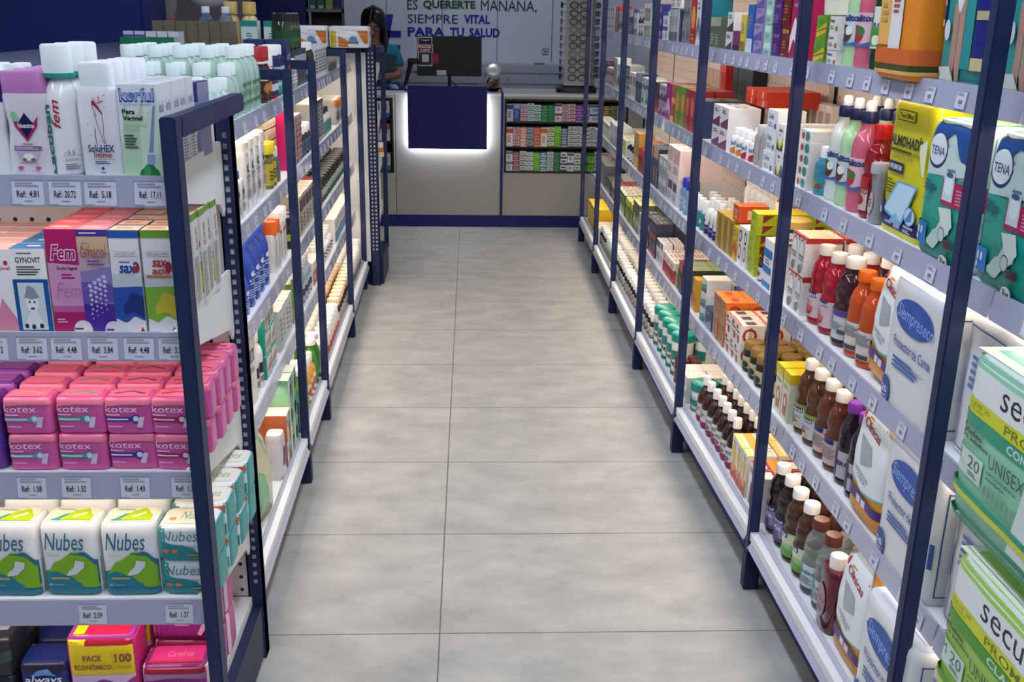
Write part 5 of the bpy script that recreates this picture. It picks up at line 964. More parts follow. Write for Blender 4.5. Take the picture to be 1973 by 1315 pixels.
p = carton(.085, .36, .036, 'a8b81c', [('w', 0, 1, [.2, .4], [.5, .7], '8aa01a'), ('r', .62, 1, 0, 1, 'b8c020')], [('r', 0, 1, 0, 1, 'e6d41a')], [('p', [(.05, .1), (.05, .9), (.16, .9)], '8a2420'), ('p', [(.55, .1), (.55, .9), (.66, .9)], '8a2420')], topc='e6d41a'); grp('R', 'C', 3.345, p, 'long lime and yellow carton', 1, None, 1, None, 6, jit=.003)
p = carton(.055, .10, .14, 'e8e6e0', [('e', .5, .35, .34, .2, 'b03a34'), ('e', .5, .35, .22, .13, 'e8e6e0'), ('e', .5, .75, .34, .16, '22282e'), ('e', .5, .75, .22, .1, 'e8e6e0')]); grp('R', 'C', 3.44, p, 'white carton with ring letters', 2, .06, 1)
p = carton(.12, .1, .27, 'efe2c4', [('t', .1, .9, .84, .93, 'Letisan', '7a2a24', {'bold': .04}), ('r', .5, .9, .76, .78, 'd8b040'), bars('8a8a84', .1, .9, .4, .7, 8)], side=[('t', .08, .92, .82, .91, 'Letisan', '9a2a24', {'bold': .04}), ('r', .45, .8, .75, .77, 'd8b040'), bars('90908a', .08, .92, .4, .7, 8)]); grp('R', 'C', 3.43, p, 'tall cream carton with red and green lettering', 1, None, 2, .105, place='third right shelf', out=-.12)
G('R', 'C', 3.565, .06, .125, .11, 'd8b41c', 'c05a2a', 5, 'mustard yellow carton', 1, 2, 1, tc='e8c81e')
p = carton(.08, .11, .06, 'c8481e', [('r', .3, .75, .2, .75, 'e0c0a0'), ('l', .35, .7, .3, .65, 3, '303030')], side=[('r', .3, .75, .2, .75, 'e0c0a0')], topc='e0702a'); grp('R', 'C', 3.60, p, 'orange carton with barcode', 1, None, 1, place='on cartons, third right shelf', dz=.135, out=-.01)
p = carton(.072, .1, .135, 'b0903c', [('e', .3+.4*(i % 2), .15+.17*(i//2), .2, .1, ['c8a850', 'a07a34'][i % 2]) for i in range(10)], topc='c8a040'); grp('R', 'C', 3.635, p, 'gold patterned carton', 3, .074, 2)
p = bottle('round', .032, .15, 'ecebe8', 'f2f0ec', .5, .03, (.05, .62, 'e9e9e8', [('r', 0, 1, 0, .55, '1f2a70'), ('e', .4, .8, .2, .12, '22305a'), ('t', .2, .8, .3, .45, 'Lanolina', 'c8cce0', {'rot': 0})])); grp('R', 'C', 3.868, p, 'white bottle with navy label', 3, .068, 3, .07)
p = bottle('pill', .043, .215, 'efece4', 'f3f0ea', .86, .04); grp('R', 'C', 3.62, p, 'plain white bottle with ribbed cap', 8, .09, 2, .09, place='third right shelf behind cartons', out=-.222)
p = bottle('square', .03, .12, '2c7c88', 'eef0ee', .6, .05, (.1, .8, '2f8490', [('e', .5, .6, .3, .2, 'e0e8e8')]), 3, .8); grp('R', 'C', 4.10, p, 'teal spray bottle with white trigger', 4, .075, 2, .08)
p = bottle('pill', .036, .15, '6a8aa8', '2634a0', .8, .035, (.1, .8, '7f9ab4', [bars('d0dce8', .2, .8, .2, .8, 6)])); grp('R', 'C', 4.43, p, 'blue-capped spray can', 2, .085, 1, .085)
G('R', 'C', 4.62, .12, .12, .10, 'd8d6d8', '6a4a60', 4, 'light grey carton with plum band', 2, 2, 1)
G('R', 'C', 4.62, .14, .14, .10, 'f0d8d2', 'd8b0a8', 4, 'large pale pink carton', 2, 2, 1, place='on cartons, third right shelf', dz=.12)
G('R', 'C', 4.90, .11, .09, .09, 'a8b0b8', 'dfe4e6', 4, 'grey carton with pale band', 2, 2, 2)
G('R', 'C', 5.13, .08, .20, .09, '2a3c52', 'c8a878', 0, 'steel navy tall carton', 3, 1)
G('R', 'C', 5.38, .07, .19, .09, 'b4532f', 'e8c8a0', 0, 'brick tall carton', 3, 1)
G('R', 'C', 5.60, .09, .13, .09, '8a1a22', 'e04030', 0, 'dark red carton', 2, 1)
G('R', 'C', 5.79, .09, .2, .09, 'c09a40', 'e8d080', 1, 'ochre tall carton', 2, 1)
p = bottle('pill', .045, .12, '1c1e24', 'e8e6e2', .7, .03, (.1, .7, 'd0d4d8', [])); grp('R', 'C', 5.99, p, 'black bottle with white cap', 3, .1, 2, .1)
G('R', 'C', 6.31, .12, .05, .10, 'd5d8b0', '9ab04a', 5, 'pale lime carton', 3, 2, 2)
G('R', 'C', 6.68, .11, .14, .09, 'd9dcdc', '8a9aa0', 3, 'plain grey-white carton', 4, 1)
G('R', 'C', 7.13, .12, .10, .09, 'dedfd4', 'a8b87a', 0, 'white and sage carton', 6, 1)
# --- fourth right shelf
D_ = 'fourth right shelf'
grp('R', 'D', 1.860, sp, 'white bed pad pack with blue oval', 1, None, 1, place=D_, out=.03)
grp('R', 'D', 1.570, sp2, 'white bed pad pack with blue outlined face', 1, None, 1, place=D_, out=.0)
cl2 = clin(.315); grp('R', 'D', 2.150, cl2, 'orange and white bed pad pack with grey diamond', 1, None, 1, place=D_, out=.015)
pu = juice('1c1424', '7a3aa4', ('b8b4bc', [('r', 0, .55, 0, 1, '3a2050'), ('t', .3, .98, .48, .66, 'SUERO', '2a2050', {'bold': .03}), ('e', .3, .75, .14, .14, '6a4a8a'), ('r', 0, .1, 0, 1, '100c14')]), 'pu', .037, .235, 'sport')
grp('R', 'D', 2.355, pu, 'black drink bottle with purple cap', 2, .08, 3, .08, place=D_)
br = juice('5e2e20', 'ece8e2', ('d0b8b4', [('r', 0, .8, .80, 1, '1e3070'), bars('8a7a80', .4, .9, .2, .7, 7), ('e', .25, .25, .14, .2, 'b04a40')]), 'br'); ap = juice('54341a', 'ece8e2', ('c9ccc8', [('r', 0, 1, .84, 1, '8aa030'), ('r', .1, .8, .68, .86, '1e3070'), ('t', .12, .78, .71, .83, 'Electral', 'e0e4f0', {'bold': .03}), ('e', .42, .2, .24, .14, '9a3a24'), ('e', .6, .14, .12, .09, 'd8b890'), ('t', .3, .75, .42, .52, 'manzana', '6a7078')]), 'ap')
grp('R', 'D', 2.52, br, 'reddish brown drink bottle', 2, .086, 3, .086, place=D_)
grp('R', 'D', 2.694, ap, 'apple drink bottle with green band', 2, .088, 3, .088, place=D_)
p = carton(.062, .11, .16, 'dcdcc0', [('w', .2, .8, [.1, .1], [.5, .45], 'c88070'), ('e', .5, .38, .3, .18, 'c06a5a'), ('e', .5, .38, .16, .1, 'e8d8c8'), ('r', 0, 1, .8, 1, 'd8c41c'), ('t', .2, .8, .66, .74, 'Fibra', '8a8a40', {'bold': .02})], [('r', 0, 1, 0, 1, 'e8ca1a')], [('r', 0, 1, .8, 1, 'd8b81c')], topc='e8ca1a'); grp('R', 'D', 2.885, p, 'yellow-topped carton with pink figure', 2, .066, 2, .115)
p = bottle('jar', .037, .11, '1f1a18', '8a6a34', .96, .022, (.12, .66, 'c8bc98', [('e', .4, .5, .22, .3, 'c08a2a'), ('e', .65, .4, .15, .25, '2a3a2a'), ('r', 0, 1, 0, .12, '1a3a34')]), name='jar', cat='jar'); grp('R', 'D', 3.10, p, 'dark jar with gold lid', 4, .079, 4, .082)
p = bottle('pill', .034, .10, '241c1a', 'eeeae4', .82, .02); grp('R', 'D', 3.02, p, 'dark jar with white lid', 1, .08, 3, .08, place=D_, out=-.15)
p = carton(.062, .09, .075, 'ece9e4', [('t', .1, .9, .56, .7, 'Letisan', '8a2a24', {'bold': .04}), ('e', .7, .25, .24, .2, 'a8402c'), ('e', .3, .8, .2, .1, '7a2a24'), bars('8a8a90', .15, .6, .3, .45, 2)], [('r', .2, .8, .3, .7, '50545a'), ('r', 0, 1, .0, .1, 'e0704a')], [('e', .4, .5, .3, .36, 'b8402a'), ('e', .4, .5, .18, .24, 'ece9e4'), ('t', .3, .5, .1, .9, 'Letisan', '8a2a24', {'rot': 1})], topc='f0e0d4'); grp('R', 'D', 3.425, p, 'white and red strip carton', 3, .066, 4, .094, 2)
p = carton(.085, .09, .088, 'b08a68', [('e', .4, .4, .3, .3, 'a07a58'), ('w', 0, 1, [.6, .7], [.9, .95], '9a7050')], [('r', 0, 1, 0, 1, 'ef8a3a'), ('r', .2, .8, .35, .65, 'c8482a')], [('e', .4, .5, .3, .36, 'a8401c'), ('e', .4, .5, .18, .24, 'e0701e')], sidec='e0701e', topc='ef8a3a'); grp('R', 'D', 3.63, p, 'orange effervescent carton', 2, .089, 4, .094, 2)
G('R', 'D', 3.82, .10, .085, .10, '2a4470', '8a9ac0', 3, 'royal navy carton', 1, 2, 1)
p = carton(.085, .10, .062, 'd8e0e0', [('w', 0, 1, [.1, .3], [.5, .7], '4a9aa0'), ('w', 0, 1, [0, .1], [.2, .4], '2a6a7a')], topc='ece2d6'); grp('R', 'D', 3.925, p, 'white carton with teal waves', 1, None, 2, .105, 3)
G('R', 'D', 3.84, .09, .075, .12, '24305c', '6a78a8', 4, 'indigo flat carton', 1, 1, 1, place='on cartons, fourth right shelf', out=-.11, dz=.09)
G('R', 'D', 4.10, .08, .14, .09, 'd09a2c', 'c0542a', 5, 'amber carton with orange wave', 1, 2)
p = bottle('juice', .035, .14, '1c1418', 'd02a5c', .8, .04, (.1, .5, '2a2030', [('e', .5, .5, .3, .3, '1a1a50')])); grp('R', 'D', 3.98, p, 'dark bottle with pink cap', 3, .09, 1, place='behind cartons, fourth right shelf', out=-.22)
G('R', 'D', 4.19, .09, .16, .09, '2c3c30', 'd8dcd0', 1, 'dark green carton with white base', 2, 2, tc='8a9a68')
G('R', 'D', 4.38, .05, .14, .09, '3a2048', 'c83a5a', 0, 'violet and pink slim carton', 2, 2)
G('R', 'D', 4.49, .06, .10, .09, '6a8a3a', 'c8d070', 0, 'moss green carton', 1, 2)
p = carton(.09, .09, .10, 'e6dcd6', [('r', 0, 1, 0, .6, 'b01a28'), ('e', .5, .3, .3, .16, '8a1420'), bars('9a3a40', .2, .8, .7, .85, 2)], [bars('b08a80', .1, .9, .1, .9, 4)], [('r', 0, 1, 0, .65, 'c8202c'), ('w', 0, 1, [.1, .2], [.4, .3], 'e04a50')], topc='efdccc'); grp('R', 'D', 4.57, p, 'white and red carton', 3, .094, 4, .094, 1)
G('R', 'D', 4.87, .06, .12, .05, 'e8e0e0', '5a4a7a', 0, 'white slim carton with violet top', 3, 2)
G('R', 'D', 5.08, .10, .09, .09, '3a3f52', 'b03a40', 1, 'slate carton with red base', 2, 2, 2)
G('R', 'D', 5.30, .10, .085, .09, '2b3648', '9ab0c8', 5, 'dark slate carton', 2, 2, 2)
G('R', 'D', 5.52, .11, .14, .09, 'e8e4e4', 'c0a8b0', 4, 'white carton with pale band', 1, 2)
G('R', 'D', 5.65, .11, .17, .09, '5a6e4a', 'b8c49a', 5, 'sage green tall carton', 2, 2, tc='dcdc9a')
G('R', 'D', 5.89, .10, .13, .09, '7a8a2c', 'e0d83a', 0, 'olive and yellow carton', 3, 2, tc='dce08a')
G('R', 'D', 6.21, .12, .13, .09, '3f7a42', 'c0d8b0', 3, 'leaf carton with pale corner', 3, 2, tc='e4e0d0')
G('R', 'D', 6.59, .10, .11, .09, 'a02a30', 'e8d8d0', 0, 'red and cream carton', 3, 2)
G('R', 'D', 6.91, .10, .10, .09, '2c4a3a', '8ab09a', 1, 'bottle green carton', 3, 1)
G('R', 'D', 7.24, .12, .16, .09, '606a70', 'c8d0d0', 6, 'grey spined carton', 5, 1)
# --- bottom right shelf
grp('R', 'E', 1.760, sp, 'white bed pad pack with blue oval', 1, None, 1, place='bottom right shelf', out=.03)
grp('R', 'E', 1.475, sp2, 'white bed pad pack with blue outlined face', 1, None, 1, place='bottom right shelf', out=.0)
cl3 = clin(.30, 'd98e34'); grp('R', 'E', 2.055, cl3, 'orange and white bed pad pack slumped forward', 1, None, 1, place='bottom right shelf', out=.0)
pl2 = bottle('square', .047, .215, '5c1626', 'ece6e0', .5, .034, (.12, .8, None, [('e', .45, .5, .34, .4, '9a7a84'), ('t', .15, .75, .48, .58, 'Nenergy', '4a2030', {'bold': .02}), ('e', .45, .3, .2, .06, '7a4a58')]), 3.2, .72, rough=.1); grp('R', 'E', 2.262, pl2, 'flat plum drink bottle with white cap', 1, None, 2, .09, out=.01)
wt = bottle('juice', .039, .228, 'e4eaec', '5a3020', .60, .024, (.12, .45, 'c4cfd0', [('r', 0, .5, 0, 1, '3f8a90'), ('e', .25, .6, .15, .2, 'dfe8e8'), ('t', .5, .98, .6, .75, 'SUERO', '2a4a6a', {'bold': .02}), bars('6a7a80', .55, .9, .15, .5, 5)]), clear=1)
grp('R', 'E', 2.362, wt, 'clear drink bottle with brown cap', 2, .086, 3, .086)
gb = juice('4a2c1c', 'ece8e2', ('9cc084', [('r', 0, 1, .55, 1, 'c4d4b4'), ('r', 0, .7, .78, 1, '1e3070'), ('t', .05, .65, .82, .95, 'Electral', 'e0e4f0', {'bold': .03}), ('w', 0, 1, [0, 0], [.4, .3], '6aa050')]), 'gb')
grp('R', 'E', 2.538, gb, 'brown drink bottle with green label', 2, .086, 3, .086)
db = juice('241818', 'ece8e2', ('8a80a0', [('r', 0, .9, .80, 1, '1e2860'), ('t', .08, .8, .84, .96, 'Electral', 'd0d4e8', {'bold': .03}), ('t', .15, .8, .5, .66, 'uva', 'd0c8dc', {'bold': .02}), ('e', .5, .3, .18, .14, '5a4a88'), ('r', 0, 1, 0, .16, '5a4a88')]), 'db')
grp('R', 'E', 2.712, db, 'dark drink bottle with violet label', 2, .086, 3, .086)
sun = carton(.062, .10, .155, 'e2ddd0', [('e', .5, .62, .36, .2, 'd8a82a'), ('w', 0, 1, [0, 0], [.3, .38], 'c05a34'), ('e', .5, .3, .3, .14, 'd89a3a'), ('t', .2, .85, .84, .92, 'Vitamina', '4a5a70', {'bold': .02})], [('r', 0, 1, .3, .62, 'f0a02a'), ('r', .1, .6, .7, .95, 'c0c4cc'), ('r', 0, 1, 0, .2, 'e8c86a')], topc='f0dcc0')
grp('R', 'E', 3.06, sun, 'yellow sun drink-powder carton', 3, .066, 4, .104)
p = carton(.075, .10, .15, 'e4e2de', [('p', [(.2, .05), (.8, .05), (.6, .6), (.35, .55)], '6a5a54'), ('e', .4, .25, .14, .12, '9a3a2a'), ('t', .15, .85, .78, .9, 'Dieta', '40506a', {'bold': .03})], [('r', 0, 1, 0, .5, '8a1a28'), ('r', .2, .9, .1, .4, 'e0d8d0'), ('r', 0, 1, .5, 1, 'e88a2a')], topc='e88a2a'); grp('R', 'E', 2.885, p, 'white carton with maroon and orange top', 2, .08, 4, .104)
sy = bottle('syrup', .033, .19, '2c1410', 'eeeae6', .48, .03, (.08, .52, 'd2cfd0', [('r', 0, 1, 0, .22, 'a0226a'), ('t', .12, .88, .62, .8, 'BRONCO', '30343c', {'bold': .03}), ('e', .5, .38, .25, .14, '7a5a50')]), rough=.1)
grp('R', 'E', 3.275, sy, 'brown syrup bottle with white cap', 5, .072, 4, .076)
sw = bottle('syrup', .033, .19, '3a1214', 'eeeae6', .48, .03, (.08, .5, 'c8c4c8', [('r', 0, 1, 0, .25, 'a0226a'), bars('40404a', .1, .8, .5, .9, 3)])); grp('R', 'E', 3.645, sw, 'dark red syrup bottle, white cap', 2, .072, 4, .076)
tub = lambda: bottle('tub', .055, .125, 'e6e8e4', '0f8a7a', 1.03, .028, (.05, .9, None, [('r', 0, 1, .30, .62, '2a7a78'), ('r', 0, 1, 0, .12, '1f7a72'), ('t', .1, .9, .34, .58, '3X', '1a2024', {'bold': .05}), bars('8aa8a8', .2, .8, .68, .88, 2)]), name='tub', cat='tub')
tb = tub(); grp('R', 'E', 3.80, tb, 'white tub with teal lid', 1, .115, 3, .118, place='bottom right shelf beside syrup bottles')
p = carton(.085, .09, .115, 'eae8e2', [('w', 0, 1, [.1, .2], [.3, .5], '7ab8b0'), bars('8a8a90', .2, .8, .6, .8, 3)], topc='efe4d8'); grp('R', 'E', 3.925, p, 'white carton with aqua wave', 2, .09, 3)
p = bottle('pill', .025, .12, '4a1c18', '5a2420', .95, .03, (.1, .8, '6a2a22', [('t', .3, .7, .05, .95, 'RELAX', 'e0d0c8', {'rot': 1, 'bold': .03})])); grp('R', 'E', 4.11, p, 'maroon slim bottle', 2, .055, 2)
p = bottle('tub', .05, .20, 'e6e8e4', '0f8a7a', 1.03, .03, (.05, .9, None, [('r', 0, 1, .50, .8, '2a7a78'), ('r', 0, 1, 0, .12, '1f7a72'), ('t', .05, .95, .26, .44, '3X', '1a2024', {'bold': .05})]), name='tub', cat='tub'); grp('R', 'E', 4.235, p, 'tall white tub with teal lid', 5, .108, 3, .108)
def pills(y, n, col, capc, desc, R=.034, H=.125, nrow=4, lab='d8d4cc'):
    p = bottle('pill', R, H, col, capc, .86, .032, (.08, .66, lab, [bars('5a5a60', .15, .8, .3, .8, 4), ('r', 0, 1, 0, .2, 'a08a6a')]), seg=16); grp('R', 'E', y, p, desc, n, 2*R+.006, nrow, 2*R+.006)
pills(4.80, 6, '2a2220', 'efece6', 'brown pill bottle with white cap')
pills(5.26, 7, '1c2436', 'f0eee8', 'navy pill bottle with white cap', lab='c0b0a0')
pills(5.80, 6, '221f20', 'e8e4dc', 'black pill bottle with cream cap', lab='cfd4d8')
pills(6.27, 6, 'd0d2cc', 'efeeea', 'white pill bottle with white cap', lab='8ab09a')
pills(6.74, 4, '2a2a26', 'eceae4', 'dark pill bottle with flat white cap', lab='b8c4b0')
p = carton(.12, .10, .09, 'e2ded8', [('r', 0, 1, 0, .5, '6a2a4a'), ('r', 0, 1, .5, .6, 'c8b8a8')], topc='e8d8cc'); grp('R', 'E', 7.08, p, 'white carton with plum base', 2, .125, 3, .105)
p = carton(.15, .12, .17, 'dcb41c', [('r', .1, .9, .5, .8, 'e8d06a'), ('r', 0, 1, 0, .15, 'b88a1a')], topc='f0c820'); grp('R', 'E', 7.36, p, 'big yellow carton', 3, .16, 2, .125)
# protruding adult diaper packs at the right edge
def secure(c1, c2, c3, size, word):
    A = [('r', 0, 1, 0, .98, c1), ('r', 0, 1, .74, 1, 'e4eae8'), ('t', .30, 1.0, .78, .88, 'securezza', '20242a', {'bold': .0}), ('r', 0, 1, .655, .74, 'd4d82a'), ('t', .36, .99, .67, .725, 'PROMO PACK', '6a7a1a', {'bold': .01}), ('t', .06, .24, .70, .725, 'LLEVE 20', '8a8a1a'), ('t', .07, .2, .675, .69, 'UNIDADES', '8a8a1a'), ('r', 0, 1, .575, .655, c2), ('t', .40, .70, .59, .64, word, 'd8ecdc', {'bold': .02}),
         ('t', .02, .22, .53, .565, 'Pañales', '2a3a2a', {'bold': .03}), ('t', .02, .28, .49, .52, 'para adultos', '2a3a2a', {'bold': .03}), ('t', .02, .2, .46, .48, 'Adult diapers', '5a7a5a'), ('r', .02, .26, .29, .44, 'c9dfd0'), ('t', .05, .10, .35, .42, size, '5a6a64'), ('t', .14, .24, .35, .42, '20', '5a6a64'), bars('6a8074', .15, .24, .305, .335, 2), ('t', .30, .56, .44, .52, 'UNISEX', '3a5a44'), ('t', .30, .52, .40, .42, 'INCONTINENCIA', '3a5a44', {'bold': .02}), ('t', .30, .44, .37, .39, 'AVANZADA', '3a5a44', {'bold': .03})] + [('e', .31+.035*k, .31, .012, .03, '6a9a78') for k in range(7)] + [('p', [(.58, .57), (1, .57), (1, .10), (.52, .10)], 'd2ded8'), ('e', .82, .36, .10, .09, c3), ('w', .66, .98, [.34, .2, .34], [.5, .46, .5], 'c4d0ca'), ('w', 0, 1, [.20, .19], [.235, .225], c2), ('w', 0, 1, [.165, .155], [.20, .19], 'd0d040'), ('w', 0, 1, [0, 0], [.05, .05], c2)]
    return pack(.44, .26, .31, c1, A, [('r', 0, 1, 0, 1, 'e9eed8'), ('w', .05, .7, [.1, .1], [.3, .6], c3), ('t', .2, .8, .35, .7, 'securezza', '20242a', {'flip': 1})], [('r', 0, 1, .74, 1, 'e4eae8'), ('r', 0, 1, .655, .74, 'd4d82a'), ('r', 0, 1, .575, .655, c2), ('r', 0, 1, .2, .23, c2), ('r', 0, 1, .16, .2, 'd0d040'), ('r', 0, 1, 0, .05, c2)], n=8, seed=11, amp=.004, prof=BOXY)
sg = secure('8fcfae', '1f9a7a', '8fcfae', 'L', 'CONFORT'); sl = secure('a4cf5c', '4a9a2a', 'b4d86a', 'M', 'CLASSIC')
grp('R', 'C', 1.22, sg, 'pale green adult diaper pack sticking out', 1, place='third right shelf, right edge', out=.12, jit=0)
grp('R', 'D', 1.15, sl, 'lime green adult diaper pack sticking out', 1, place='fourth right shelf, right edge', out=.13, jit=0)
grp('R', 'E', 1.02, sl, 'lime green diaper pack in the lower right corner', 1, place='bottom right shelf', out=.11, jit=0)
# =============== LEFT AISLE SHELVES ===============
def alc(h, R, nm): return bottle('jug', R, h, mat('bcd8ca', .2, 0, .25), 'e4efec', .58, .03, (.12, .62, None, [('r', .15, .85, .72, .84, '3a8a5a'), bars('5aa07a', .12, .88, .35, .6, 3), ('r', .12, .88, .08, .2, '2f8a50')]), 2.6, .9)
grp('L', 'A', 2.985, alc(.125, .032, 'a'), 'small pale green alcohol bottle', 2, .068, 5, .07)
grp('L', 'A', 3.125, alc(.16, .034, 'b'), 'medium pale green alcohol bottle', 2, .072, 5, .075)
grp('L', 'A', 3.275, alc(.205, .038, 'c'), 'tall pale green alcohol bottle', 4, .08, 5, .08)
p = bottle('jug', .034, .19, '3a1612', 'a81a20', .85, .045, (.1, .6, '5a2a1c', [('e', .5, .5, .3, .25, 'c08a50'), ('r', 0, 1, .85, 1, 'e0d8d0')]), collar='e8e8e4'); grp('L', 'A', 3.665, p, 'dark brown bottle with red cap', 2, .072, 5, .078)
p = bottle('round', .03, .16, 'b81c22', 'e8e8e6', .5, .04, (.1, .6, '1f2a5a', [('r', .2, .8, .3, .7, 'd0d0d8')])); grp('L', 'A', 3.82, p, 'red bottle with white cap', 2, .066, 3, .07)
p = bottle('pill', .045, .185, '24306a', 'e6e8e8', .8, .03, (.08, .9, 'a9c4cc', [('r', 0, 1, .75, 1, '1c2860'), ('r', 0, 1, .0, .2, '2a9a7a'), bars('5a7a8a', .15, .85, .3, .65, 4)])); grp('L', 'A', 3.96, p, 'navy and pale blue supplement bottle', 2, .10, 2, .1)
p = carton(.09, .08, .20, '22305c', [('t', .15, .85, .62, .72, 'LATTE', 'd0d4e0', {'bold': .02}), ('e', .5, .4, .26, .14, 'a8485c'), ('r', 0, 1, 0, .2, 'c0b0a0')]); grp('L', 'A', 4.165, p, 'navy carton with pink dot', 1, None, 2)
p = bottle('pill', .03, .12, 'b9c2c0', 'dfe2e0', .8, .025, (.1, .8, '9ab0a8', [bars('e8e8e8', .2, .8, .2, .8, 3)])); grp('L', 'A', 4.30, p, 'grey green bottle', 2, .07, 2, .07)
p = carton(.11, .12, .15, '37424a', [('r', 0, 1, .6, .85, 'a8b4b8')]); grp('L', 'A', 4.45, p, 'dark grey carton', 3, .115, 1, .125, place='top left-aisle shelf', out=-.01)
p = bottle('jar', .045, .15, '14301c', '14161a', .9, .035, (.1, .7, '1c4a26', [('r', 0, 1, .3, .5, '2a6a34')]), name='jar', cat='jar'); grp('L', 'A', 4.45, p, 'dark green jar with black lid', 3, .112, 1, .11, place='on dark grey cartons, top left-aisle shelf', out=-.02, dz=.15)
p = bottle('pill', .034, .17, '2a1a18', 'e9e8e4', .7, .035, (.08, .62, '27383a', [('r', 0, 1, .3, .6, '8ab0b0')])); grp('L', 'A', 4.805, p, 'dark brown bottle with square white cap', 3, .075, 3, .076)
p = carton(.10, .10, .13, 'd4d6d8', [bars('6a6e78', .1, .9, .15, .85, 6), ('r', 0, 1, .9, 1, 'b0a8a0')]); grp('L', 'A', 5.03, p, 'white printed carton', 4, .104, 2)
p = carton(.12, .10, .10, 'a8a6a0', [('w', 0, 1, [0, 0], [.3, .5], '4a5a3a'), ('e', .5, .65, .25, .2, 'c0b8b0')]); grp('L', 'A', 5.56, p, 'grey carton with leaf print', 3, .125, 2)
# second
p = bottle('square', .034, .145, 'e9e6df', '22347e', .5, .025, (.05, .9, None, [('e', .5, .75, .14, .1, '2a3658'), ('t', .2, .85, .52, .6, 'OLI', '3a4258', {'bold': .02}), bars('6a7080', .2, .8, .15, .42, 4)]), 4, .8); grp('L', 'B', 2.985, p, 'small white bottle with navy cap', 3, .074, 3, .065)
p = bottle('square', .046, .225, 'ece9e2', 'f0eee8', .86, .03, (.05, .9, None, [('e', .5, .78, .16, .08, '22304e'), ('e', .56, .79, .1, .05, 'e4e0d8'), ('t', .2, .85, .60, .66, 'OLI', '2a3248', {'bold': .03}), ('t', .25, .8, .53, .57, 'shed kit', '3a4258', {'bold': .02}), ('r', .2, .85, .46, .465, '6a7080'), bars('7a8090', .2, .8, .2, .4, 4)]), 4, .75); grp('L', 'B', 3.215, p, 'white square bottle with dark swirl mark', 4, .096, 4, .08)
p = bottle('round', .03, .16, '6a6a2a', 'e6d21e', .95, .03, (.1, .7, 'c8b43a', [bars('6a6020', .2, .8, .2, .7, 3)])); grp('L', 'B', 3.675, p, 'amber bottle with yellow cap', 2, .07, 2, .075)
p = bottle('round', .045, .235, 'd8b83a', 'eedc22', .95, .045, (.1, .7, 'd0b450', [])); grp('L', 'B', 3.66, p, 'tall amber bottle with broad yellow cap', 2, .095, 1, place='second left-aisle shelf, behind', out=-.16)
p = bottle('round', .026, .22, '2436a0', '2436a0', .6, .06, (.1, .6, 'c0c8d8', [])); grp('L', 'B', 3.62, p, 'blue pump bottle', 1, place='second left-aisle shelf', out=-.10)
p = carton(.18, .3, .045, 'e0d2b0', [('r', 0, 1, 0, .12, '2a2420'), ('r', .05, .95, .3, .6, 'c8b894')], side=[('r', 0, 1, 0, .12, '2a2420'), ('r', .03, .97, .28, .7, 'cbbb98')]); grp('L', 'B', 3.92, p, 'flat cream carton', 1, None, 1, None, 6, place='second left-aisle shelf', out=-.05)
p = bottle('pill', .033, .13, '39444a', 'c0c8c8', .8, .03, (.1, .8, '5a6a6c', [])); grp('L', 'B', 3.835, p, 'grey bottle with pale lid', 1, .072, 3, .072)
p = carton(.06, .07, .235, 'c8186a', [('r', 0, .4, 0, 1, 'e6d8dc')]); grp('L', 'B', 4.12, p, 'tall hot pink carton')
p = carton(.08, .09, .2, 'c9c0bc', [('e', .2+.3*(i % 3), .08+.12*(i//3), .11, .045, 'a8283c') for i in range(24)]); grp('L', 'B', 4.28, p, 'white carton with red dots', 2, .086, 2)
p = bottle('jar', .04, .10, '3a2a5c', '2a2050', .95, .03, (.1, .8, 'b0a8c0', []), name='jar', cat='jar'); grp('L', 'B', 4.19, p, 'violet jar', 1, .08, 2, .085)
p = bottle('pill', .038, .13, '1d2022', 'eceae4', .9, .03, (.1, .7, '5a6a70', [('r', .3, .7, .2, .8, '2a4a80')])); grp('L', 'B', 4.47, p, 'black bottle with white lid', 4, .082, 3, .082)
p = carton(.10, .1, .2, 'a9a9a4', [bars('4a4c50', .1, .9, .1, .9, 8), ('r', 0, 1, .9, 1, '3a3a3c')], topc='d8d0c4'); grp('L', 'B', 4.82, p, 'grey printed carton', 4, .105, 2)
p = bottle('pill', .04, .13, 'c4c8c8', '2c2c30', .6, .03, (.1, .7, '4a8a80', [])); grp('L', 'B', 5.26, p, 'silver bottle with black cap', 4, .086, 2, .086)
p = pack(.16, .12, .14, 'b8b8b2', [('w', 0, 1, [.7, .6], [1, 1], 'e07a1e'), bars('3a3a40', .1, .8, .15, .5, 5)], n=5, seed=3, amp=.015); grp('L', 'B', 5.85, p, 'grey bag with orange corner', 2, .18, 2, .13)
# third
p = bottle('jug', .038, .165, '1f48ae', '2a5cc8', .62, .03, (.1, .62, None, [('e', .45, .8, .12, .12, 'c8d4ec'), ('t', .2, .8, .5, .62, 'OLI', 'd0d8f0', {'bold': .02}), bars('a0b4e0', .2, .8, .1, .4, 3)]), 2.4, .9); grp('L', 'C', 2.93, p, 'short royal blue bottle', 3, .088, 3, .08)
p = bottle('jug', .042, .235, '1f48ae', '2a5cc8', .62, .035, (.1, .62, None, [('e', .45, .86, .14, .09, 'd8e0f0'), ('t', .2, .85, .62, .7, 'OLI', 'd8e0f4', {'bold': .02}), ('t', .22, .82, .52, .59, 'Agua', 'd0d8f0', {'bold': .02}), bars('a0b4e0', .2, .8, .1, .4, 4)]), 2.4, .9); grp('L', 'C', 3.20, p, 'tall royal blue bottle', 4, .094, 3, .088)
p = bottle('square', .026, .19, 'e8e4dc', 'e86a22', .9, .045, (.05, .9, None, [('t', .3, .7, .1, .9, 'desinflama', '5a5a5c', {'rot': 1})]), 3, .7); grp('L', 'C', 3.665, p, 'white tube with orange cap', 2, .06, 3, .05)
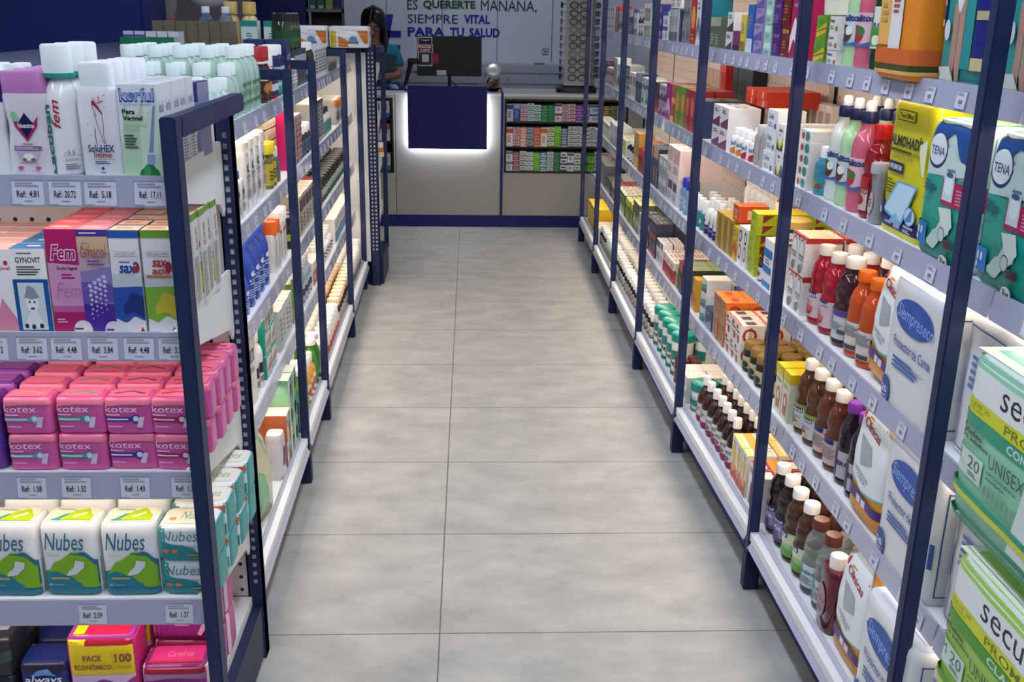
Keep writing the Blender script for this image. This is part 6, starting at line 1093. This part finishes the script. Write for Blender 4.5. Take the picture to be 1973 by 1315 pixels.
p = bottle('square', .026, .20, 'e8e6e0', 'eceae6', .9, .04, (.05, .9, None, [('t', .3, .7, .1, .8, 'desinflama', '4a4a50', {'rot': 1}), ('r', .2, .8, .82, .9, 'b03040')]), 3, .7); grp('L', 'C', 3.79, p, 'white tube with white cap', 3, .06, 3, .05)
p = carton(.09, .09, .2, 'eadcd0', [bars('a08a80', .2, .8, .2, .8, 5)], topc='f0d8c8'); grp('L', 'C', 3.64, p, 'pale cream carton', 3, .095, 2, place='back of third left-aisle shelf', out=-.2)
p = bottle('jar', .05, .13, '1a1c20', '18181c', .95, .03, (.1, .8, '20242a', [('r', .0, 1, .35, .75, '8ab02a')]), name='jar', cat='jar'); grp('L', 'C', 4.04, p, 'black jar with lime label', 2, .105, 2, .105)
p = carton(.11, .1, .22, 'e6d6d2', [('r', .75, 1, 0, 1, '8a2030'), bars('8a7a7a', .1, .65, .3, .8, 6)], topc='f2e4da'); grp('L', 'C', 4.05, p, 'white carton with maroon edge', 2, .115, 1, place='back of third left-aisle shelf', out=-.22)
p = carton(.09, .09, .17, 'b8b0a0', [('r', .1, .9, .6, .9, '4a3a30'), bars('5a5a50', .2, .8, .1, .5, 4)]); grp('L', 'C', 4.30, p, 'taupe carton with brown band', 5, .094, 2)
p = carton(.08, .08, .14, '8a1a2a', [('r', .1, .9, .55, .9, '2a3a80')]); grp('L', 'C', 4.80, p, 'crimson carton with blue band', 3, .085, 2)
p = bottle('jar', .042, .12, '1c2420', '202622', 1.0, .03, (.1, .75, 'a8b4ac', [('w', 0, 1, [0, 0], [.3, .5], '3a6a44')]), name='jar', cat='jar', seg=16); grp('L', 'C', 5.08, p, 'black jar with pale green label', 14, .09, 4, .09, jit=.001)
# fourth
p = bottle('pill', .03, .125, '17161a', 'e8e6e2', .5, .03, (.1, .6, 'cfcfcc', [bars('3a3a40', .2, .8, .2, .8, 4)])); grp('L', 'D', 2.93, p, 'black bottle with white cap', 1, .066, 2, .07)
p = carton(.085, .05, .265, 'e9e5dc', [('t', .1, .6, .84, .9, 'Dir', '2a2a60', {'bold': .03}), ('r', .12, .72, .56, .72, '2c2a66'), bars('e0e0ec', .18, .66, .58, .7, 3), bars('4a4a60', .15, .75, .42, .5, 2), ('e', .4, .3, .2, .05, '9a9aa0'), ('e', .4, .3, .18, .042, 'e9e5dc')]); grp('L', 'D', 3.01, p, 'tall white carton with indigo square', 2, .09, 3, .055)
p = bottle('round', .03, .215, 'ebe8e2', 'efece6', .6, .045, (.08, .7, None, [('r', .2, .8, .4, .75, '23234a'), bars('5a5a60', .2, .8, .1, .3, 3)])); grp('L', 'D', 3.205, p, 'white dropper bottle with dark square', 2, .066, 2, .066)
p = carton(.10, .10, .085, '0f9a86', [('r', .15, .95, .1, .9, 'd8d8d2'), ('w', .3, .9, [.2, .3], [.5, .7], 'b08a7a')], topc='e8e2d4'); grp('L', 'D', 3.36, p, 'teal and white carton', 2, .105, 2, .105, 3)
p = carton(.075, .09, .16, 'c8ccc8', [bars('70787a', .2, .8, .2, .8, 5)]); grp('L', 'D', 3.66, p, 'grey white carton', 4, .08, 2)
p = bottle('syrup', .035, .20, '5a8a1e', 'ecebe4', .8, .02, (.08, .45, None, [('r', .1, .9, .1, .9, '7aa040')]), rough=.12); grp('L', 'D', 3.99, p, 'green glass bottle with white lid', 4, .08, 3, .078)
p = bottle('round', .03, .19, '8aa0b0', 'd8dce0', .6, .04, (.1, .6, 'b8c4cc', [('r', .2, .8, .3, .7, '3a4a60')])); grp('L', 'D', 4.32, p, 'blue grey bottle', 4, .07, 3, .07)
p = carton(.10, .1, .11, 'e4d8d0', [('r', 0, 1, 0, .6, 'b0322c'), ('e', .5, .3, .2, .18, 'e0c0a8')]); grp('L', 'D', 4.63, p, 'cream carton with red front', 2, .105, 2)
p = bottle('round', .034, .13, 'e9e6e0', 'eeece6', .6, .03, (.08, .7, None, [('r', .15, .85, .3, .7, '2c3050'), ('r', .25, .75, .4, .6, 'd8d8dc')])); grp('L', 'D', 4.86, p, 'white bottle with dark framed label', 8, .074, 4, .074, jit=.001)
p = carton(.10, .1, .13, 'e8e6e2', [('r', 0, 1, 0, .45, '6a9ac0'), bars('8a9aa8', .2, .8, .6, .85, 2)], topc='f0e8dc'); grp('L', 'D', 5.56, p, 'white carton with sky blue base', 8, .104, 3)
# bottom
p = carton(.09, .14, .34, 'c8c4d4', [('r', 0, 1, 0, .25, '6a6494'), ('r', .1, .9, .6, .8, 'e0dce8')], side=[('r', 0, 1, 0, .25, '6a6494')]); grp('L', 'E', 2.64, p, 'tall white and lilac carton by the slotted post', 1, place='bottom left-aisle shelf')
def clearbag():
    prof = [(.135, .10, 0), (.15, .12, .03), (.15, .12, .16), (.13, .10, .26), (.085, .06, .32), (.095, .05, .35)]
    mb = MB(); wr = lambda x, y, z: (x*(1+.03*math.sin(31*z+20*y)), y*(1+.04*math.sin(27*z+33*x)))
    mb.slathe(prof, mat('e8ead8', .12, 0, .75, ior=1.1), 3.2, 40, wr=wr); b = mb.build('plastic_bag'); reg(b, .30, .24, .35, 'bag')
    mb = MB(); mb.slathe([(.10, .075, .012), (.115, .09, .05), (.10, .07, .10), (.06, .03, .14)], mat('2aa07c', .3), 2.5, 24, .02, -.005); mb.build('mint_cup', b)
    mb = MB(); mb.tube([(-.06, -.07, .285), (-.02, -.085, .28), (.03, -.08, .275), (.055, -.08, .25), (.06, -.105, .20)], [.007]*5, mat('2aa07c', .3)); mb.build('mint_tube', b)
    mb = MB(); mb.slathe([(.08, .05, .02), (.09, .06, .14), (.05, .04, .24)], mat('d8d4b0', .5), 3, 20, -.02, .01); mb.build('inner_pouch', b)
    return b
grp('L', 'E', 2.81, clearbag(), 'clear plastic bag with a mint green mask set', 1, place='bottom left-aisle shelf', jit=0)
p = carton(.085, .10, .10, 'b8603a', [('r', 0, .4, 0, 1, 'd8d0c8'), ('w', 0, 1, [.5, .6], [.8, .9], '5ab0a8'), ('e', .7, .4, .2, .2, '6a2a20')], topc='f0d8c8'); grp('L', 'E', 3.34, p, 'orange and teal carton', 1, None, 2, None, 2, place='bottom left-aisle shelf')
p = carton(.085, .10, .10, '7ab08a', [('e', .5, .5, .3, .25, '2a3a3a'), ('r', 0, .3, 0, 1, 'e0e4dc')], topc='e8ecd0'); grp('L', 'E', 3.43, p, 'sage and white carton', 2, .088, 2, None, 3, place='bottom left-aisle shelf')
p = pack(.07, .06, .17, 'c8c4cc', [('r', .2, .8, .3, .7, '5a3a6a')], n=4, seed=2, amp=.02); grp('L', 'E', 3.235, p, 'slim white sachet with violet print', 1, place='bottom left-aisle shelf')
p = carton(.085, .08, .125, '2a6a7a', [('r', .1, .5, .3, .9, '1a2a34'), ('e', .7, .3, .2, .15, '9ab82a')]); grp('L', 'E', 3.66, p, 'dark teal carton', 1, None, 2)
p = bottle('syrup', .038, .215, '5f9418', 'ecebe4', .8, .018, (.06, .42, None, [('r', .1, .9, .1, .9, '86aa3a')]), rough=.1); grp('L', 'E', 3.76, p, 'green glass bottle with white lid', 2, .085, 4, .085)
p = bottle('round', .034, .17, 'd89a3a', 'e8e6e0', .6, .03, (.1, .6, 'e0d8cc', [('e', .5, .5, .3, .3, 'c05a2a')])); grp('L', 'E', 3.95, p, 'amber bottle with white label', 3, .074, 3, .074)
p = bottle('syrup', .036, .2, '3f8a24', 'ecebe4', .8, .018, None, rough=.1); grp('L', 'E', 4.19, p, 'leaf green bottle with white lid', 2, .08, 4, .08)
p = bottle('pill', .037, .12, 'e6e2dc', 'eeeae4', .9, .03, (.05, .7, 'e0d0cc', [('r', 0, 1, 0, .55, 'c04a3a')])); grp('L', 'E', 4.37, p, 'white bottle with red label', 9, .08, 5, .08, jit=.001)
p = bottle('pill', .037, .125, '2c1a16', 'e6c8a0', .9, .028, (.05, .6, 'b0a89c', []), seg=16); grp('L', 'E', 5.11, p, 'brown bottle with tan lid', 10, .08, 5, .08, jit=.001)
p = bottle('pill', .037, .125, 'cfccc4', 'e8e4dc', .9, .028, (.05, .6, '9a988e', [bars('3a3a3a', .2, .8, .2, .8, 3)]), seg=16); grp('L', 'E', 5.93, p, 'pale bottle with cream lid', 6, .08, 5, .08, jit=.001)
p = bottle('pill', .037, .16, 'c8c8c4', 'e4e4e0', .9, .03, None, seg=16); grp('L', 'E', 6.38, p, 'steel grey tub', 1, .08, 4, .08)

# ---- goods on the top of the gondola and packs at its far end
def setdown(p, loc, label, group=None, rz=0):
    o = take(p); o.location = loc; o.rotation_euler = (0, 0, rz); tag(o, label, DIM[p.name][3], group); return o
TZ = 1.5752
p = carton(.050, .12, .118, '6e6650', [('r', .28, .72, 0, .3, '7c745a'), ('r', .28, .72, .3, .31, '3a3628'), ('r', .28, .30, 0, .3, '3a3628'), ('r', .7, .72, 0, .3, '3a3628')], topc='4a5a34')
for k in range(7): setdown(p, (-1.455+k*.0525, 5.06, TZ), ('leftmost' if k == 0 else 'rightmost' if k == 6 else OW[k]+' from left')+' of the olive brown cartons on the gondola top', 'olive cartons on the gondola top')
p = carton(.045, .09, .075, '50509a', [('r', 0, 1, .8, 1, 'c8c8d8'), ('e', .6, .3, .1, .1, 'b0b0d8')], topc='2a2a44')
for k in range(2): setdown(p, (-1.535+k*.05, 4.86, TZ), ('left' if k == 0 else 'right')+' violet blue carton at the left end of the gondola top', 'violet cartons')
p = carton(.045, .09, .075, 'd5d6dc', [('p', [(.5, .4), (.9, .6), (.8, .35)], '6a6a7a')], topc='2a2a44')
for k in range(3): setdown(p, (-1.435+k*.05, 4.86, TZ), ['first', 'second', 'third'][k]+' white carton right of the violet ones on the gondola top', 'white cartons on the gondola top')
p = carton(.055, .08, .055, 'bdb9b0', [('r', 0, 1, .5, 1, '0f7a54')], topc='0c5a40')
for k in range(4): setdown(p, (-1.47+k*.058, 4.62, TZ), ('leftmost' if k == 0 else 'rightmost' if k == 3 else OW[k]+' from left')+' of the white cartons with green tops', 'green topped cartons')
p = carton(.075, .08, .13, 'c2d0cc', [('r', 0, 1, .8, 1, '1a8a7a'), ('r', 0, 1, .08, .16, '1a8a7a'), bars('5a8a88', .3, .7, .25, .6, 4)], topc='1a8a7a')
for k, x in enumerate((-1.03, -.925)):
    for s in range(2): setdown(p, (x, 5.02, 1.44+.13*s), f"{['left', 'right'][k]} teal topped white carton, {['lower', 'upper'][s]} one, behind the red caps", 'teal topped cartons')
p = bottle('jug', .045, .21, 'cfb27a', 'c8aa62', .75, .055, None)
for k in range(2): setdown(p, (-1.225+.095*k, 5.5, TZ), ['left', 'right'][k]+' tan plastic bottle with ribbed cap, before the blue wall', 'tan bottles')
p = bottle('sport', .04, .185, 'aecbe8', 'd8dce4', .5, .03, None, clear=1)
for k in range(2): setdown(p, (-1.34+.10*k, 5.45, TZ), ['left', 'right'][k]+' clear water bottle behind the olive cartons', 'water bottles')
mb = MB(); mb.slathe([(.02, .02, 0), (.055, .055, .02), (.06, .06, .06), (.04, .04, .10), (.02, .02, .12)], mat('8a1218', .7), 2, 20, wr=lambda x, y, z: (x*(1+.08*math.sin(90*z+7*y*20)), y*(1+.08*math.sin(80*z)))); o = mb.build('cushion_ball')
mb = MB(); mb.tube([(0, 0, .11), (.01, 0, .2), (0, 0, .30)], [.02, .03, .035], mat('6a6a64', .7)); mb.build('stem', o); o.location = (-1.56, 5.6, TZ); tag(o, 'dark red ruffled ball with grey stem on the gondola top', 'ornament')
t = empty('round_lantern', (-1.57, 6.5, 1.94)); tag(t, 'big round white disc lamp hanging before the blue wall', 'lamp')  # thick white disc, kind unknown, hung on a cord
mb = MB(); mb.slathe([(.185*math.sqrt(max(0, 1-(q/8)**2))+.002, .185*math.sqrt(max(0, 1-(q/8)**2))+.002, .10*q/8) for q in range(-8, 9)], mat('d0ccd0', .6), 2, 36); o = mb.build('shade', t); o.rotation_euler = (PI/2, 0, 0)
mb = MB(); mb.tube([(0, 0, .18), (0, 0, 1.26)], .004, m_black, 6); mb.build('cord', t)
def wipes(c1, sd): return pack(.24, .20, .125, 'e4e4e0', [('r', .06, .2, .05, .75, 'c8b01e'), ('p', [(.25, .05), (.25, .55), (.5, .3), (.5, .05)], c1), ('r', .5, .75, .2, .3, '3a4a80'), ('e', .62, .38, .1, .16, '6a8ab0'), ('p', [(.72, .78), (.98, .78), (.98, .2), (.9, .2)], c1)], n=6, seed=sd, amp=.02, rough=.15)
setdown(wipes('c8701e', 4), (-.97, 6.40, 1.536), 'left white wet wipe pack with orange corner, on the gondola end', 'wet wipe packs'); setdown(wipes('c8701e', 9), (-.725, 6.42, 1.536), 'right white wet wipe pack with orange corner, on the gondola end', 'wet wipe packs')
p = bottle('pill', .03, .10, 'c87a1a', 'e8e6dc', .9, .03, (.05, .5, 'd8d4c0', [])); setdown(p, (-.615, 6.98, .80), 'amber bottle with white cap on the far end display')
p = pack(.06, .05, .17, 'd8d8d0', [('r', .2, .8, .3, .8, 'b0b0a0')], n=4, seed=2); setdown(p, (-.64, 6.97, .50), 'white sachet below the amber bottle on the far end display')
# blue wall niche shelf
t = empty('wall_shelf', (-1.38, 10.35, 1.72)); tag(t, 'grey shelf in the niche between blue and white walls', 'shelf')
mb = MB(); mb.box(-.178, .175, -.14, .14, 0, .03, mat('8a8680', .5)); mb.build('board', t)
mb = MB(); mb.box(.155, .178, -.14, .14, -1.7, 1.4, mat('77736f', .5)); mb.build('side_panel', t)
for k, (c, c2, nm) in enumerate((('2a6a68', 'c8ccc8', 'left teal and white'), ('2a6a68', 'c8ccc8', 'right teal and white'), ('9a9a5a', 'b0b070', 'olive yellow'), ('142a5c', '2a4a8a', 'dark blue'))):
    p = carton(.07, .09, .22, c, [('r', .1, .9, .5, 1, c2), ('r', .2, .8, .02, .14, c2)]); setdown(p, (-1.505+k*.08, 10.29, 1.7502), nm+' carton in the wall niche')

# ---- medicine boxes in the counter niches
rg = random.Random(11)
COLS = [[('b9c4cc', '2a4a7a', 1), ('34508f', '8fa0d0', 1), ('a9bcd0', 'c05a50', 4), ('d6dad6', '2a7a7a', 5), ('d6dad6', '2a7a7a', 5), ('1f6a3a', '5aa070', 3), ('1f6a3a', '3a8a50', 3), ('dcd8d8', '7a2a60', 2), ('d8d0d0', '8a2a3a', 6), ('e0dcdc', 'a02a50', 5), ('6a3a8a', 'a080b8', 3), ('8a4aa0', 'd0c0d8', 3), ('c4d0d8', '2a5a8a', 2, .115), ('4a5a40', 'c8b83a', 4), ('3a4460', '9aa04a', 4), ('d0d4d4', '5a6a70', 4), ('c8ccd0', '3a3a40', 4)],
        [('e0dcdc', 'c04a3a', 1), ('d8d4d4', 'b0302a', 7), ('d8643a', 'e8e0dc', 7), ('9aa8b0', '5a7080', 3), ('c05a3a', 'd88a6a', 3), ('dcdcd4', 'c8722a', 1), ('d8dccc', '6a9a3a', 4), ('6ab02a', '8ac84a', 1), ('2a3a5a', 'c0c8d8', 7), ('d8d8d8', '6a7a7a', 5), ('d8d8d8', '6a7a7a', 5), ('dcdcdc', '8a2a2a', 5), ('dcdcdc', '707880', 5), ('d4d8d8', '707880', 5), ('dcd8d8', '8a1a3a', 7), ('d0d4d8', '3a6a8a', 4), ('c8ccd0', '5a5a60', 4)],
        [('ccd0d0', '5a7a90', 2), ('7a3a3a', 'c0a0a0', 4), ('d0d4d8', '7a8088', 4), ('dce0e0', '8a9098', 4), ('6ab02a', '80c040', 1), ('3a7a9a', 'c0d0d8', 4), ('d4d8d4', '6a8a70', 6), ('1f5a3a', '5a9a70', 6), ('dcdcd8', '4a4a50', 3), ('d8dce0', '3a5a90', 2), ('d8dcd4', '6a8a60', 3), ('2a8a5a', '1a2a24', 2), ('6ab83a', '2a5a2a', 2), ('d4d4d4', '5a5a60', 5), ('dcd8d8', 'b02a2a', 1), ('d8582a', 'e8a080', 1), ('d4d8d4', '707880', 5)]]
CN = dict(b='grey', c='pale')
def cname(h):
    r, g, b = [int(h[i:i+2], 16) for i in (0, 2, 4)]
    if max(r, g, b)-min(r, g, b) < 26: return 'white' if r > 200 else 'silver' if r > 150 else 'charcoal'
    if r >= g and r >= b: return 'orange' if g > b*1.3 and r > 170 else 'purple' if b > g*1.2 and b > 90 else 'maroon' if r < 150 else 'pink' if b > 120 else 'red'
    if g >= r and g >= b: return 'lime' if g > 150 and b < 100 else 'green' if b < 110 else 'sage'
    return 'purple' if r > g*1.2 else 'navy' if b < 110 else 'light blue' if g > 150 else 'blue'
TN = ['top tier', 'middle tier', 'bottom tier']
for ti, (z, H) in enumerate(((.8855, .155), (.6805, .175), (.4755, .17))):
    x = .302
    for ci, e in enumerate(COLS[ti]):
        w = e[3] if len(e) > 3 else .0575; n = e[2]; h = H*rg.uniform(.88, .98)/n
        if x+w > 1.298: break
        p = carton(w-.003, .11, h-.001, e[0], [('r', .0, 1, .0, .3, e[1]), ('r', .15, .8, .5, .75, e[1])] if n > 2 else [('r', 0, 1, .7, .95, e[1]), bars(e[1], .2, .8, .2, .6, 4)], name='medicine_box')
        for s in range(n):
            setdown(p, (x+w/2, YC+.075+rg.uniform(-.002, .002), z+s*h), f"{cname(e[0])} and {cname(e[1])} medicine box, {(OW+['fifteenth', 'sixteenth', 'seventeenth'])[ci]} stack from left, {'' if n == 1 else (OW[s]+' up, ')}{TN[ti]}, right niche", 'medicine boxes in the right counter niche')
        x += w
for ti, (z, cs) in enumerate(((.905, [('d4d4d4', '2a6ab0'), ('d4d4d4', '2a6ab0'), ('cfd2d4', '2a6ab0'), ('d0d0d0', '404048')]), (.715, [('d4c8cc', 'b03a6a'), ('d4c8cc', 'b03a6a'), ('d4c8cc', 'b03a6a'), ('7a7a7e', '3a3a40')]), (.4715, [('c4cccc', '2a8a6a'), ('c4cccc', '5a6a70'), ('b8c0c4', '5a6a70'), ('8a9094', '3a3a40')]))):
    x = -.662
    for k, (a, b) in enumerate(cs):
        p = carton(.056, .12, .135, a, [('r', 0, 1, 0, .28, b) if ti != 1 else ('r', 0, 1, .7, 1, b), ('r', .45, .6, .45, .85, '4a4a50')], name='medicine_box'); setdown(p, (x-.03, YC+.085, z), f"{cname(a)} medicine carton, {OW[k]} from right, {TN[ti]} of the left counter niche", 'medicine cartons in the left counter niche'); x -= .061

# goods never placed are removed again
for nm in list(DIM):
    if nm not in USED:
        o = bpy.data.objects[nm]
        for ch in list(o.children): bpy.data.objects.remove(ch)
        bpy.data.objects.remove(o)
